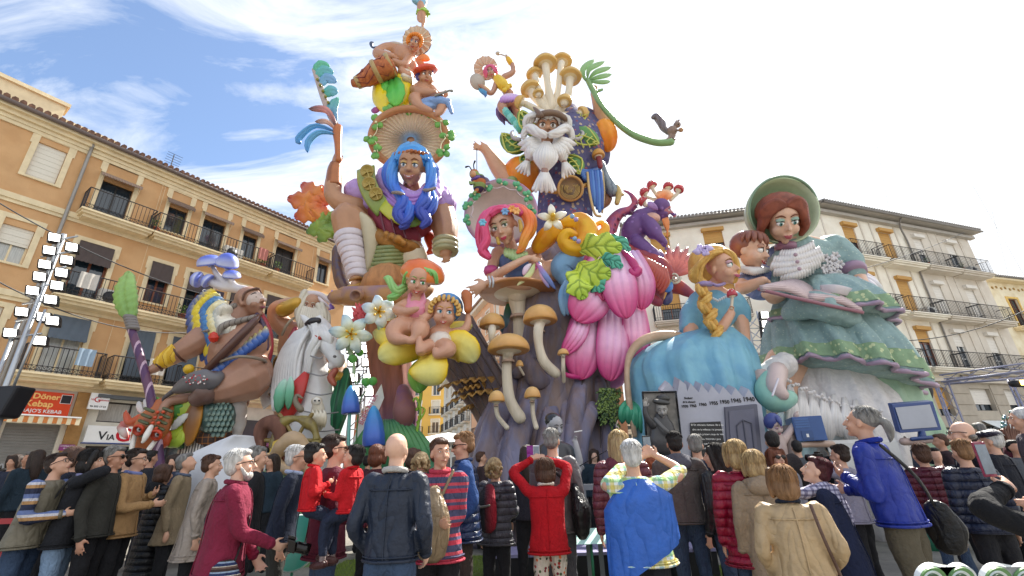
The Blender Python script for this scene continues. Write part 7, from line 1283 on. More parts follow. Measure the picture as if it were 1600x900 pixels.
 for i in range(13):a=radians(28+i*10);m=M();V.leaf(m,[(1035,318,-.3),(1037+9*cos(a),312-10*sin(a),-.4),(1038+18*cos(a),312-17*sin(a),-.3)],3.2,LC('#d8502a','#f08a3c','#f3dcb8'),nu=2,nv=5);obj('hair_tuft',m,VC,g)
 m=M();V.ball(m,1020,340,-.45,12,8,8,rot=-10);obj('collar',m,paint('#d9a898'),g)
 for i in range(7):m=M();V.leaf(m,[(1012,330+i,0),(1000,330+i*2,.1),(982+i*2,336+i*3,.1)],3,LC('#4a3a4a','#8a7a86'),nu=2,nv=4);obj('back_tuft',m,VC,g)
 for(x,y,bx,by,rot)in((1019,291,1030,310,15),(1008,302,1026,313,30),(1044,293,1042,306,-8),(1060,297,1048,312,-30),(1006,316,1022,320,50)):mushroom(View(14.8),'red toadstool with white spots on the goblin head, '+{1019:'tallest on the left',1008:'low on the left',1044:'back right',1060:'far right',1006:'lowest beside the ear'}[x],x,y,8,6,[(x*.9+bx*.1,y+5,0,2.6),((x+bx)/2,(y+by)/2+2,0,2.6),(bx,by,0,3)],capc=('#d0383c','#b82a34'),rot=rot,spotc='#f4ece6',group='red toadstools on the goblin head')
dragon()
# ------------------------------------------------------------------ girl with the long braid
def braid_girl():
 V=View(11.4);t=root(V,'braided_girl_statue','blond girl statue with thick braid, blue gown and lilac hair flower',1120);SKN=paint('#dba88a',.45);HR=mat('blond_paint','#dcb05c',rough=.5,c2='#c08a3c',c2amt=.6,scale=2.5,stretch=(3,3,1));BL=mat('gown_blue','#7fb4c6',rough=.5,c2='#6aa0be',c2amt=.7,scale=1.2,bump=.1,bscale=8,crease=.15,cscale=1.2)
 def pr(m):
  V.tube(m,[(1120,436,0,11),(1116,452,.1,13)]);V.ball(m,1118,480,.1,33,34,20);V.tube(m,[(1092,470,.1,13),(1080,500,-.1,12),(1083,531,-.25,12),(1100,534,-.4,12),(1125,515,-.6,9),(1142,490,-.7,7)]);V.tube(m,[(1145,468,.1,12),(1157,500,.1,12),(1161,550,.1,11),(1160,600,0,8)]);V.ball(m,1110,530,.2,30,30,20)
  hand(m,V.p(1142,492,-.7),CU+CR*.05,-CR,-CF,20*V.s(1142,485),curl=.9,thumb=.5)
 hc,fr,R=doll(V,t,(1129,419,-.3),30,SKN,32,10,4,pr,vox=.03,hp=dict(jaw=.54,chin=.16,nose=.07,cheek=.27),iris='#5a9a8a',lid='#c9a0a8',lip='#c2607a',look=(.7,.5),eye=1.15,brow='#9a6a3a',smile=.05,closed=.2)
 m=M();V.ball(m,1103,418,.15,27,35,24,rot=10);V.ball(m,1118,398,0,26,16,24,rot=-12);obj('hair',m,HR,t)
 for i in range(9):m=M();V.lock(m,[(1133-i*2,392+i*.4,-.55+i*.03,4),(1112-i*3,396+i*3,-.7+i*.03,6),(1094-i*1.6,415+i*2.4,-.6+i*.03,6.5),(1093+i*.8,437+i*.4,-.45,6),(1100,446,-.5,5)],n=3,k=5);obj('hair_lock',m,HR,t)
 m=M();V.lock(m,[(1130,392,-.6,5),(1144,400,-.6,6),(1150,418,-.5,6),(1148,436,-.4,5),(1146,442,-.4,2)],n=4);obj('hair_lock',m,HR,t)
 for j,(x,y,r)in enumerate(((1098,455,11),(1100,468,12),(1103,481,12.5),(1108,494,12.5),(1113,507,12),(1118,520,11.5),(1123,532,10.5),(1129,543,9.5))):
  s_=1 if j%2 else-1;m=M();V.lock(m,[(x+s_*r*.75,y-9,-.75,r*.35),(x+s_*r*.35,y,-.95,r*.55),(x-s_*r*.45,y+10,-.85,r*.38)],n=4);V.ball(m,x,y,-.7,r*.8,r*.9,r*.5);obj('braid_strand',m,HR,t)
 m=M();V.lock(m,[(1129,545,-.8,7),(1135,555,-.85,8),(1146,564,-.85,2)],n=6);obj('braid_end',m,HR,t);m=M();V.tube(m,[(1090,446,-.6,4),(1100,443,-.85,4.5),(1110,444,-.6,4)]);V.tube(m,[(1108,441,-.5,2.5),(1120,446,-.6,2.5),(1132,443,-.45,2.5)]);obj('ribbon',m,paint('#9a86b4'),t)
 for i in range(14):a=i*2.4;r_=6+(i%2)*6;m=M();V.leaf(m,[(1098,390,-.75),(1098+r_*.7*cos(a),390+r_*.5*sin(a),-.9),(1098+(r_+6)*cos(a),390+(r_+2)*.6*sin(a),-.82)],4,LC('#a890d0','#c4b2e2','#d6c9ec'),nu=4,nv=5);obj('flower_petal',m,VC,t)
 m=M();V.ball(m,1116,486,.05,37,34,23);V.tube(m,[(1094,470,.05,17),(1082,492,0,19),(1078,508,-.05,18)],round_=True);V.tube(m,[(1142,466,.05,15),(1155,482,.1,16),(1160,494,.1,14)]);V.ball(m,1112,530,.15,34,34,23);obj('blouse',m,BL,t,vox=.045,disp=(.09,.35))
 m=M()
 for i in range(26):a=i*.25;V.ball(m,1079+19*cos(a),520+3.5*sin(a),-.05-.35*sin(a),2.4,3,2.4,n=6)
 obj('lace',m,paint('#d9e2e6'),t);m=M()
 for i in range(12):V.ball(m,1102+i*3.2,462+abs(i-6)*-1.6+8,-.55,2,2.6,2,n=6)
 obj('lace',m,paint('#d9e2e6'),t)
 m=M();V.sheet(m,[(1112,520,.1,34,.6),(1098,532,.1,62,.8),(1082,552,0,86,1.1,3),(1078,580,-.1,96,1.3,3),(1086,640,-.2,92,1.4),(1100,830,-.2,84,1.4)],n=120,folds=12,amp=.075);obj('gown',m,BL,t)
 m=M();V.tube(m,[(1075,528,-.2,6),(1040,524,-.35,8),(1008,531,-.4,8),(988,548,-.45,6.5),(980,575,-.5,4.5),(982,620,-.5,5),(992,680,-.5,4)]);obj('gown_lining',m,paint('#c9a888',c2='#b08a6c'),t)
 for i in():m=M();V.tube(m,[(1005+i*12,536+i,-.75,8),(992+i*7,575,-1.15,10),(996+i*8,630,-1.3,9),(1004+i*8,700,-1.3,7)]);obj('gown_fold',m,BL,t)
 mushroom(View(10.6),'little red toadstool with white dots held by the braided girl',1144,462,8,7,[(1144,468,0,2.2),(1143,482,0,2)],capc=('#d23a44','#b52c3c'),spotc='#f6f0ea')
braid_girl()
# ------------------------------------------------------------------ reading lady and boy
def reading_lady():
 V=View(12.0);t=root(V,'reading_lady','giant lady statue in green bonnet and ruffled green dress reading a book',1270);SKN=paint('#dfb294',.45);GR=mat('dress_green',pattern=spots('#8fa8a6','#a9bdb2',11,.22),rough=.65,var=.15,scale=4,bump=.2,crease=.22,cscale=1.3);LG=mat('underskirt_green','#a6bfa4',rough=.65,c2='#8cab90',c2amt=.6,scale=1.5,bump=.2,crease=.2,cscale=1.3);LI=paint('#a88fa4');WHT_=mat('lace_white','#dcd6d2',rough=.75,var=.1,scale=8,bump=.5,bscale=25,crease=.3,cscale=2)
 def pr(m):
  V.tube(m,[(1224,372,0,12),(1229,388,.1,13)]);V.ball(m,1262,410,.3,60,42,30,rot=-15);V.tube(m,[(1312,400,.2,22),(1330,425,0,16),(1345,445,-.4,12),(1350,458,-.6,9)]);V.tube(m,[(1220,420,0,18),(1222,450,-.3,14),(1210,466,-.55,10),(1200,462,-.7,7)])
  hand(m,V.p(1351,462,-.6),CU*.9-CR*.3,-CR,CF,27*V.s(1350,450),curl=.55);hand(m,V.p(1206,464,-.65),-CR+CU*.2,CU,-CF,22*V.s(1200,460),curl=.3)
  for x in(1200,1228):V.tube(m,[(x+20,560,0,20),(x,605,-.2,18),(x+6,640,-.5,10)])
 hc,fr,R=doll(V,t,(1221,346,-.55),36,SKN,-10,-14,6,pr,vox=.035,hp=dict(jaw=.52,chin=.15,nose=.075,cheek=.26),iris='#5a8f8a',lid='#9ab4a4',lip='#b0565c',look=(-.2,-.5),eye=1.1,brow='#7a4a34',smile=.03,mw=.16,closed=.35)
 k=V.s(1213,335);c=V.p(1214,334,-.15);ax=(-CF+CR*-.1+CU*.1).normalized();cs=LC('#9ab494','#a9c09a','#bccba6','#c6d2ae','#b4c49e','#a9bb94','#a0b590')
 m=M();lathe(m,c,ax,[(30*k,-.15),(38*k,-.02),(45*k,.22),(49*k,.40),(51*k,.40),(48*k,.1),(42*k,-.3),(26*k,-.65),(.01,-.8)],48,cols=cs+LC('#a0b590','#a0b590'),xr=1.02);obj('bonnet',m,VC,t)
 m=M();ring=[(*(c+ax*.42+(CR*cos(a/24*pi)*1.02+CU*sin(a/24*pi))*50.5*k),1.9*k)for a in range(49)];tube(m,ring,n=7,sub=1,round_=False);obj('bonnet_rim',m,paint('#7a9678'),t)
 HB=mat('auburn_paint','#94503a',rough=.5,c2='#6a3428',c2amt=.6,scale=3)
 H=hf(hc,fr,R);m=M();ellip(m,H(0,.42,-.28),(fr[0]*.98*R,fr[2]*.8*R,fr[1]*.85*R),18);obj('hair',m,HB,t)
 for s_ in(-1,1):
  for i in range(7):q=i/6;m=M();htube(m,H,R,[(s_*.06,.78-q*.05,.52,.10),(s_*(.42+.12*q),.95-q*.45,.42,.16),(s_*(.80+.1*q),.55-q*.75,.18,.18),(s_*(.80+.02*q),.1-q*.75,-.05,.12)],n=7);obj('hair_wave',m,HB,t)
 m=M();lathe(m,V.p(1228,385,-.15),CU*1+CR*.1,[(13*k,-.12),(15*k,0),(13*k,.13)],20);obj('neck_ribbon',m,paint('#9a6a80'),t)
 m=M();V.ball(m,1265,412,.25,62,42,33,rot=-14);V.tube(m,[(1300,392,.15,27),(1322,410,0,24),(1334,425,-.2,17)]);V.tube(m,[(1222,412,.0,22),(1222,440,-.25,19),(1216,458,-.45,15)]);V.ball(m,1275,450,.3,50,34,36);obj('dress_top',m,GR,t,vox=.05,disp=(.1,.4))
 for j in range(5):
  hw=(24,34,38,33,22)[j];n=int(hw*.55)
  for i in range(n):q=-1+2*i/(n-1);x=1246+q*hw;y=386+j*9.0+(1-q*q)*4-q*7;m=M();V.leaf(m,[(x,y-3,-.80-.05*j+.25*q*q),(x,y+3,-.95-.04*j+.25*q*q),(x+q*3,y+13,-.9+.25*q*q)],5.2,LC('#b9b2ae','#e4dedA','#d8d2ce'),cup=.45,nu=4,nv=6,prof='drop');obj('jabot_ruffle',m,VC,t)
 for i in range(3):m=M();V.ball(m,1243+i*3,398+i*11,-1.12-.06*i,3.2,n=9);obj('button',m,paint('#b89aa4'),t)
 rn=random.Random(6)
 for i in range(16):x=1302+rn.gauss(0,7);y=400+i*3.2;m=M();[V.leaf(m,[(x,y,-.6),(x+7*cos(a*1.05),y+7*sin(a*1.05),-.72)],3,LC('#e4e0e0','#cfcaca'),nu=2,nv=3)for a in range(6)];obj('lace_flower',m,VC,t)
 m=M();lathe(m,V.p(1331,423,-.2),V.p(1345,445,-.4)-V.p(1331,423,-.2),[(17*k,-.1),(19*k,0),(17*k,.15)],16);obj('cuff',m,paint('#9a7a92'),t)
 for i in range(14):a=i*2*pi/14;m=M();V.leaf(m,[(1334+9*cos(a),428+5*sin(a),-.3-.2*sin(a)),(1343+20*cos(a),442+9*sin(a),-.4-.35*sin(a)),(1352+28*cos(a),455+11*sin(a)+(i%2)*5,-.4-.4*sin(a))],8,LC('#b9b2be','#d9d4d8','#c4c6bc'),nu=4,nv=6,cup=.4);obj('cuff_lace',m,VC,t)
 def tier(name,rows,mt,folds,amp,trim=None,n=120):
  m=M();V.sheet(m,rows,n=n,folds=folds,amp=amp);o=obj(name,m,mt,t,disp=(.06,.5));L=m.v[-n:];V_=m.v[:]
  if trim:m=M();tube(m,[(*v,.055+.012*sin(i*1.7))for i,v in enumerate(L+L[:1])],n=6,sub=1,round_=False);obj('hem',m,trim,t)
  if trim:
   nr=len(V_)//n;rg=[]
   for j in(nr-4,nr-3,nr-2):r_=V_[j*n:(j+1)*n];q_=sum(r_,Vector())/n;rg.append([q_+(v-q_)*1.022-Vector((0,0,.02))for v in r_])
   m=M();loft(m,rg,caps=False);obj('brocade_band',m,mat('brocade_band',pattern=spots('#8aa580','#c4cc9c',7,.3),rough=.55,var=.15,scale=6,bump=.3),t)
  return o
 tier('petticoat',[(1285,560,.6,66,1.0),(1300,640,.3,88,1.5),(1310,720,.2,100,1.75),(1310,830,.2,104,1.8)],WHT_,17,.07);tier('underskirt',[(1300,500,.6,56,.9),(1325,570,.5,85,1.2),(1350,640,.4,84,1.3),(1366,700,.3,85,1.4),(1374,830,.3,86,1.4)],LG,15,.06)
 tier('overskirt',[(1266,455,.4,46,.7),(1280,500,.2,72,1.2),(1298,550,.1,90,1.55,-8),(1313,594,.0,99,1.6,-16)],GR,14,.10,LI);tier('overskirt',[(1275,446,.1,52,.85),(1288,474,-.1,70,1.25),(1296,506,-.1,77,1.5,-8)],GR,11,.10,LI)
 m=M();V.tube(m,[(1236,488,-.6,16),(1262,478,-1.1,22),(1290,480,-1.3,24),(1330,500,-1.2,16)]);obj('knee_drape',m,GR,t,vox=.06,disp=(.1,.4))
 for a in()and([(1214,500,-.9,3),(1250,514,-1.7,3.5),(1300,510,-1.75,3.5),(1340,500,-1.5,3.5),(1386,492,-.8,3)],[(1198,568,-.9,3.5),(1240,592,-1.9,4),(1290,600,-2.0,4),(1340,586,-1.9,4),(1395,610,-1.5,4),(1440,622,-.7,3.5)],[(1338,470,-1.2,3),(1352,500,-1.4,4),(1348,540,-1.5,4),(1385,590,-1.4,4),(1420,640,-1.2,4)]):m=M();V.tube(m,a,n=8);obj('skirt_border',m,LI,t)
 for a in()and([(1350,480,-1.3),(1372,530,-1.5),(1400,590,-1.4),(1440,640,-1.0)],[(1370,470,-1.0),(1400,520,-1.2),(1430,575,-1.1),(1465,640,-.6)],[(1330,500,-1.5),(1345,560,-1.7),(1380,620,-1.6),(1400,660,-1.5)]):m=M();V.leaf(m,a,22,LC('#86a9a4','#94b8aa','#a9c2b4'),prof='drop',cup=.5,thick=.1,edge=tuple(lin('#a88fa4')));obj('skirt_flounce',m,VC,t)
 m=M()
 for i in range(44):q=i/43;V.ball(m,1206+170*q**.9,585+60*sin(q*1.5)+3*sin(i*2),-1.75+.2*q,3,3,2.5,n=6)
 obj('lace_edge',m,WHT_,t)
 for i in range(7):m=M();V.leaf(m,[(1235+i*17,600+i*4,-1.3),(1242+i*17,640+i*3,-1.8),(1238+i*19,684+(i%2)*9,-1.7)],20,LC('#cfc9c4','#dcd7d2','#c4bdb8'),prof='drop',cup=.22,thick=.05,nu=20,nv=14,st=(tuple(lin('#a79f9a')),6));obj('petticoat_ruffle',m,VC,t)
 m=M();V.tube(m,[(1205,590,-1.9,14),(1196,610,-2.0,17),(1212,628,-2.2,18),(1232,622,-2.2,14)],n=12);obj('shoe',m,paint('#8fc0ac'),t,vox=.05);m=M();V.tube(m,[(1215,580,-1.9,15),(1212,604,-2.25,14),(1222,616,-2.4,10)]);V.tube(m,[(1190,590,-1.5,14),(1180,620,-1.5,12)]);obj('stocking',m,paint('#d0b8b0'),t);m=M();V.tube(m,[(1216,592,-2.55,1.6),(1207,618,-2.75,1.6)],sub=1);obj('shoe_strap',m,paint('#d9d2d8'),t)
 m=M();V.tube(m,[(1170,605,-.6,12),(1195,590,-.8,20),(1225,570,-.9,20)]);obj('white_drape',m,WHT_,t,vox=.05,disp=(.15,.3))  # sunlit patch of the puffy cloth, its brightness put into the white colour
 b=root(V,'open_book','huge open book with pinkish pages on the lap of the reading lady',1265,cat='book');Q=lambda x,y,d:V.p(x,y,d)
 for nm,a in(('left_pages',((1186,446,-1.6),(1225,438,-1.3),(1272,450,-.9),(1262,462,-1.6))),('right_pages',((1262,461,-1.6),(1274,450,-.9),(1340,466,-.8),(1347,482,-1.6)))):
  m=M();n=8;top=[];
  for i in range(n+1):u=i/n;L0=Q(*a[0]).lerp(Q(*a[3]if nm[0]=='l' else a[3]),u)if nm[0]=='l' else Q(*a[0]).lerp(Q(*a[3]),u);L1=Q(*a[1]).lerp(Q(*a[2]),u);up_=CU*.10*sin(pi*u)*1.2;top+=[L0+up_,L1+up_]
  k0=len(top);bot=[v-Vector((0,0,.16))for v in top];m.add(top+bot,[(2*i,2*i+2,2*i+3,2*i+1)for i in range(n)]+[(k0+2*i,k0+2*i+1,k0+2*i+3,k0+2*i+2)for i in range(n)]+[(2*i,k0+2*i,k0+2*i+2,2*i+2)for i in range(n)]+[(2*i+1,2*i+3,k0+2*i+3,k0+2*i+1)for i in range(n)]+[(0,1,k0+1,k0),(2*n,k0+2*n,k0+2*n+1,2*n+1)]);obj('pages',m,mat('page_edges',pattern=stripes([('#d8c4c0',3),('#a8868a',1)],.045,2),rough=.8),b)
 m=M();V.tube(m,[(1186,452,-1.55,3),(1262,470,-1.7,3),(1347,488,-1.65,3)]);obj('cover',m,paint('#9a6470'),b);m=M();V.leaf(m,[(1282,452,-1.2),(1310,452,-1.5),(1345,462,-1.2)],7,LC('#d9cfd0','#c9bfc2'),prof='strip',cup=.2,thick=.02);obj('lifted_page',m,VC,b)
 o=root(V,'curious_boy_statue','brown haired boy statue in lace collar peering over the book',1170)
 def pb(m):
  V.tube(m,[(1176,414,0,10),(1178,424,.1,13)]);V.ball(m,1186,440,.2,30,26,20);V.tube(m,[(1168,432,0,13),(1160,450,-.3,11),(1178,444,-.6,9),(1192,438,-.8,7)]);V.tube(m,[(1200,400,.4,12),(1225,392,.2,8),(1250,372,-.1,6)])
  hand(m,V.p(1191,439,-.8),CR-CU*.1,CU,-CF-CU,18*V.s(1190,438),curl=.3);hand(m,V.p(1248,374,-.1),CR+CU*.2,CU,-CF,18*V.s(1250,374),curl=.3)
 hc,fr,R=doll(V,o,(1174,393,-.35),30,SKN,36,0,-6,pb,vox=.035,hp=dict(jaw=.6,cheek=.32,nose=.075),iris='#5a4030',lid='#b98a74',lip='#a84a44',look=(.6,0),eye=1.25,teeth=True,brow='#6a3a28',closed=0,smile=.07)
 H=hf(hc,fr,R);m=M();ellip(m,H(0,.36,-.32),(fr[0]*.82*R,fr[2]*.80*R,fr[1]*.76*R),18);obj('hair',m,paint('#8a5240'),o)
 for i in range(11):a=radians(-40+i*26);m=M();htube(m,H,R,[(.1*cos(a),.95,.1,.12),(.58*cos(a),.86,.0+.42*sin(a),.17),(.80*cos(a),.60,.02+.60*sin(a),.13),(.82*cos(a),.42,.04+.62*sin(a),.05)],n=7);obj('hair_lock',m,paint('#8a5240'),o)
 m=M();V.ball(m,1190,442,.15,33,28,23);V.tube(m,[(1170,432,0,15),(1164,442,-.15,14)]);V.tube(m,[(1200,402,.35,15),(1212,396,.3,13)]);obj('shirt',m,mat('boy_shirt',pattern=plaid('#7f8cb8',[(0,'#9aa6cc',0),(2,'#6a78a8',0)],.16,.3),rough=.7),o,vox=.045)
 for i in range(16):q=-1+i/7.5;m=M();V.leaf(m,[(1178+q*13,417-0*q,-.35+.2*q*q),(1178+q*20,423-abs(q)*3,-.65+.3*q*q),(1178+q*24,431-abs(q)*6,-.55+.3*q*q)],4,LC('#dcd8d4','#ece8e4'),nu=3,nv=4,cup=.6);obj('lace_collar',m,VC,o)
reading_lady()
# ------------------------------------------------------------------ low scenes at crowd level
def low_scenes():
 V=View(9.4);GY=paint('#b0b0ba',.7,bump=.05);t=root(V,'timeline_house','grey house front with sawtooth top, a panelled door and years from 1970 to 1940',1125,cat='display board')
 top=[(1058,618),(1062,593),(1072,601),(1074,612),(1079,599),(1092,613),(1096,600),(1107,614),(1112,602),(1124,616),(1130,604),(1143,618),(1149,606),(1163,622),(1170,608),(1184,628),(1190,634),(1198,690),(1203,745),(1190,830),(1070,830)]
 m=M();V.slab(m,top,.32,0);obj('front',m,GY,t,smooth=False);m=M();V.slab(m,[(1034,611),(1045,598),(1058,613),(1070,830),(1045,830)],.25,.2);obj('side_tooth',m,GY,t,smooth=False)
 X=(V.p(1190,640)-V.p(1060,640)).normalized();Z=(V.p(1062,600)-V.p(1075,690)).normalized();Z=Vector((0,0,1));DK=paint('#5b5a68',.6)
 for s_,x,y,sz in(('1970',1070,635,.07),('1965',1083,634,.07),('1960',1098,632,.08),('1955',1115,630,.09),('1950',1132,628,.10),('1945',1150,626,.11),('1940',1170,624,.12),('Evolució',1076,622,.05),('de la educació',1077,628,.045)):text3d('lettering',s_,(V.p(x,y,-.01),X,Z),sz,MBK,t,depth=.003,bold=.002)
 m=M();V.slab(m,[(1133,637),(1183,632),(1194,740),(1194,800),(1142,800)],.05,-.05);dr=obj('door',m,DK,t,smooth=False);m=M();V.slab(m,[(1139,643),(1178,639),(1187,740),(1186,790),(1148,790)],.02,-.07);obj('door_panel',m,paint('#666574',.6),dr,smooth=False)
 for a in([(1151,665),(1156,660),(1161,656),(1168,659),(1174,661)],[(1151,665),(1158,720),(1162,790)],[(1161,656),(1167,700),(1172,790)],[(1174,661),(1181,720),(1184,790)]):m=M();V.tube(m,[(x,y,-.085,.9)for x,y in a],n=5,sub=1);obj('moulding',m,paint('#484754'),dr)
 m=M();V.slab(m,[(1079,661),(1126,659),(1135,710),(1136,760),(1082,760)],.03,-.04);bb=obj('text_panel',m,MBK,t,smooth=False)
 for i in range(6):text3d('lettering',('El fet educatiu demana dia a dia','dins de la infància i la joventut','des dels primers anys de vida','contes, històries i jocs','valors que fan la persona','aprendre sempre creix')[i],(V.p(1105+i,664+i*7.3,-.06),X,Z),.05,MW,bb,depth=.002)
 p=root(V,'framed_portrait','black framed grey portrait relief of a bearded man in a flat cap, arms raised',1034,cat='picture');V=View(9.0)
 m=M();V.slab(m,[(1005,614),(1055,613),(1063,682),(1010,683)],.04,.05);obj('backing',m,mat('portrait_ground','#77736d',rough=.7,c2='#a39d94',scale=4),p,smooth=False)
 for a in([(1004,613),(1056,612)],[(1056,612),(1064,684)],[(1064,684),(1010,685)],[(1010,685),(1004,613)]):m=M();V.tube(m,[(*a[0],0,1.6),(*a[1],0,1.6)],sub=1,n=4);obj('frame_bar',m,MBK,p,smooth=False)
 m=M();V.tube(m,[(1036,690,.0,22),(1035,665,.0,18),(1034,655,0,12)],flat=.4,fax=CF,n=14);V.tube(m,[(1020,665,-.05,6),(1010,650,-.08,5),(1008,634,-.1,3.5)]);obj('coat',m,paint('#3f3d3d',bump=.4),p);fr=frame_of(-12,0,8);hc=V.p(1034,640,-.05);R=12*V.s(1034,640);m=M();head_prims(m,hc,fr,R,jaw=.6);obj('head',m,paint('#a8a49e'),p,vox=.012);face(p,hc,fr,R,lid='#8a8680',lip='#4a4846',brow='#3a3836',iris='#4a4a4a');m=M();V.ball(m,1033,628,-.12,14,4.5,8,rot=-6);V.ball(m,1036,622,-.06,11,6,8);obj('cap',m,paint('#35322f'),p);m=M();hand(m,V.p(1008,636,-.12),CU,CR,-CF,16*V.s(1008,630),curl=.2,spread=.2);obj('raised_hand',m,paint('#b9b5ae'),p);m=M();V.tube(m,[(1024,655,-.18,3),(1040,672,-.24,3),(1056,684,-.1,3)],flat=.5);obj('scarf',m,paint('#5f5d5c'),p)
 q=root(V,'cyan_panel','pale cyan board below the framed portrait',1037,cat='board');m=M();V.slab(m,[(1012,688),(1062,687),(1072,760),(1018,760)],.04,.1);obj('panel',m,paint('#74b4cc'),q,smooth=False)
 V=View(8.4);g=root(V,'grey_suit_statue','black and white painted statue of a man in a suit raising a cigarette',868);GS=paint('#a9a7a9',.5);
 def pr(m):V.tube(m,[(866,680,0,9),(868,700,.05,11)]);V.tube(m,[(890,735,0,8),(905,725,-.15,6),(901,700,-.2,5),(899,690,-.2,4)]);V.tube(m,[(890,750,0,6),(905,735,-.2,5)]);V.tube(m,[(868,700,.1,16),(866,800,.1,20)]);hand(m,V.p(899,692,-.2),CU,-CR,-CF,17*V.s(899,685),curl=.8);hand(m,V.p(903,736,-.2),CR*.6+CU*.5,CU,-CF,17*V.s(899,685),curl=.8)
 hc,fr,R=doll(V,g,(867,666,0),18,GS,28,0,-4,pr,vox=.016,hp=dict(jaw=.50,nose=.11,long=1.1),iris='#3a3a3a',lid='#6f6d70',lip='#5a585a',brow='#1c1b1e',closed=.5,smile=-.02,eye=.9)
 H=hf(hc,fr,R);m=M();ellip(m,H(0,.42,-.32),(fr[0]*.76*R,fr[2]*.82*R,fr[1]*.64*R),16);obj('slick_hair',m,paint('#2a292c',.25),g);m=M();V.sheet(m,[(868,690,.1,12,.15),(868,705,.1,30,.25),(866,770,.1,32,.3),(866,900,.1,34,.3)],folds=5,amp=.03);obj('suit',m,paint('#3a393d'),g);m=M();V.leaf(m,[(868,692,-.2),(869,705,-.28),(870,730,-.25)],4,LC('#e4e3e6','#d4d3d8'));obj('shirt_front',m,VC,g);m=M();V.tube(m,[(898,675,-.25,1),(909,673,-.28,1)],sub=1,n=6);obj('cigarette',m,MW,g);m=M();V.tube(m,[(906,728,-.25,.8),(948,704,-.25,.6)],sub=1,n=5);obj('stick',m,MBK,g)
 V=View(9.2);BLU=paint('#2f5590',.35);c=root(V,'computer_tower','royal blue model of a computer tower beside the lace petticoat',1268,cat='computer');a=V.p(1246,690,0);X=(V.p(1272,688,-.1)-a).normalized();w1=28*V.s(1250,680);w2=.45;hh=34*V.s(1250,670);D=(Vector((1,.55,0))).normalized();X=Vector((.95,-.3,0)).normalized();Fx=lambda x,y,z:a+X*x+Vector((-X.y,X.x,0))*y+Vector((0,0,1))*z
 m=M();box(m,0,w1*1.5,0,.6,0,hh*1.08,F=Fx);obj('case',m,BLU,c,smooth=False,bevel=.015)
 for i in range(4):m=M();box(m,.03,w1*.8,-.015,-.002,hh*(.92-i*.11),hh*(1.0-i*.11),F=Fx);obj('drive_bay',m,paint('#3f68a4',.35),c,smooth=False)
 m=M();box(m,w1*.3,w1*.85,-.02,-.002,.04,hh*.45,F=Fx);obj('front_panel',m,paint('#274a80',.35),c,smooth=False);m=M();box(m,w1*.5,w1*.62,-.028,-.021,.07,.13,F=Fx);obj('badge',m,MW,c,smooth=False)
 m=M();V.tube(m,[(1300,694,.1,5),(1270,694,.05,5),(1250,696,0,4)]);obj('supporting_arm',m,paint('#b49684'),c)
 n_=root(V,'flat_monitor','flat screen monitor model with dark blue frame and pale grey screen',1430,cat='monitor')
 m=M();V.slab(m,[(1394,632),(1458,627),(1472,672),(1407,677)],.12,0);fm=obj('frame',m,paint('#27407a',.3),n_,smooth=False,bevel=.012);m=M();V.slab(m,[(1399,637),(1453,632),(1465,667),(1410,671)],.01,-.02);obj('screen',m,mat('screen_grey','#a8aab2',rough=.15,var=.08,scale=1),fm,smooth=False)
 m=M();V.tube(m,[(1440,675,.05,5),(1441,684,.05,6)],sub=1);V.tube(m,[(1425,686,.0,3),(1459,683,.0,3)],sub=1,flat=.8);obj('stand',m,paint('#27407a',.3),n_);m=M();V.tube(m,[(1412,690,.1,6),(1440,690,.05,4.5),(1466,686,.05,3)]);obj('supporting_arm',m,paint('#b49a90'),n_)
 k=root(V,'work_table','white draped table between the blue computer tower and the monitor',1350,cat='table');m=M();a=V.p(1290,690,.1);box(m,0,1.35,0,.7,-.04,.02,F=lambda x,y,z:a+Vector((x,y,z)));obj('table_top',m,paint('#d4d2cf'),k,smooth=False);m=M();box(m,.0,1.35,-.02,-.0,-.7,-.041,F=lambda x,y,z:a+Vector((x,y+.01*sin(x*14),z)));obj('cloth',m,paint('#c9c7c4'),k,smooth=False)
 k=root(V,'dark_keyboard','dark keyboard box on green pleats right of the table',1458,cat='keyboard');m=M();V.slab(m,[(1444,711),(1470,714),(1470,727),(1446,724)],.1,0);obj('case',m,paint('#2a2c34',.3),k,smooth=False);m=M();V.sheet(m,[(1460,728,.1,16,.2),(1462,760,.1,20,.3),(1462,860,.1,22,.3)],folds=9,amp=.1);obj('pleats',m,paint('#1f6a4a'),k)
 h=root(V,'hooded_elf_statue','small elf statue with blue pointed hood and brown cape under the green shoe',1215)
 def pe(m):V.tube(m,[(1212,676,0,7),(1215,700,.1,14),(1218,780,.1,16)]);V.tube(m,[(1222,690,.1,7),(1240,665,.1,5),(1244,648,0,4)]);hand(m,V.p(1243,650,0),CU+CR*.4,CR,-CF,12*V.s(1243,645),curl=.2)
 hc,fr,R=doll(V,h,(1210,665,-.1),15,paint('#c9b2aa'),12,-10,6,pe,vox=.02,hp=dict(jaw=.62,cheek=.34),iris='#3a4a7a',lid='#b08aa0',lip='#a05a6a',closed=.9)
 H=hf(hc,fr,R);m=M();ellip(m,H(0,.3,-.25),(fr[0]*.9*R,fr[2]*.85*R,fr[1]*.95*R),16);htube(m,H,R,[(0,.95,.3,.25),(0,.6,.78,.15),(0,.3,.85,.04)]);obj('hood',m,paint('#3f4a8a'),h);m=M();V.sheet(m,[(1232,665,.25,9,.12),(1232,710,.2,17,.2),(1232,820,.2,24,.3)],folds=6,amp=.12);obj('cape',m,paint('#75645c'),h)
low_scenes()
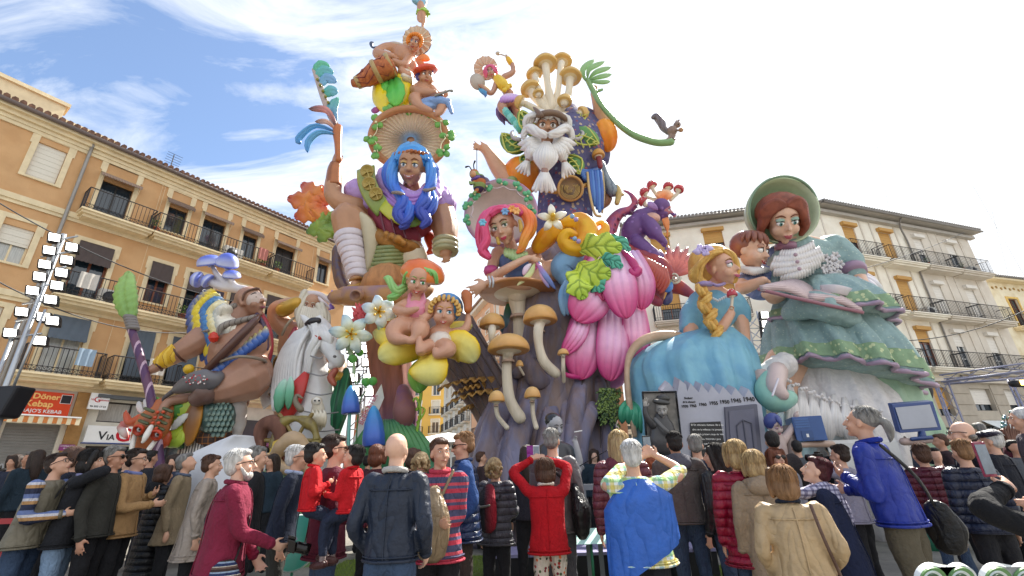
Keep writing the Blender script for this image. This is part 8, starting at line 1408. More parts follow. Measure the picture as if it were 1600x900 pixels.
# ================================================================== the crowd
SKINS=['#d2a084','#c89478','#dcae94','#bf8a6e']
HAIRC=dict(black='#1d1816',dark='#33241c',brown='#54392a',auburn='#6b3a22',burg='#4a1a20',grey='#8b8883',white='#d3d0cb',blond='#b0966c',gold='#8a6644',red='#9a4a24')
def hairm(c):return mat('hair_'+c,HAIRC[c],rough=.55,var=.35,scale=22,stretch=(1,1,.22),bump=.9,bscale=60,c2={'blond':'#7f5f3c','gold':'#6e4a28','white':'#a8a5a0','grey':'#5f5c59'}.get(c),c2amt=.6)
def cloth(h,kind='wool',pat=None,nm=None):
 if pat:return mat(nm,pattern=pat,rough=.85,var=.12,scale=10,bump=.5,bscale=40,crease=.6,cscale=8)
 return mat(kind+'_'+h[1:],h,rough={'wool':.92,'puffer':.35,'nylon':.5,'denim':.85,'leather':.4}.get(kind,.85),var=.16,scale=5,bump=.6,bscale={'denim':60,'wool':45}.get(kind,24),crease={'puffer':.5,'leather':.5,'nylon':.42,'wool':.32}.get(kind,.6),cscale={'puffer':14,'denim':12,'nylon':4.5}.get(kind,6),quilt=.075 if kind=='puffer' else 0)
DENIM=cloth('#3a4c66','denim');LDEN=cloth('#7d94ae','denim');BLKT=cloth('#1d1d21');DKT=cloth('#2f2c2c')
def person(label,hx,hy,hs,yaw,top,bot=None,hair='short',hc='dark',arms=('down','down'),t=None,lean=0.0,hem=.50,kind='wool',skin=0,glasses=None,sleeve=None,girth=1.0,look=0,short_sleeve=False,group='spectators crowding round the monument',hood=None,collar=None,zc=None,pat=None,vest=None,cat='person',tilt=0,beard=None,vox=None):
 t_=1.2*(t or .235*FPX/hs);kh0=hs*t_/(FPX*.235);d=ray(hx,hy);H0=Vector((0,0,CAMZ))+d*t_
 z=zc or H0.z;a=radians(yaw);fw=Vector((sin(a),cos(a),0));rt=Vector((cos(a),-sin(a),0));h=z/.935;k=h/1.7;kh=kh0 if zc else .2*kh0+.8*k;g=girth*k
 B=Vector((H0.x,H0.y,H0.z-z))-fw*lean*k;root_=thing('person',label,cat,(B.x,B.y,0),group=group)
 W=lambda x,y,z_:B+rt*x*k+fw*y*k+Vector((0,0,z_*k));near=hs>33;vx=vox or(.0105 if hs>43 else .014 if near else .022);m=M()
 def T(pts,m_=None,n=10,**kk):tube(m_ or m,[(*W(*p[:3]),p[3]*k)for p in pts],n=n,sub=3,**kk)
 def E(c,r,m_=None,fr_=(rt,fw),n=14):ellip(m_ or m,W(*c),(fr_[0]*r[0]*k,fr_[1]*r[1]*k,Vector((0,0,r[2]*k))),n)
 la=radians(yaw+look);hf_=Vector((sin(la),cos(la),0));hr=Vector((cos(la),-sin(la),0));Rn=Matrix.Rotation(radians(-tilt),3,hr);hf2=Rn@hf_;hu=Rn@Vector((0,0,1));C=H0;q=k*.235/2/.118
 def HE(m_,x,y,z_,rx,ry,rz,n=14):ellip(m_,C+(hr*x+hf2*y+hu*z_)*kh,(hr*rx*kh,hf2*ry*kh,hu*rz*kh),n)
 def HT(m_,pts,n=8):tube(m_,[(*(C+(hr*p[0]+hf2*p[1]+hu*p[2])*kh),p[3]*kh)for p in pts],n=n,sub=2)
 HE(m,0,-.012,.028,.074,.094,.088,16);HE(m,0,.028,-.035,.058,.062,.075);HE(m,0,.070,-.092,.024,.022,.020,8);HT(m,[(0,.088,.02,.010),(0,.104,-.012,.013),(0,.112,-.026,.015)]);HE(m,0,.088,-.055,.024,.012,.010,8);HE(m,0,.080,.028,.045,.014,.010,8)
 for s_ in(-1,1):HE(m,s_*.076,-.006,-.012,.010,.020,.032,8);HE(m,s_*.034,.060,-.03,.026,.026,.026,8)
 ln=lean;T([(0,ln*.97,1.53,.052),(0,ln*.93,1.46,.056),(0,ln*.85,1.38,.085),(0,ln*.6,1.2,.10),(0,ln*.3,1.04,.085),(0,0,.97,.07)])
 TG=dict(down=(.25,.04,.80),front=(.10,.30,1.12),fold=(-.02,.21,1.08),pocket=(.20,.13,.92),phone=(.07,.36,1.58),cam=(.06,.22,1.50),face=(.03,.16,1.50),back=(.10,-.14,.95),hold=(.14,.34,1.00),low=(.16,.26,.84),high=(.12,.30,1.72),wide=(.42,.26,1.05),chest=(.10,.20,1.22))
 slv=M();hands_=[];sl=[]
 for i,s_ in((0,-1),(1,1)):
  A=arms[i]
  if A is None:continue
  tx,ty,tz=TG[A]if isinstance(A,str)else A;ty+=ln*max(0,(tz-.9)/.55);tx*=s_;sh=Vector((s_*.185*girth,ln*.88,1.385));tg=Vector((tx,ty,tz));L1,L2=.29,.27;dv=tg-sh;D=min(dv.length,L1+L2-.01);dn=dv.normalized();aa=(L1*L1-L2*L2+D*D)/(2*D);hh=sqrt(max(L1*L1-aa*aa,0));hint=Vector((s_*1.3,-.2,-.35))if tz>1.45 else Vector((s_*.30,-.35,-1.0));hint=(hint-dn*hint.dot(dn)).normalized();el=sh+dn*aa+hint*hh;wr=sh+dn*D
  T([(*sh,.05),(*el,.042),(*wr,.029)]if short_sleeve else[(*sh,.036),(*el,.030),(*wr,.025)]);fd=(wr-el).normalized()
  pd=Vector((-s_,.2,0));up_=Vector((0,.5,1))if tz>1.0 else Vector((0,1,.3))
  WV=lambda v:rt*v.x+fw*v.y+Vector((0,0,v.z))
  if near or A in('phone','cam','high','fold'):hand(m,W(*(wr-fd*.01)),WV(fd),WV(up_),WV(pd+Vector((0,0,-.1))),.185*k,curl=.55 if A not in('down',)else .3,spread=.22)
  else:E((*(wr+fd*.07),),(.035,.035,.07))
  e2=sh.lerp(el,.75)if short_sleeve else None;sl.append((sh,el,wr,fd));r_=.068 if kind=='puffer' else .060
  T([(*(sh+Vector((-s_*.04,0,.0))),.066),(*sh,r_+.002),(*sh.lerp(el,.5),r_),(*el,r_*.93)]+([]if short_sleeve else[(*el.lerp(wr,.55),r_*.8),(*(wr-fd*.012),r_*.66)]),slv,n=12)
 m0=m;body=obj('body',m,paint(SKINS[skin%4],.55,var=.07,bump=.1,bscale=40),root_,vox=vx,sm=2)
 tm=top if not isinstance(top,str)else cloth(top,kind);tp=M();fat=1.07 if kind=='puffer' else 1.0;zs=[(1.445,.07,.065),(1.41,.125,.082),(1.365,.172,.10),(1.25,.182,.118),(1.10,.172,.12),(1.0,.178,.122),(.92,.19,.128)]
 hm=hem*1.7;rows=[r for r in zs if r[0]>hm+.02]
 if hm<.9:rows+=[(.80,.205,.138)]if hm<.78 else[];rows+=[(hm+.25,.215,.15)]if hm<.5 else[];rows+=[(hm,.20 if hm>.7 else .235,.14 if hm>.7 else .17)]
 else:rows+=[(hm,.18,.122)]
 R_=catmull([list(r)for r in rows],3);ri=[]
 for j,(zz,rx,ry)in enumerate(R_):
  lf=max(0,(zz-.9)/.55)*ln;ring=[]
  for i in range(28):
   an=2*pi*i/28;f=1+(.025*sin(5*an+hx)*(1-(zz-hm)/1.0))+(.022*sin(zz*2*pi/.085)if kind=='puffer' else 0);ring.append(W(cos(an)*rx*girth*fat*f,lf+sin(an)*ry*girth*fat*f*1.02,zz))
  ri.append(ring)
 loft(tp,ri);o_=len(slv.v);tp.add(slv.v,slv.f)if not vest else None
 tpo=obj('jacket' if kind!='wool' else 'top',tp,tm,root_,vox=.016 if near else .026,sm=2,disp=(.014*k,.13*k)if near else None)
 if near:
  c_=M();jh=len(ri)-2;ctr=sum(ri[jh],Vector())/28
  for jj,a_,e_ in((len(ri)-1,0,28),(jh,0,28),(7,14,28)):q_=sum(ri[jj],Vector())/28;tube(c_,[(*(q_+(ri[jj][i%28]-q_)*1.045),.006 if jj!=len(ri)-1 else .011)for i in range(a_,e_+1)],n=5,sub=1,round_=False)
  for i_ in(21,7):tube(c_,[(*(r[i_]+(r[i_]-sum(r,Vector())/28)*.045),.005)for r in ri[3:]],n=5,sub=1)
  for sh,el,wr,fd in([]if short_sleeve else sl):T([(*(wr-fd*.035),.044),(*(wr-fd*.005),.043)],c_,n=12,round_=False)
  obj('seam',c_,tm,root_)
 if vest or sleeve:obj('sleeve',slv,sleeve or tm,root_,vox=.016,sm=2,disp=(.02,.08))
 if collar:c_=M();T([(.075*cos(i*.6283),ln*.93-.005+.07*sin(i*.6283),1.455+.012*cos(i*.6283+1.57),.020)for i in range(11)],c_,n=8,round_=False);obj('collar',c_,cloth(collar),root_)
 if hood:c_=M();E((0,ln*.9-.10,1.40),(.13,.075,.085),c_);T([(-.11,ln*.9-.02,1.44,.035),(0,ln*.9-.12,1.46,.045),(.11,ln*.9-.02,1.44,.035)],c_);obj('hood',c_,cloth(hood),root_,vox=.016,disp=(.02,.08))
 if bot is not None and hy<1000:
  l_=M();
  for s_ in(-1,1):T([(s_*.078,0,.90,.096),(s_*.09,.0,.75,.088),(s_*.10,.015*s_,.48,.066),(s_*.11,-.01,.25,.058),(s_*.115,-.01,.09,.056)],l_,n=12)
  E((0,0,.90),(.155,.098,.09),l_);obj('trousers',l_,bot,root_,vox=.018 if near else .03,sm=2,disp=(.025,.1))
  if near:
   for s_ in(-1,1):c_=M();T([(s_*.115,-.05,.045,.045),(s_*.12,.06,.04,.045),(s_*.125,.15,.03,.035)],c_);obj('shoe',c_,cloth('#2a2522','leather'),root_)
 hm_=hairm(hc or 'dark');c_=M()
 if hair!='bald':
  if hair in('short','thin'):HE(c_,0,-.028,.045,.081,.090,.084,16);HE(c_,0,-.05,-.005,.074,.062,.072);HE(c_,0,.03,.092,.058,.055,.032)
  elif hair=='bob':HE(c_,0,-.022,.045,.094,.105,.092,18);HE(c_,0,-.045,-.04,.096,.078,.095,16);[HT(c_,[(s_*.07,.045,.09,.03),(s_*.088,.03,.0,.030),(s_*.085,.02,-.085,.022)])for s_ in(-1,1)]
  elif hair=='long':HE(c_,0,-.022,.045,.088,.104,.090,18);HT(c_,[(0,-.06,.02,.085),(0,-.085,-.12,.078),(.01,-.10,-.26,.055),(.02,-.09,-.36,.02)],14);[HT(c_,[(s_*.07,.03,.08,.028),(s_*.082,.01,-.03,.03),(s_*.075,-.02,-.16,.03)])for s_ in(-1,1)]
  elif hair=='pony':HE(c_,0,-.025,.042,.079,.096,.084,16);HT(c_,[(0,-.10,.04,.022),(0,-.135,.035,.03),(0,-.165,-.01,.033),(0,-.175,-.07,.022),(0,-.17,-.11,.006)],10)
  elif hair=='curly':
   HE(c_,0,-.025,.04,.088,.10,.088,16);rn=random.Random(int(hx))
   for i in range(70):u=rn.uniform(0,2*pi);v=rn.uniform(-.9,1);r=.1;y_=sin(u)*sqrt(1-v*v);HE(c_,cos(u)*sqrt(1-v*v)*.1,-.03+(min(y_,.25))*.11,-.01+v*.10,.022,.022,.022,6)
  obj('hair',c_,hm_,root_,vox=.009 if near else .016,sm=2)
  if near and hair!='curly':
   c_=M();rn=random.Random(int(hx*7));base=lin(HAIRC[hc]);ea,eb,ec,y0={'bob':(.097,.108,.096,-.022),'long':(.091,.107,.093,-.022)}.get(hair,(.083,.096,.087,-.026));mx_={'bob':2.0,'long':1.9}.get(hair,1.55)
   for i in range(150):
    u=rn.uniform(.22*pi-pi*.72+pi*.5,1.78*pi)if 0 else rn.uniform(0,2*pi);fr2=sin(u)>.35;a0=rn.uniform(.1,.7);a1=rn.uniform(a0+.4,mx_)if not fr2 else rn.uniform(a0+.2,1.05);pts=[]
    for j in range(5):v=a0+(a1-a0)*j/4;uu=u+.12*sin(j+i);f=1.0+.03*rn.random()+(.08*rn.random()if j==4 else 0);pts.append((cos(uu)*sin(v)*ea*f,y0+sin(uu)*sin(v)*eb*f,.045+cos(v)*ec*f-(max(0,v-1.4)*.09 if mx_>1.6 else 0),.0027 if j<4 else .0008))
    tone=rn.uniform(.55,1.7);tube(c_,[(*(C+(hr*p[0]+hf2*p[1]+hu*p[2])*kh),p[3]*kh)for p in pts],n=3,sub=1,round_=False,col=tuple(min(x*tone,.9)for x in base))
   obj('hair_strands',c_,VCM,root_,kind='stuff')
 elif hc:HE(c_,0,-.055,-.03,.070,.052,.030);obj('hair',c_,hm_,root_,vox=.01,sm=2)
 if beard:c_=M();HE(c_,0,.055,-.085,.05,.045,.042);HE(c_,0,.09,-.045,.03,.014,.008,8);[HT(c_,[(s_*.07,.01,-.02,.012),(s_*.055,.045,-.08,.02)])for s_ in(-1,1)];obj('beard',c_,hairm(beard),root_,vox=.009)
 if near or glasses:
  for s_ in(-1,1):
   c_=M();HE(c_,s_*.031,.081,.012,.011,.006,.006,8);obj('eye',c_,MW if not glasses=='sun' else MBK,root_);c_=M();HE(c_,s_*.031,.0865,.012,.004,.003,.005,8);obj('pupil',c_,MBK,root_)
   c_=M();HT(c_,[(s_*.014,.088,.032,.003),(s_*.033,.089,.036,.004),(s_*.052,.078,.031,.002)],5);obj('eyebrow',c_,hm_,root_)
  c_=M();HT(c_,[(-.024,.086,-.056,.003),(0,.098,-.055,.0055),(.024,.086,-.056,.003)],6);obj('lips',c_,paint('#a8604f'),root_)
 if glasses:
  c_=M()
  for s_ in(-1,1):
   if glasses=='sun':HE(c_,s_*.034,.100,.012,.030,.008,.021,12)
   HT(c_,[(s_*.064,.092,.018,.0035),(s_*.080,.03,.016,.0035),(s_*.083,-.02,.005,.0035)],5);HT(c_,[(s_*.034+.028*cos(j*.785),.100,.012+.02*sin(j*.785),.0028)for j in range(9)],5)
  HT(c_,[(-.012,.102,.018,.003),(.012,.102,.018,.003)],5);obj('glasses',c_,mat('glasses_dark','#17130f',rough=.12,var=0),root_)
 return dict(W=W,k=k,fw=fw,rt=rt,arms=sl,root=root_,B=B,C=C,hr=hr,hf=hf2,hu=hu,ln=ln)
def bag(p,label,pts,c,name='shoulder_bag',strap=None,mt=None,back=None,cat='bag'):
 """bag hanging on a person: pts = body tube in that person's local metres, strap = local path"""
 W,k=p['W'],p['k'];t=thing(name,label,cat,tuple(W(*pts[0][:3])));m=M();fx=p['fw']if back or name=='backpack' else p['rt']
 tube(m,[(*W(*q[:3]),q[3]*k)for q in pts],n=14,sub=3,flat=.55,fax=fx);b=obj('bag_body',m,mt or cloth(c,'leather'),t,disp=(.012,.05))
 if back:m=M();z0,z1=pts[0][2],pts[-1][2];tube(m,[(*W(-.10,pts[1][1]-.075,z1+(z0-z1)*.55),.012*k),(*W(0,pts[1][1]-.092,z1+(z0-z1)*.5),.014*k),(*W(.10,pts[1][1]-.075,z1+(z0-z1)*.55),.012*k)],n=6);obj('zip_pocket',m,mat('zip_metal','#8a8478',rough=.3,metal=.6),t)
 for s_ in strap or[]:m=M();tube(m,[(*W(*q),.014*k)for q in s_],n=6,sub=4,flat=.4);obj('strap',m,cloth(c,'leather'),t)
 return t
def phone(p,label,dx,dy,dz,col,size=(.075,.15),case=None):
 W,k=p['W'],p['k'];t=thing('smartphone',label,'phone',tuple(W(dx,dy,dz)));F_=lambda x,y,z:W(dx+x,dy+y,dz+z);w,h=size
 m=M();box(m,-w/2,w/2,-.005,.005,-h/2,h/2,F=F_);obj('case',m,cloth(col,'leather'),t,smooth=False,bevel=.004);m=M();box(m,-w*.43,w*.43,-.0075,-.0055,-h*.42,h*.42,F=F_);obj('screen',m,mat('phone_screen','#7f8a94',rough=.1,var=.2,scale=20),t,smooth=False)
 if case:m=M();box(m,-w*1.5,-w*.52,-.006,.004,-h/2,h/2,F=F_);obj('flap',m,cloth(case,'leather'),t,smooth=False)
def camera_(p,label,c,fw):
 t=thing('camera',label,'camera',tuple(c));s_=Vector((-fw.y,fw.x,0)).normalized();U=Vector((0,0,1));F_=lambda x,y,z:c+s_*x+fw*y+U*z
 m=M();box(m,-.065,.065,-.03,.03,-.045,.045,F=F_);box(m,-.025,.025,-.03,.03,.046,.07,F=F_);obj('camera_body',m,MBK,t,smooth=False,bevel=.006);m=M();lathe(m,F_(0,.03,0),fw,[(.038,0),(.042,.02),(.040,.07),(.045,.075),(.043,.12),(.03,.12)],16);obj('lens',m,MBK,t)
pp=person
STR=cloth('#000000',pat=stripes([('#4a4a66',2),('#b8384c',1.4),('#55506e',1),('#c24a58',1)],.13,2),nm='striped_jersey')
LSTR=cloth('#000000',pat=stripes([('#2b3046',2),('#b48a5c',1.2),('#c9c6cc',1),('#6a7aa8',1.6)],.16,2),nm='striped_sleeve')
FLOR=cloth('#000000',pat=spots('#cfc4b4','#a8382e',26,.36,c3=['#4a5a3a','#d8703c','#7a2a34','#3f4a34']),nm='floral_print')
PLD=cloth('#000000',pat=plaid('#e6e9e2',[(0,'#e0c832',0),(0,'#4aa6b8',.04),(2,'#7fc05a',0),(2,'#d8c23a',.05)],.10,.3),nm='bright_plaid')
SCF=cloth('#000000',pat=plaid('#c9c6dc',[(0,'#3f3a66',0),(2,'#3f3a66',0)],.035,.4),nm='checked_scarf')
def crowd():
 V=Vector
 a=pp('man in taupe quilted vest over a striped sweater looking down at the far left',91,727,38,80,'#77705f',DENIM,hc='dark',glasses='clear',vest=1,sleeve=LSTR,lean=.08,tilt=-20,arms=('front','front'),girth=1.15,kind='nylon',hem=.49)
 a=pp('black haired woman in black coat and pale jeans holding a tissue to her nose',143,722,37,72,'#1e1f24',LDEN,hair='bob',hc='black',arms=('down','face'),collar='#8a8ab0',lean=.05,hem=.47)
 bag(a,'black leather backpack on the woman with the tissue',[(0,-.20,1.28,.10),(0,-.27,1.12,.17),(0,-.24,.94,.16)],'#232325','backpack',[[(-.12,-.12,1.25),(-.14,0,1.45),(-.14,.1,1.3)],[(.12,-.12,1.25),(.14,0,1.45),(.14,.1,1.3)]],back=1)
 pp('dark haired woman half hidden behind the man in the quilted vest',116,716,33,60,'#242838',BLKT,hair='bob',hc='brown')
 pp('grey haired man in sunglasses and dark jacket left of the man in tan',179,716,36,80,'#34332e',BLKT,hair='thin',hc='grey',glasses='sun',skin=3)
 pp('child in a shiny purple padded jacket low behind the black backpack',166,793,30,20,'#4a2488',BLKT,hair='long',hc='brown',kind='puffer',hem=.45)
 a=pp('man with dark hair and glasses in a tan field jacket facing right',214,719,34,75,'#a58258',BLKT,glasses='clear',arms=('chest','front'),collar='#7a84b8',hem=.48,girth=1.1)
 pp('woman in a long black quilted coat seen from behind',256,741,31,35,'#1b1b1e',DENIM,hair='bob',hc='brown',kind='puffer',hem=.18,hood='#1b1b1e',arms=('pocket','pocket'))
 pp('grey haired man in an olive tan coat left of the beige jacket',291,724,31,70,'#8a7a62',BLKT,hc='grey',lean=.03,tilt=-15,hem=.4,collar='#5a6478')
 a=pp('man in pale beige anorak bending forward carrying a plastic bag',331,728,34,60,'#a3968a',BLKT,hc='brown',lean=.05,hem=.36,kind='nylon',arms=('low','down'))
 w=a['W'](.0,.2,.62);b=thing('plastic_bag','white plastic carrier bag with blue print hanging from a hand','bag',tuple(w));m=M();tube(m,[(*w+V((0,0,.24)),.02),(*w+V((0,0,.1)),.09),(*w,.13),(*w-V((0,0,.12)),.12)]if 0 else[(w.x,w.y,w.z+.26,.02),(w.x,w.y,w.z+.1,.08),(w.x,w.y,w.z,.12),(w.x,w.y,w.z-.12,.11)],n=14,lobes=5,lamp=.08,flat=.6);obj('bag',m,mat('thin_plastic','#dfe6ea',rough=.35,bump=.6,bscale=18,c2='#8fb4d8',c2amt=.4,scale=6),b)
 a=pp('white bearded man in maroon fleece with a camera, large in the left foreground',375,727,52,62,'#7c1f3a',BLKT,hair='thin',hc='white',beard='white',glasses='clear',arms=('low','hold'),lean=.02,tilt=-6,hem=.47,girth=1.2,collar='#7c1f3a',skin=2)
 camera_(a,'black camera with long lens held low by the man in maroon fleece',a['W'](.16,.48,.98),(a['fw']+V((0,0,-.3))).normalized())
 bag(a,'woven shoulder bag with blue and brown stripes on the man in maroon',[(.24,.05,.84,.10),(.25,.06,.74,.15),(.25,.06,.66,.14)],'#2c2624',strap=[[(-.2,-.06,1.38),(-.06,-.15,1.2),(.2,-.05,.9)],[(-.18,.1,1.4),(.0,.15,1.2),(.2,.1,.9)]],mt=cloth('#0',pat=stripes([('#27345a',1),('#8fa0b4',.6),('#3c2c28',1),('#6a5248',.7),('#c9bfb0',.3)],.06,2),nm='woven_stripes'))
 pp('grey haired man in black behind the man in maroon',402,716,36,60,'#1d1c20',BLKT,hc='grey')
 pp('old man with white hair and glasses in navy sweater walking right',464,716,40,72,'#1c2436',cloth('#33332f'),hair='thin',hc='white',glasses='clear',lean=.06,collar='#a8b4d0',arms=('down','down'),skin=1)
 a=pp('man in sunglasses and maroon shirt holding two boys in red',524,703,46,62,'#5c1c2e',DENIM,glasses='sun',arms=((.30,.22,1.02),(.26,.26,1.02)),hem=.46,girth=1.1)
 for(x,y,yw,lab,ss)in((493,712,60,'small boy in red fleece sitting on the left arm of his father',-1),(552,715,285,'small boy in red fleece sitting on the right arm of his father',1)):
  c=pp(lab,x,y,36,yw,'#c41620',None,hc='black',zc=.98,t=3.3,girth=1.0,arms=('front','chest'),kind='wool',collar='#c41620',tilt=-10 if ss>0 else 0,hem=.53,group='boys in red carried by one man')
  W=c['W'];m=M()
  for s_ in(-1,1):tube(m,[(*W(s_*.08,0,.90),.10*c['k']),(*W(s_*.10,.24,.80),.085*c['k']),(*W(s_*.10,.27,.55),.065*c['k']),(*W(s_*.10,.25,.42),.06*c['k'])],n=10)
  obj('trousers',m,cloth('#232c42','denim'),c['root'],vox=.016,disp=(.015,.07))
  for s_ in(-1,1):m=M();tube(m,[(*W(s_*.10,.25,.42),.04*c['k']),(*W(s_*.10,.25,.34),.042*c['k'])],n=8);obj('sock',m,cloth('#8a7a78'),c['root']);m=M();tube(m,[(*W(s_*.10,.22,.30),.05*c['k']),(*W(s_*.10,.34,.28),.05*c['k']),(*W(s_*.10,.40,.27),.035*c['k'])],n=8);obj('shoe',m,cloth('#4a2a28','leather'),c['root'])
 pp('person with brown hair and maroon collar behind the bald man',590,712,33,20,'#4a2028',BLKT,hair='bob',hc='auburn');pp('woman with wavy blond grey hair between the bald man and the striped jersey',659,724,37,10,'#3a3436',BLKT,hair='curly',hc='blond');pp('brown haired person behind the wavy blond woman',645,716,30,0,'#2c2a30',BLKT,hair='bob',hc='brown')
 a=pp('bald man in navy jacket seen from behind in the centre left foreground',620,704,58,8,'#20293a',DENIM,hair='bald',hc=None,arms=('pocket','pocket'),collar='#b8b4b0',hem=.535,girth=.98,kind='nylon',skin=2)
 a=pp('man with moustache in red and purple striped jersey with hands folded',688,709,49,180,STR,BLKT,hc='brown',arms=('fold','fold'),look=-30,collar='#b8384c',hem=.47,skin=1)
 bag(a,'beige backpack worn on the chest of the man in the striped jersey',[(.02,.16,1.28,.07),(.02,.20,1.12,.14),(.02,.18,.93,.13)],'#8f7a5e','backpack',[[(-.05,.14,1.28),(-.12,.06,1.45)],[(.08,.14,1.28),(.14,.06,1.45)]])
 pp('man with sunglasses in padded navy vest looking up left',724,697,41,258,'#1f3156',cloth('#3a302c'),hair='short',hc='gold',glasses='sun',kind='puffer',vest=1,sleeve=cloth('#2a4a80'),tilt=10,skin=1,girth=1.1,hem=.47,collar='#1f3156',arms=('pocket','pocket'))
 a=pp('curly blond woman in grey padded jacket seen from behind',774,732,37,30,'#4a4850',BLKT,hair='curly',hc='blond',kind='puffer',arms=('down','front'),hem=.46)
 bag(a,'black and red backpack on the curly blond woman',[(0,-.17,1.34,.09),(0,-.22,1.2,.14),(0,-.2,1.03,.13)],'#1d1a20','backpack',[[(-.12,-.12,1.25),(-.13,0,1.44)],[(.12,-.12,1.25),(.13,0,1.44)]],back=1,mt=cloth('#0',pat=zgrad([(0,'#1b1b20'),(.6,'#222026'),(1,'#a81c30')],-.25,.1,axis=0),nm='black_red'))
 pp('dark haired person hidden left of the woman in the red sweater',824,712,32,10,'#2a2830',BLKT,hair='long',hc='dark')
 a=pp('person with grey hair in grey jacket behind the woman in the red sweater',862,690,38,14,'#6a6668',cloth('#4b4b50'),hair='short',hc='grey',hem=.46,kind='nylon',arms=('front','down'));bag(a,'big black shoulder bag on the person in the grey jacket',[(.22,-.06,1.12,.09),(.25,-.06,.98,.17),(.25,-.06,.86,.15)],'#151518',strap=[[(-.12,-.12,1.42),(.1,-.15,1.25),(.24,-.08,1.05)]])
 a=pp('woman in bright red sweater and floral trousers raising her phone with both hands',852,736,42,0,'#b50f1c',FLOR,hair='bob',hc='brown',arms=((.14,.20,1.72),(.01,.20,1.72)),collar='#e6ddd0',hem=.47,girth=1.05);phone(a,'phone in a purple flip case held up by the woman in red',-.08,.24,1.80,'#d9d6dc',case='#8a2a8a')
 pp('long haired blond woman in a mauve padded jacket seen from behind',967,695,42,14,'#6c3440',BLKT,hair='long',hc='blond',kind='puffer',hem=.5,hood='#6c3440')
 a=pp('white haired man with a blue cloth over his shoulders taking a picture',987,714,55,8,PLD,cloth('#22222a'),hair='short',hc='white',arms=((-.13,.40,1.60),(.24,.38,1.60)),short_sleeve=True,hem=.50,girth=1.15,skin=0);phone(a,'black phone held up by the white haired man',.19,.46,1.70,'#1c1c1e')
 m=M();W=a['W'];n=22;vs=[]
 for j in range(15):
  t_=j/14
  for i in range(n+1):u=-1+2*i/n;an=u*1.45+.1;zz=1.43-.05*u*u-t_*(.62-.22*(u+.2));r=1.0+.05*t_+.02*sin(i*1.9+j*.3)*t_;vs.append(W(sin(an)*(.13+.12*min(t_*5,1))*r*1.06,-cos(an)*(.085+.075*min(t_*4,1))*r-.01,zz))
 kk=len(vs);vs+=[v+a['fw']*.012 for v in vs];m.add(vs,[f for j in range(14)for i in range(n)for q_ in[j*(n+1)+i]for f in((q_,q_+n+1,q_+n+2,q_+1),(kk+q_,kk+q_+1,kk+q_+n+2,kk+q_+n+1))]);tag(obj('shawl',m,cloth('#2f62b8','nylon'),org=tuple(a['B'])),'royal blue cloth draped over the back of the white haired man','shawl')
 pp('person with curly orange hair just right of the white haired man',1019,724,30,0,'#6a6a72',BLKT,hair='curly',hc='red')
 pp('young man with cropped dark hair in a taupe hooded top',1054,694,38,10,'#5d5654',DENIM,hc='black',hood='#5a5a64',arms=('front','wide'),skin=3,girth=1.08);pp('grey haired man in navy behind the hooded top',1087,697,35,20,'#1a2238',BLKT,hc='grey')
 pp('dark long haired woman in black leather jacket',1116,713,40,330,'#16181c',DENIM,hair='long',hc='black',kind='leather',look=-30);pp('short blond woman in crimson padded jacket',1150,711,46,12,'#8f1434',DENIM,hair='bob',hc='blond',kind='puffer',hem=.40)
 pp('blond woman in long oatmeal wool coat seen from behind',1178,727,48,12,'#94826e',DKT,hair='bob',hc='blond',hem=.22,hood='#94826e')
 pp('dark haired man behind the woman in sunglasses',1207,690,33,20,'#3a3434',BLKT,hc='black');pp('auburn haired woman in sunglasses facing the camera',1213,718,36,175,'#8a8a94',BLKT,hair='bob',hc='auburn',glasses='sun',tilt=-8)
 a=pp('golden haired woman in a pale tan anorak, closest figure right of centre',1224,755,62,14,'#b59a74',DKT,hair='bob',hc='gold',arms=('pocket','pocket'),hem=.42,kind='nylon',collar='#1c2434',girth=1.12,lean=.03);bag(a,'brown leather bag strap and bag on the woman in the tan anorak',[(.26,.06,.82,.1),(.27,.06,.7,.14)],'#5a4034',strap=[[(.13,-.08,1.43),(.15,-.13,1.2),(.24,-.02,.9)]])
 a=pp('woman with burgundy hair in navy coat and checked scarf bending left',1276,737,52,300,'#161f3c',BLKT,hc='burg',lean=.08,tilt=-22,hem=.24,skin=2,arms=('front','front'),girth=1.05);W=a['W'];m=M();tube(m,[(*W(.11*cos(i*.63),.14+.10*sin(i*.63),1.43-.03*sin(i*.63)),.05*a['k'])for i in range(11)],n=9,sub=2,round_=False);tube(m,[(*W(-.05,.0,1.42),.06),(*W(-.02,-.04,1.25),.07),(*W(.0,-.06,1.12),.05)],flat=.4);tag(obj('scarf',m,SCF,org=tuple(a['B']),disp=(.02,.06)),'purple and white checked scarf on the burgundy haired woman','scarf')
 a=pp('photographer in grey shirt with dark hair and a camera strap',1312,712,36,330,'#8a8696',BLKT,hair='short',hc='dark',arms=('cam','cam'),hem=.5);camera_(a,'black camera held to the eye by the photographer in grey',a['W'](0,.26,1.58),a['fw'])
 a=pp('tall man with grey ponytail in shiny cobalt blue jacket and khaki cargo trousers',1346,661,47,322,'#1a2f8e',cloth('#5a5344'),hair='pony',hc='grey',arms=('chest','front'),kind='nylon',t=3.25,lean=.06,tilt=-14,hem=.535,girth=1.1,collar='#1a2f8e');bag(a,'black satchel slung across the back of the ponytailed man',[(.24,-.16,.98,.08),(.28,-.16,.88,.12),(.27,-.16,.8,.10)],'#141416',strap=[[(-.16,-.06,1.42),(.02,-.16,1.2),(.24,-.16,.96)]])
 pp('person in maroon padded jacket behind the ponytailed man',1440,712,34,20,'#561428',DENIM,hc='brown',kind='puffer',zc=1.5)
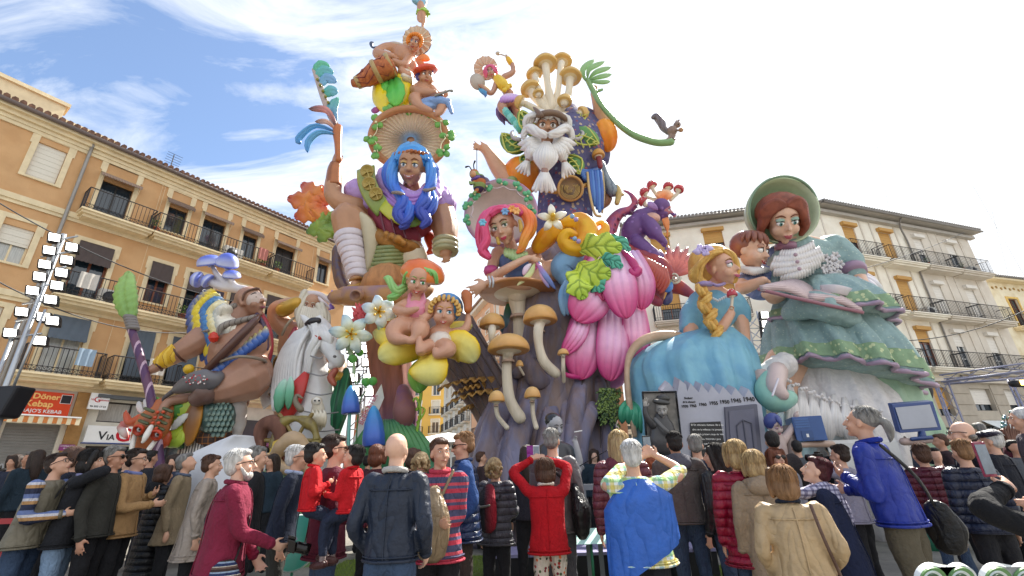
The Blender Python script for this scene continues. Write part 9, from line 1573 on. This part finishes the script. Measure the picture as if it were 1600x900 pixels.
 pp('bald man with glasses in navy jacket on the right',1503,678,40,300,'#161e2e',BLKT,hair='bald',hc='grey',glasses='clear',girth=1.15,skin=2);a=pp('grey blond woman in quilted navy jacket seen from behind on the right',1503,707,43,8,'#141c34',BLKT,hair='short',hc='gold',kind='puffer',arms=('down','down'));bag(a,'dark handbag carried low by the woman in quilted navy',[(.26,.05,.70,.06),(.26,.05,.58,.13)],'#1a1a1e',strap=[[(.22,.05,.8),(.26,.05,.66)]])
 a=pp('man in dark shiny beret and dark coat at the right',1549,690,36,330,'#1a1c26',BLKT,hair='thin',hc='white');m=M();ellip(m,a['C']+V((0,0,.085)),(a['hr']*.125,a['hf']*.125,V((0,0,.05))),16);obj('beret',m,cloth('#221c30','leather'),a['root'])
 pp('white haired woman at the right edge',1597,655,34,300,'#5a5258',BLKT,hair='curly',hc='white')
 a=pp('person in black fleece cut off by the right edge raising a pink phone',1692,768,112,345,'#101014',None,hair='long',hc='auburn',arms=((.13,.22,1.60),(.10,.22,1.5)),hem=.5,girth=1.15);phone(a,'phone in a pink case raised at the right edge',-.12,.26,1.74,'#8a2f4a',size=(.09,.17))
 G='distant spectators behind the front rows';rn=random.Random(21);hcs=['black','dark','brown','grey','dark','auburn','black'];tc=['#23242c','#2c3244','#3a2a2c','#4a4640','#20303c','#5a2030','#56585c'];tn={'#23242c':'charcoal','#2c3244':'slate blue','#3a2a2c':'dark brown','#4a4640':'olive grey','#20303c':'petrol blue','#5a2030':'wine red','#56585c':'mid grey'}
 FAR=[(8,742,20,'low at the far left edge'),(22,722,20,'in front of the steel shutter'),(36,745,19,'beside the red barrier'),(46,718,21,'below the graffiti'),(58,716,22,'left of the man in the quilted vest'),(66,740,18,'low behind the quilted vest'),(200,722,22,'behind the man in tan'),(236,716,22,'right of the carved mask'),(272,722,22,'left of the plume foot'),(312,722,20,'between the tan coats'),(350,720,20,'behind the beige anorak'),(425,722,24,'left of the old man in navy'),(440,722,22,'behind the old man in navy'),(575,722,20,'left of the bald man'),(672,706,17,'under the white market tent'),(738,712,17,'behind the navy vest'),(752,716,20,'right of the navy vest'),(800,716,18,'beside the trunk roots'),(928,712,20,'left of the mauve jacket'),(1100,690,22,'between the grey house and the leather jacket'),(1245,700,24,'left of the burgundy hair'),(1295,700,20,'below the blue tower'),(1408,690,20,'under the flat monitor'),(1470,690,24,'left of the bald man in glasses'),(1530,672,20,'between the bald man and the beret'),(1526,692,24,'beside the beret'),(1572,682,22,'right of the beret'),(1585,700,26,'in front of the white awning'),(1462,712,28,'beside the dark keyboard')]
 for i,(x,y,hs,wh)in enumerate(FAR):c=tc[i%7];pp('distant %s haired onlooker in %s %s'%(hcs[i%7],tn[c],wh),x,y,hs,rn.choice([0,20,70,180,200,300]),c,BLKT,hair=['short','bob','short','short','long','bob','short'][i%7],hc=hcs[i%7],group=G,skin=i,zc=None if y<740 else None,vox=.022)
crowd()
# ================================================================== lights, rigging, signs and barriers
def props():
 V=Vector;ALU=mat('aluminium','#b9bdc2',rough=.35,metal=.6,var=.1);BK=mat('black_plastic','#1b1a20',rough=.5,var=.1);LMP=mat('lit_lamp','#ffffff',emit=('#fffdf4',3.0),var=0)
 def lamp(Y,x,y,w=.26,lit=1,par=None,yaw=.0):
  c=P(x,y,Y);X=V((1,yaw,0)).normalized();D=V((-X.y,X.x,0))*-1;U=V((0,-.25,1)).normalized();F_=lambda a,b,z:c+X*a+D*b+U*z
  m=M();box(m,-w*.62,w*.62,-.16,0,-w*.52,w*.52,F=F_);h=obj('lamp_housing',m,BK,par,smooth=False,bevel=.02);m=M();box(m,-w*.45,w*.45,.002,.012,-w*.4,w*.4,F=F_);obj('lamp_face',m,LMP,h,smooth=False)
 Y=8.6;a=P(54,486,Y);t=thing('floodlight_tower','tall floodlight mast with rows of lit square lamps in front of the ochre building','floodlight',(a.x,a.y,0))
 top=P(102,366,Y).z;m=M();bar(m,(a.x,a.y,0),(a.x,a.y,top),.05,10);obj('mast',m,ALU,t);m=M()
 for i in range(7):z=top-.12-i*.36;bar(m,(a.x-.42,a.y+.1,z),(a.x+.42,a.y-.1,z),.02,6)
 obj('crossbar',m,ALU,t)
 for(x,y)in((85,371),(112,386),(77,391),(104,406),(70,413),(96,426),(62,432),(89,446),(51,454),(79,468),(68,495),(82,501),(62,532)):lamp(Y-.12,x,y,.19,par=t,yaw=.7)
 b=P(30,500,Y+.6);t=thing('floodlight_tower','short second mast carrying two lit square lamps at the far left','floodlight',(b.x,b.y,0));m=M();bar(m,(b.x,b.y,0),(b.x,b.y,P(38,484,Y+.6).z),.04,8);obj('mast',m,ALU,t)
 for(x,y)in((34,487),(16,520)):lamp(Y+.5,x,y,.2,par=t,yaw=.7)
 s=P(12,628,7.5);t=thing('loudspeaker','black loudspeaker box hung at the far left edge beside the kebab sign','loudspeaker',(s.x,s.y,s.z));m=M();box(m,-.22,.2,-.16,.16,-.26,.24,F=lambda x,y,z:s+V((x+z*.25,y,z)));obj('cabinet',m,BK,t,smooth=False,bevel=.04);m=M();bar(m,s+V((0,0,.2)),s+V((.05,0,1.6)),.02,6);bar(m,s+V((0,0,-.2)),(s.x,s.y,0),.03,6);obj('pole',m,ALU,t)
 for(x0,xs,ys,Y,lab)in((1200,(1195,1212),(492,506,520,535,550),17.5,'lattice mast with a grid of lit lamps behind the reading lady'),(561,(548,570),(545,566,590,612),16,'lattice mast with lit lamps behind the blue bell flowers')):
  a=P(x0,600,Y);t=thing('floodlight_tower',lab,'floodlight',(a.x,a.y,0));zt=P(x0,ys[0]-6,Y).z;m=M()
  for dx,dy in((-.25,0),(.25,0),(0,.4)):bar(m,(a.x+dx,a.y+dy,0),(a.x+dx,a.y+dy,zt),.035,6)
  n=int(zt/.5)
  for i in range(n):z=i*.5;bar(m,(a.x-.25,a.y,z),(a.x+.25,a.y,z+.5),.02,4);bar(m,(a.x+.25,a.y,z),(a.x,a.y+.4,z+.5),.02,4);bar(m,(a.x-.25,a.y,z),(a.x+.25,a.y,z),.02,4)
  obj('lattice',m,ALU,t,kind='stuff')
  for x in xs:
   for y in ys:lamp(Y-.2,x+(y-ys[0])*.1,y,.3,par=t)
 def truss(lab,a,b,w=.3,legs=()):
  t=thing('truss',lab,'truss',(a.x,a.y,0));d=(b-a);L_=d.length;d.normalize();u=d.cross(V((0,0,1))).normalized();q=d.cross(u);n=int(L_/.45);m=M();C3=[u*w*.5,-u*w*.5,q*-w*.8]if abs(d.z)<.5 else[V((w*.5,0,0)),V((-w*.5,0,0)),V((0,w*.8,0))]
  for c in C3:bar(m,a+c,b+c,.028,6)
  obj('chord',m,mat('truss_metal','#8f8fa4',rough=.4,metal=.3),t,kind='stuff');m=M()
  for i in range(n):
   for j in range(3):bar(m,a+d*(L_*i/n)+C3[j],a+d*(L_*(i+1)/n)+C3[(j+1)%3],.014,4)
  obj('lacing',m,mat('truss_metal','#8f8fa4'),t,kind='stuff');return t
 A=P(1472,597,16);truss('long horizontal aluminium truss crossing above the right hand crowd',A,P(1640,575,14));truss('horizontal rear truss parallel to the front one on the right',P(1478,600,18),P(1640,588,17),.25)
 truss('upright truss leg left of the white shop awning',V((A.x,A.y,0)),A,.4);B_=P(1588,590,16);truss('upright truss leg near the right edge',V((B_.x,B_.y,0)),B_,.4)
 c=P(1594,599,13.5);t=thing('stage_lamp','lit stage lamp clamped under the truss at the right edge','lamp',tuple(c));m=M();tube(m,[(c.x-.25,c.y,c.z,.1),(c.x+.3,c.y,c.z,.12)],n=10,round_=False,sub=1);obj('housing',m,BK,t);m=M();box(m,-.12,.22,-.14,-.12,-.07,.07,F=lambda x,y,z:c+V((x,y,z)));obj('lens',m,mat('warm_lamp','#ffe2a0',emit=('#ffc860',4)),t)
 c=P(1444,609,15);t=thing('loudspeaker','dark rounded loudspeaker on the pale wall right of the green dress','loudspeaker',tuple(c));m=M();ellip(m,c,(V((.22,0,-.1)),V((0,.2,0)),V((.1,0,.38))),12);obj('cabinet',m,BK,t)
 wr=mat('cable_black','#4a4a4c',rough=.6)
 for lab,x0,y0,Y0,x1,y1,Y1,sag in(('thin cable with bulbs crossing the ochre facade',-30,300,9,420,480,15,.5),('cable stretched from the lady to the cream roof edge',1330,425,16,1506,363,27,.15),('thick dark cable across the lower right facade',1395,533,16,1640,465,14,.35),('lower cable between the floodlight mast and the archer',-30,425,9,290,520,14,.4)):
  a=P(x0,y0,Y0);b=P(x1,y1,Y1);t=thing('overhead_cable',lab,'cable',tuple(a));m=M();tube(m,[(*(a.lerp(b,i/10)-V((0,0,sag*4*(i/10)*(1-i/10)))),.016)for i in range(11)],n=5,sub=2);obj('cable',m,wr,t)
 for i,(x0,y0,x1,y1)in enumerate(((1330,10,1395,360),(1215,60,1225,330),(1520,290,1600,430),(1550,330,1575,428))):
  a=P(x0,y0,30);b=P(x1,y1,32);t=thing('guy_wire','faint wire against the white sky, '+('left of the reading lady roofline','above the bonnet','above the yellow building','short one at the far right')[i],'cable',tuple(b));m=M();bar(m,a,b,.012,4);obj('wire',m,mat('pale_wire','#a9a9ad'),t)
 VV=View(12.0);t=root(VV,'slanted_banner','white triangular banner with pink letters slanting between the blue bells',572,cat='banner');m=M();VV.slab(m,[(596,600),(600,622),(566,700),(548,700),(560,664)],.02);obj('banner_cloth',m,mat('banner_white','#e9e7e6',rough=.7),t,smooth=False);a=VV.p(563,664,-.03);b=VV.p(588,616,-.03);X=(b-a).normalized();text3d('lettering','BEEFEATER',((a+b)/2+V((0,-.02,0)),X,V((-X.z,0,X.x))),.20,mat('letter_pink','#d86a86'),t,depth=.004,sx=.82)
 c=P(700,700,24);t=thing('market_tent','white peaked market tent down the street behind the spectators','tent',(c.x,c.y,0));z1=P(735,690,24).z;m=M();w=1.9;ap=V((c.x,c.y,P(690,676,24).z));cs=[V((c.x+dx*w*1.4,c.y+dy*w,z1-.1))for dx,dy in((-1,-1),(1,-1),(1,1),(-1,1))];m.add([ap]+cs,[(0,1,2),(0,2,3),(0,3,4),(0,4,1)]);obj('canopy',m,mat('white_canvas','#dfe3e2'),t,smooth=False)
 for q in cs:m=M();bar(m,q,(q.x,q.y,0),.03,5);obj('leg',m,ALU,t)
 c=P(805,700,9.8);
 t=thing('monument_deck','low lilac grey timber deck at the foot of the trunk','platform',(c.x,c.y,0));z=PZ(800,848,.3)
 for i in range(10):m=M();x0=-.55+i*.34;box(m,x0,x0+.33,7.6,8.4,.34,.38);obj('plank',m,mat('deck_lilac','#8a86a8',rough=.6,var=.15),t,smooth=False)
 m=M();box(m,-.55,2.85,7.62,8.4,0,.335);obj('deck_side',m,BK,t,smooth=False)
 def fence(lab,x0,x1,y,n,col,zt=1.15):
  t=thing('railing',lab,'railing',((x0+x1)/2,y,0))
  m=M();box(m,x0,x1,y-.03,y+.03,zt-.08,zt);obj('top_rail',m,col,t,smooth=False)
  for i in range(n+1):x=x0+(x1-x0)*i/n;m=M();box(m,x-.03,x+.03,y-.02,y+.02,0,zt-.082);obj('post',m,col,t,smooth=False)
 G1=mat('grey_railing','#7d8088',rough=.6);fence('grey painted railing in front of the trunk beside the suit statue',.95,2.3,7.3,8,G1,1.3);fence('red crowd barrier at the far left edge',-9.6,-7.9,8.2,5,mat('red_barrier','#b03a3c',rough=.5),1.05)
 t=thing('information_panel','tilted pale green information panel on a thin green post before the deck','sign',(.75,6.9,0));m=M();box(m,-.5,.5,-.01,.01,0,.45,F=lambda x,y,z:V((.95+x,6.9+z*.6+y,.58+z*.35)));obj('panel',m,mat('panel_mint','#b4dccf',rough=.4,var=.1),t,smooth=False);m=M();bar(m,(.95,7.0,0),(.95,7.0,.62),.02,6);obj('post',m,mat('post_green','#2f7a5a'),t)
 t=thing('round_sign','teal leaf shaped sign with pale rim low between the boys','sign',(-2.35,6.2,0));c=P(462,848,5.8);m=M();lathe(m,c,(-.1,-1,.2),[(.27,0),(.29,.01),(.27,.02),(.01,.02)],24,cols=LC('#1f8a72','#e9efe9','#1f8a72','#1f8a72'));obj('disc',m,VC,t);m=M();bar(m,c,(c.x,c.y,0),.015,6);obj('post',m,mat('post_green','#2f7a5a'),t)
 Vb=View(2.6)
 for x,lab in((1482,'white rimmed green scalloped board at the bottom right, left one'),(1584,'white rimmed green scalloped board at the bottom right corner')):
  t=root(Vb,'scalloped_board',lab,x,900,cat='board')
  for(r,h,c_,dd)in((1.0,0,'#eceeec',0),(.86,.0,'#6f9a5c',-.012),(.62,0,'#e6ebe0',-.02),(.45,0,'#4f6a4a',-.028)):
   poly=[(x+s_*22+24*r*cos(q),908-24*r*sin(q))for s_ in(-1,1)for q in[pi-pi*i/12 for i in range(13)]];m=M();Vb.slab(m,poly+[(x+46*r,990),(x-46*r,990)],.03 if dd==0 else .01,dd);obj('scallop',m,mat('board_'+c_[1:],c_,rough=.4),t,smooth=False)
 rn=random.Random(12);t=thing('twig_ornament','bare brown twigs with small green tips sticking up at the right edge','plant',tuple(P(1580,700,9)));VT=View(9);m=M()
 for i in range(9):x=1570+i*4;VT.tube(m,[(1582,700,0,2),(x,672,0,1.6),(x+rn.uniform(-8,8),648+rn.uniform(-6,8),.1,.6)],n=5)
 obj('twig',m,mat('twig_brown','#6a4636'),t);m=M()
 for i in range(16):x=1562+rn.random()*40;y=645+rn.random()*26;VT.leaf(m,[(x,y,-.05),(x+5,y-3,-.1)],2,LC('#3f7a4a','#7a9ab0'),nu=2,nv=3)
 obj('leaf',m,VC,t)
props()
# ================================================================== lived-in details on the facades
def details():
 rn=random.Random(31);POT=mat('terracotta','#a85c3c',rough=.8);AC=mat('ac_white','#d4d2cc',rough=.6,var=.1)
 for F,u,z,dep,lab in((LF,5.0,10.64,.35,'at the left end of the long top balcony'),(LF,9.3,10.64,.35,'at the right end of the long top balcony'),(LF,6.6,7.44,.4,'on the middle balcony beside the dark banner'),(LF,10.0,10.64,.35,'on the short top balcony near the gutter end'),(RF,-12.9,12.62,.45,'on the top left balcony of the cream front'),(RF,-6.8,12.62,.45,'on the third top balcony of the cream front'),(RF,-3.5,12.62,.45,'on the top right balcony of the cream front')):
  c=F.w(u,dep,z);t=thing('potted_plant','small leafy potted plant '+lab,'plant',tuple(c));m=M();lathe(m,c,(0,0,1),[(.09,0),(.13,.22),(.14,.22),(.14,.25),(.01,.24)],10);obj('pot',m,POT,t);m=M()
  for i in range(70):a=rn.uniform(0,6.28);r=rn.uniform(0,.2);h=rn.uniform(.25,.62);p=c+Vector((cos(a)*r,sin(a)*r,h));d=Vector((rn.uniform(-1,1),rn.uniform(-1,1),rn.uniform(-.4,1))).normalized()*.07;s_=d.orthogonal().normalized()*.025;m.add([p,p+d*.5+s_,p+d,p+d*.5-s_],[(0,1,2,3)],mixc(lin('#3f5f2c'),lin('#7a9a4a'),rn.random()))
  obj('foliage',m,VCM,t,smooth=False,kind='stuff')
 for F,u,z,dep,lab in((RF,-11.3,6.12,.25,'on the lowest balcony behind the green dress'),(RF,-8.0,9.3,.25,'on the second floor balcony with the brown blind'),(RF,-2.0,12.62,.25,'on the top right balcony by the open blind'),(LF,8.0,10.64,.2,'on the top balcony between two awnings'),(LF,4.4,7.44,.2,'on the middle balcony of the ochre front')):
  c=F.w(u,dep,z);t=thing('air_conditioner','pale air conditioning unit '+lab,'air conditioner',tuple(c));m=M();F.box(m,u-.4,u+.4,dep-.15,dep+.15,z+.02,z+.58);b=obj('case',m,AC,t,smooth=False,bevel=.02);m=M();lathe(m,F.w(u-.08,dep+.155,z+.3),F.n,[(.22,0),(.22,.012),(.05,.015),(.01,.012)],16);obj('fan_grille',m,MIRON,b)
 for i,(u,z,w,c)in enumerate(((3.3,7.52,.5,'#c9c4bc'),(3.9,4.95,.45,'#9ab0c4'),(8.9,10.72,.4,'#b4746a'),(5.9,4.95,.5,'#d8d2c8'))):
  t=thing('laundry',('pale towel','light blue cloth','faded red cloth','cream sheet')[i]+' hung over a balcony rail of the ochre building','laundry',tuple(LF.w(u,.62,z)));m=M();n=10;vs=[]
  for o in(.0,.02):
   for j in range(4):
    for q in range(n+1):vs.append(LF.w(u+w*q/n,.655+o+.015*sin(q*1.4),z+.80-j*.19))
  k=4*(n+1);fs=[]
  for j in range(3):
   for q in range(n):a=j*(n+1)+q;fs+=[(a,a+n+1,a+n+2,a+1),(k+a,k+a+1,k+a+n+2,k+a+n+1)]
  m.add(vs,fs);obj('cloth',m,mat('laundry_'+c[1:],c,rough=.9,var=.1),t)
details()
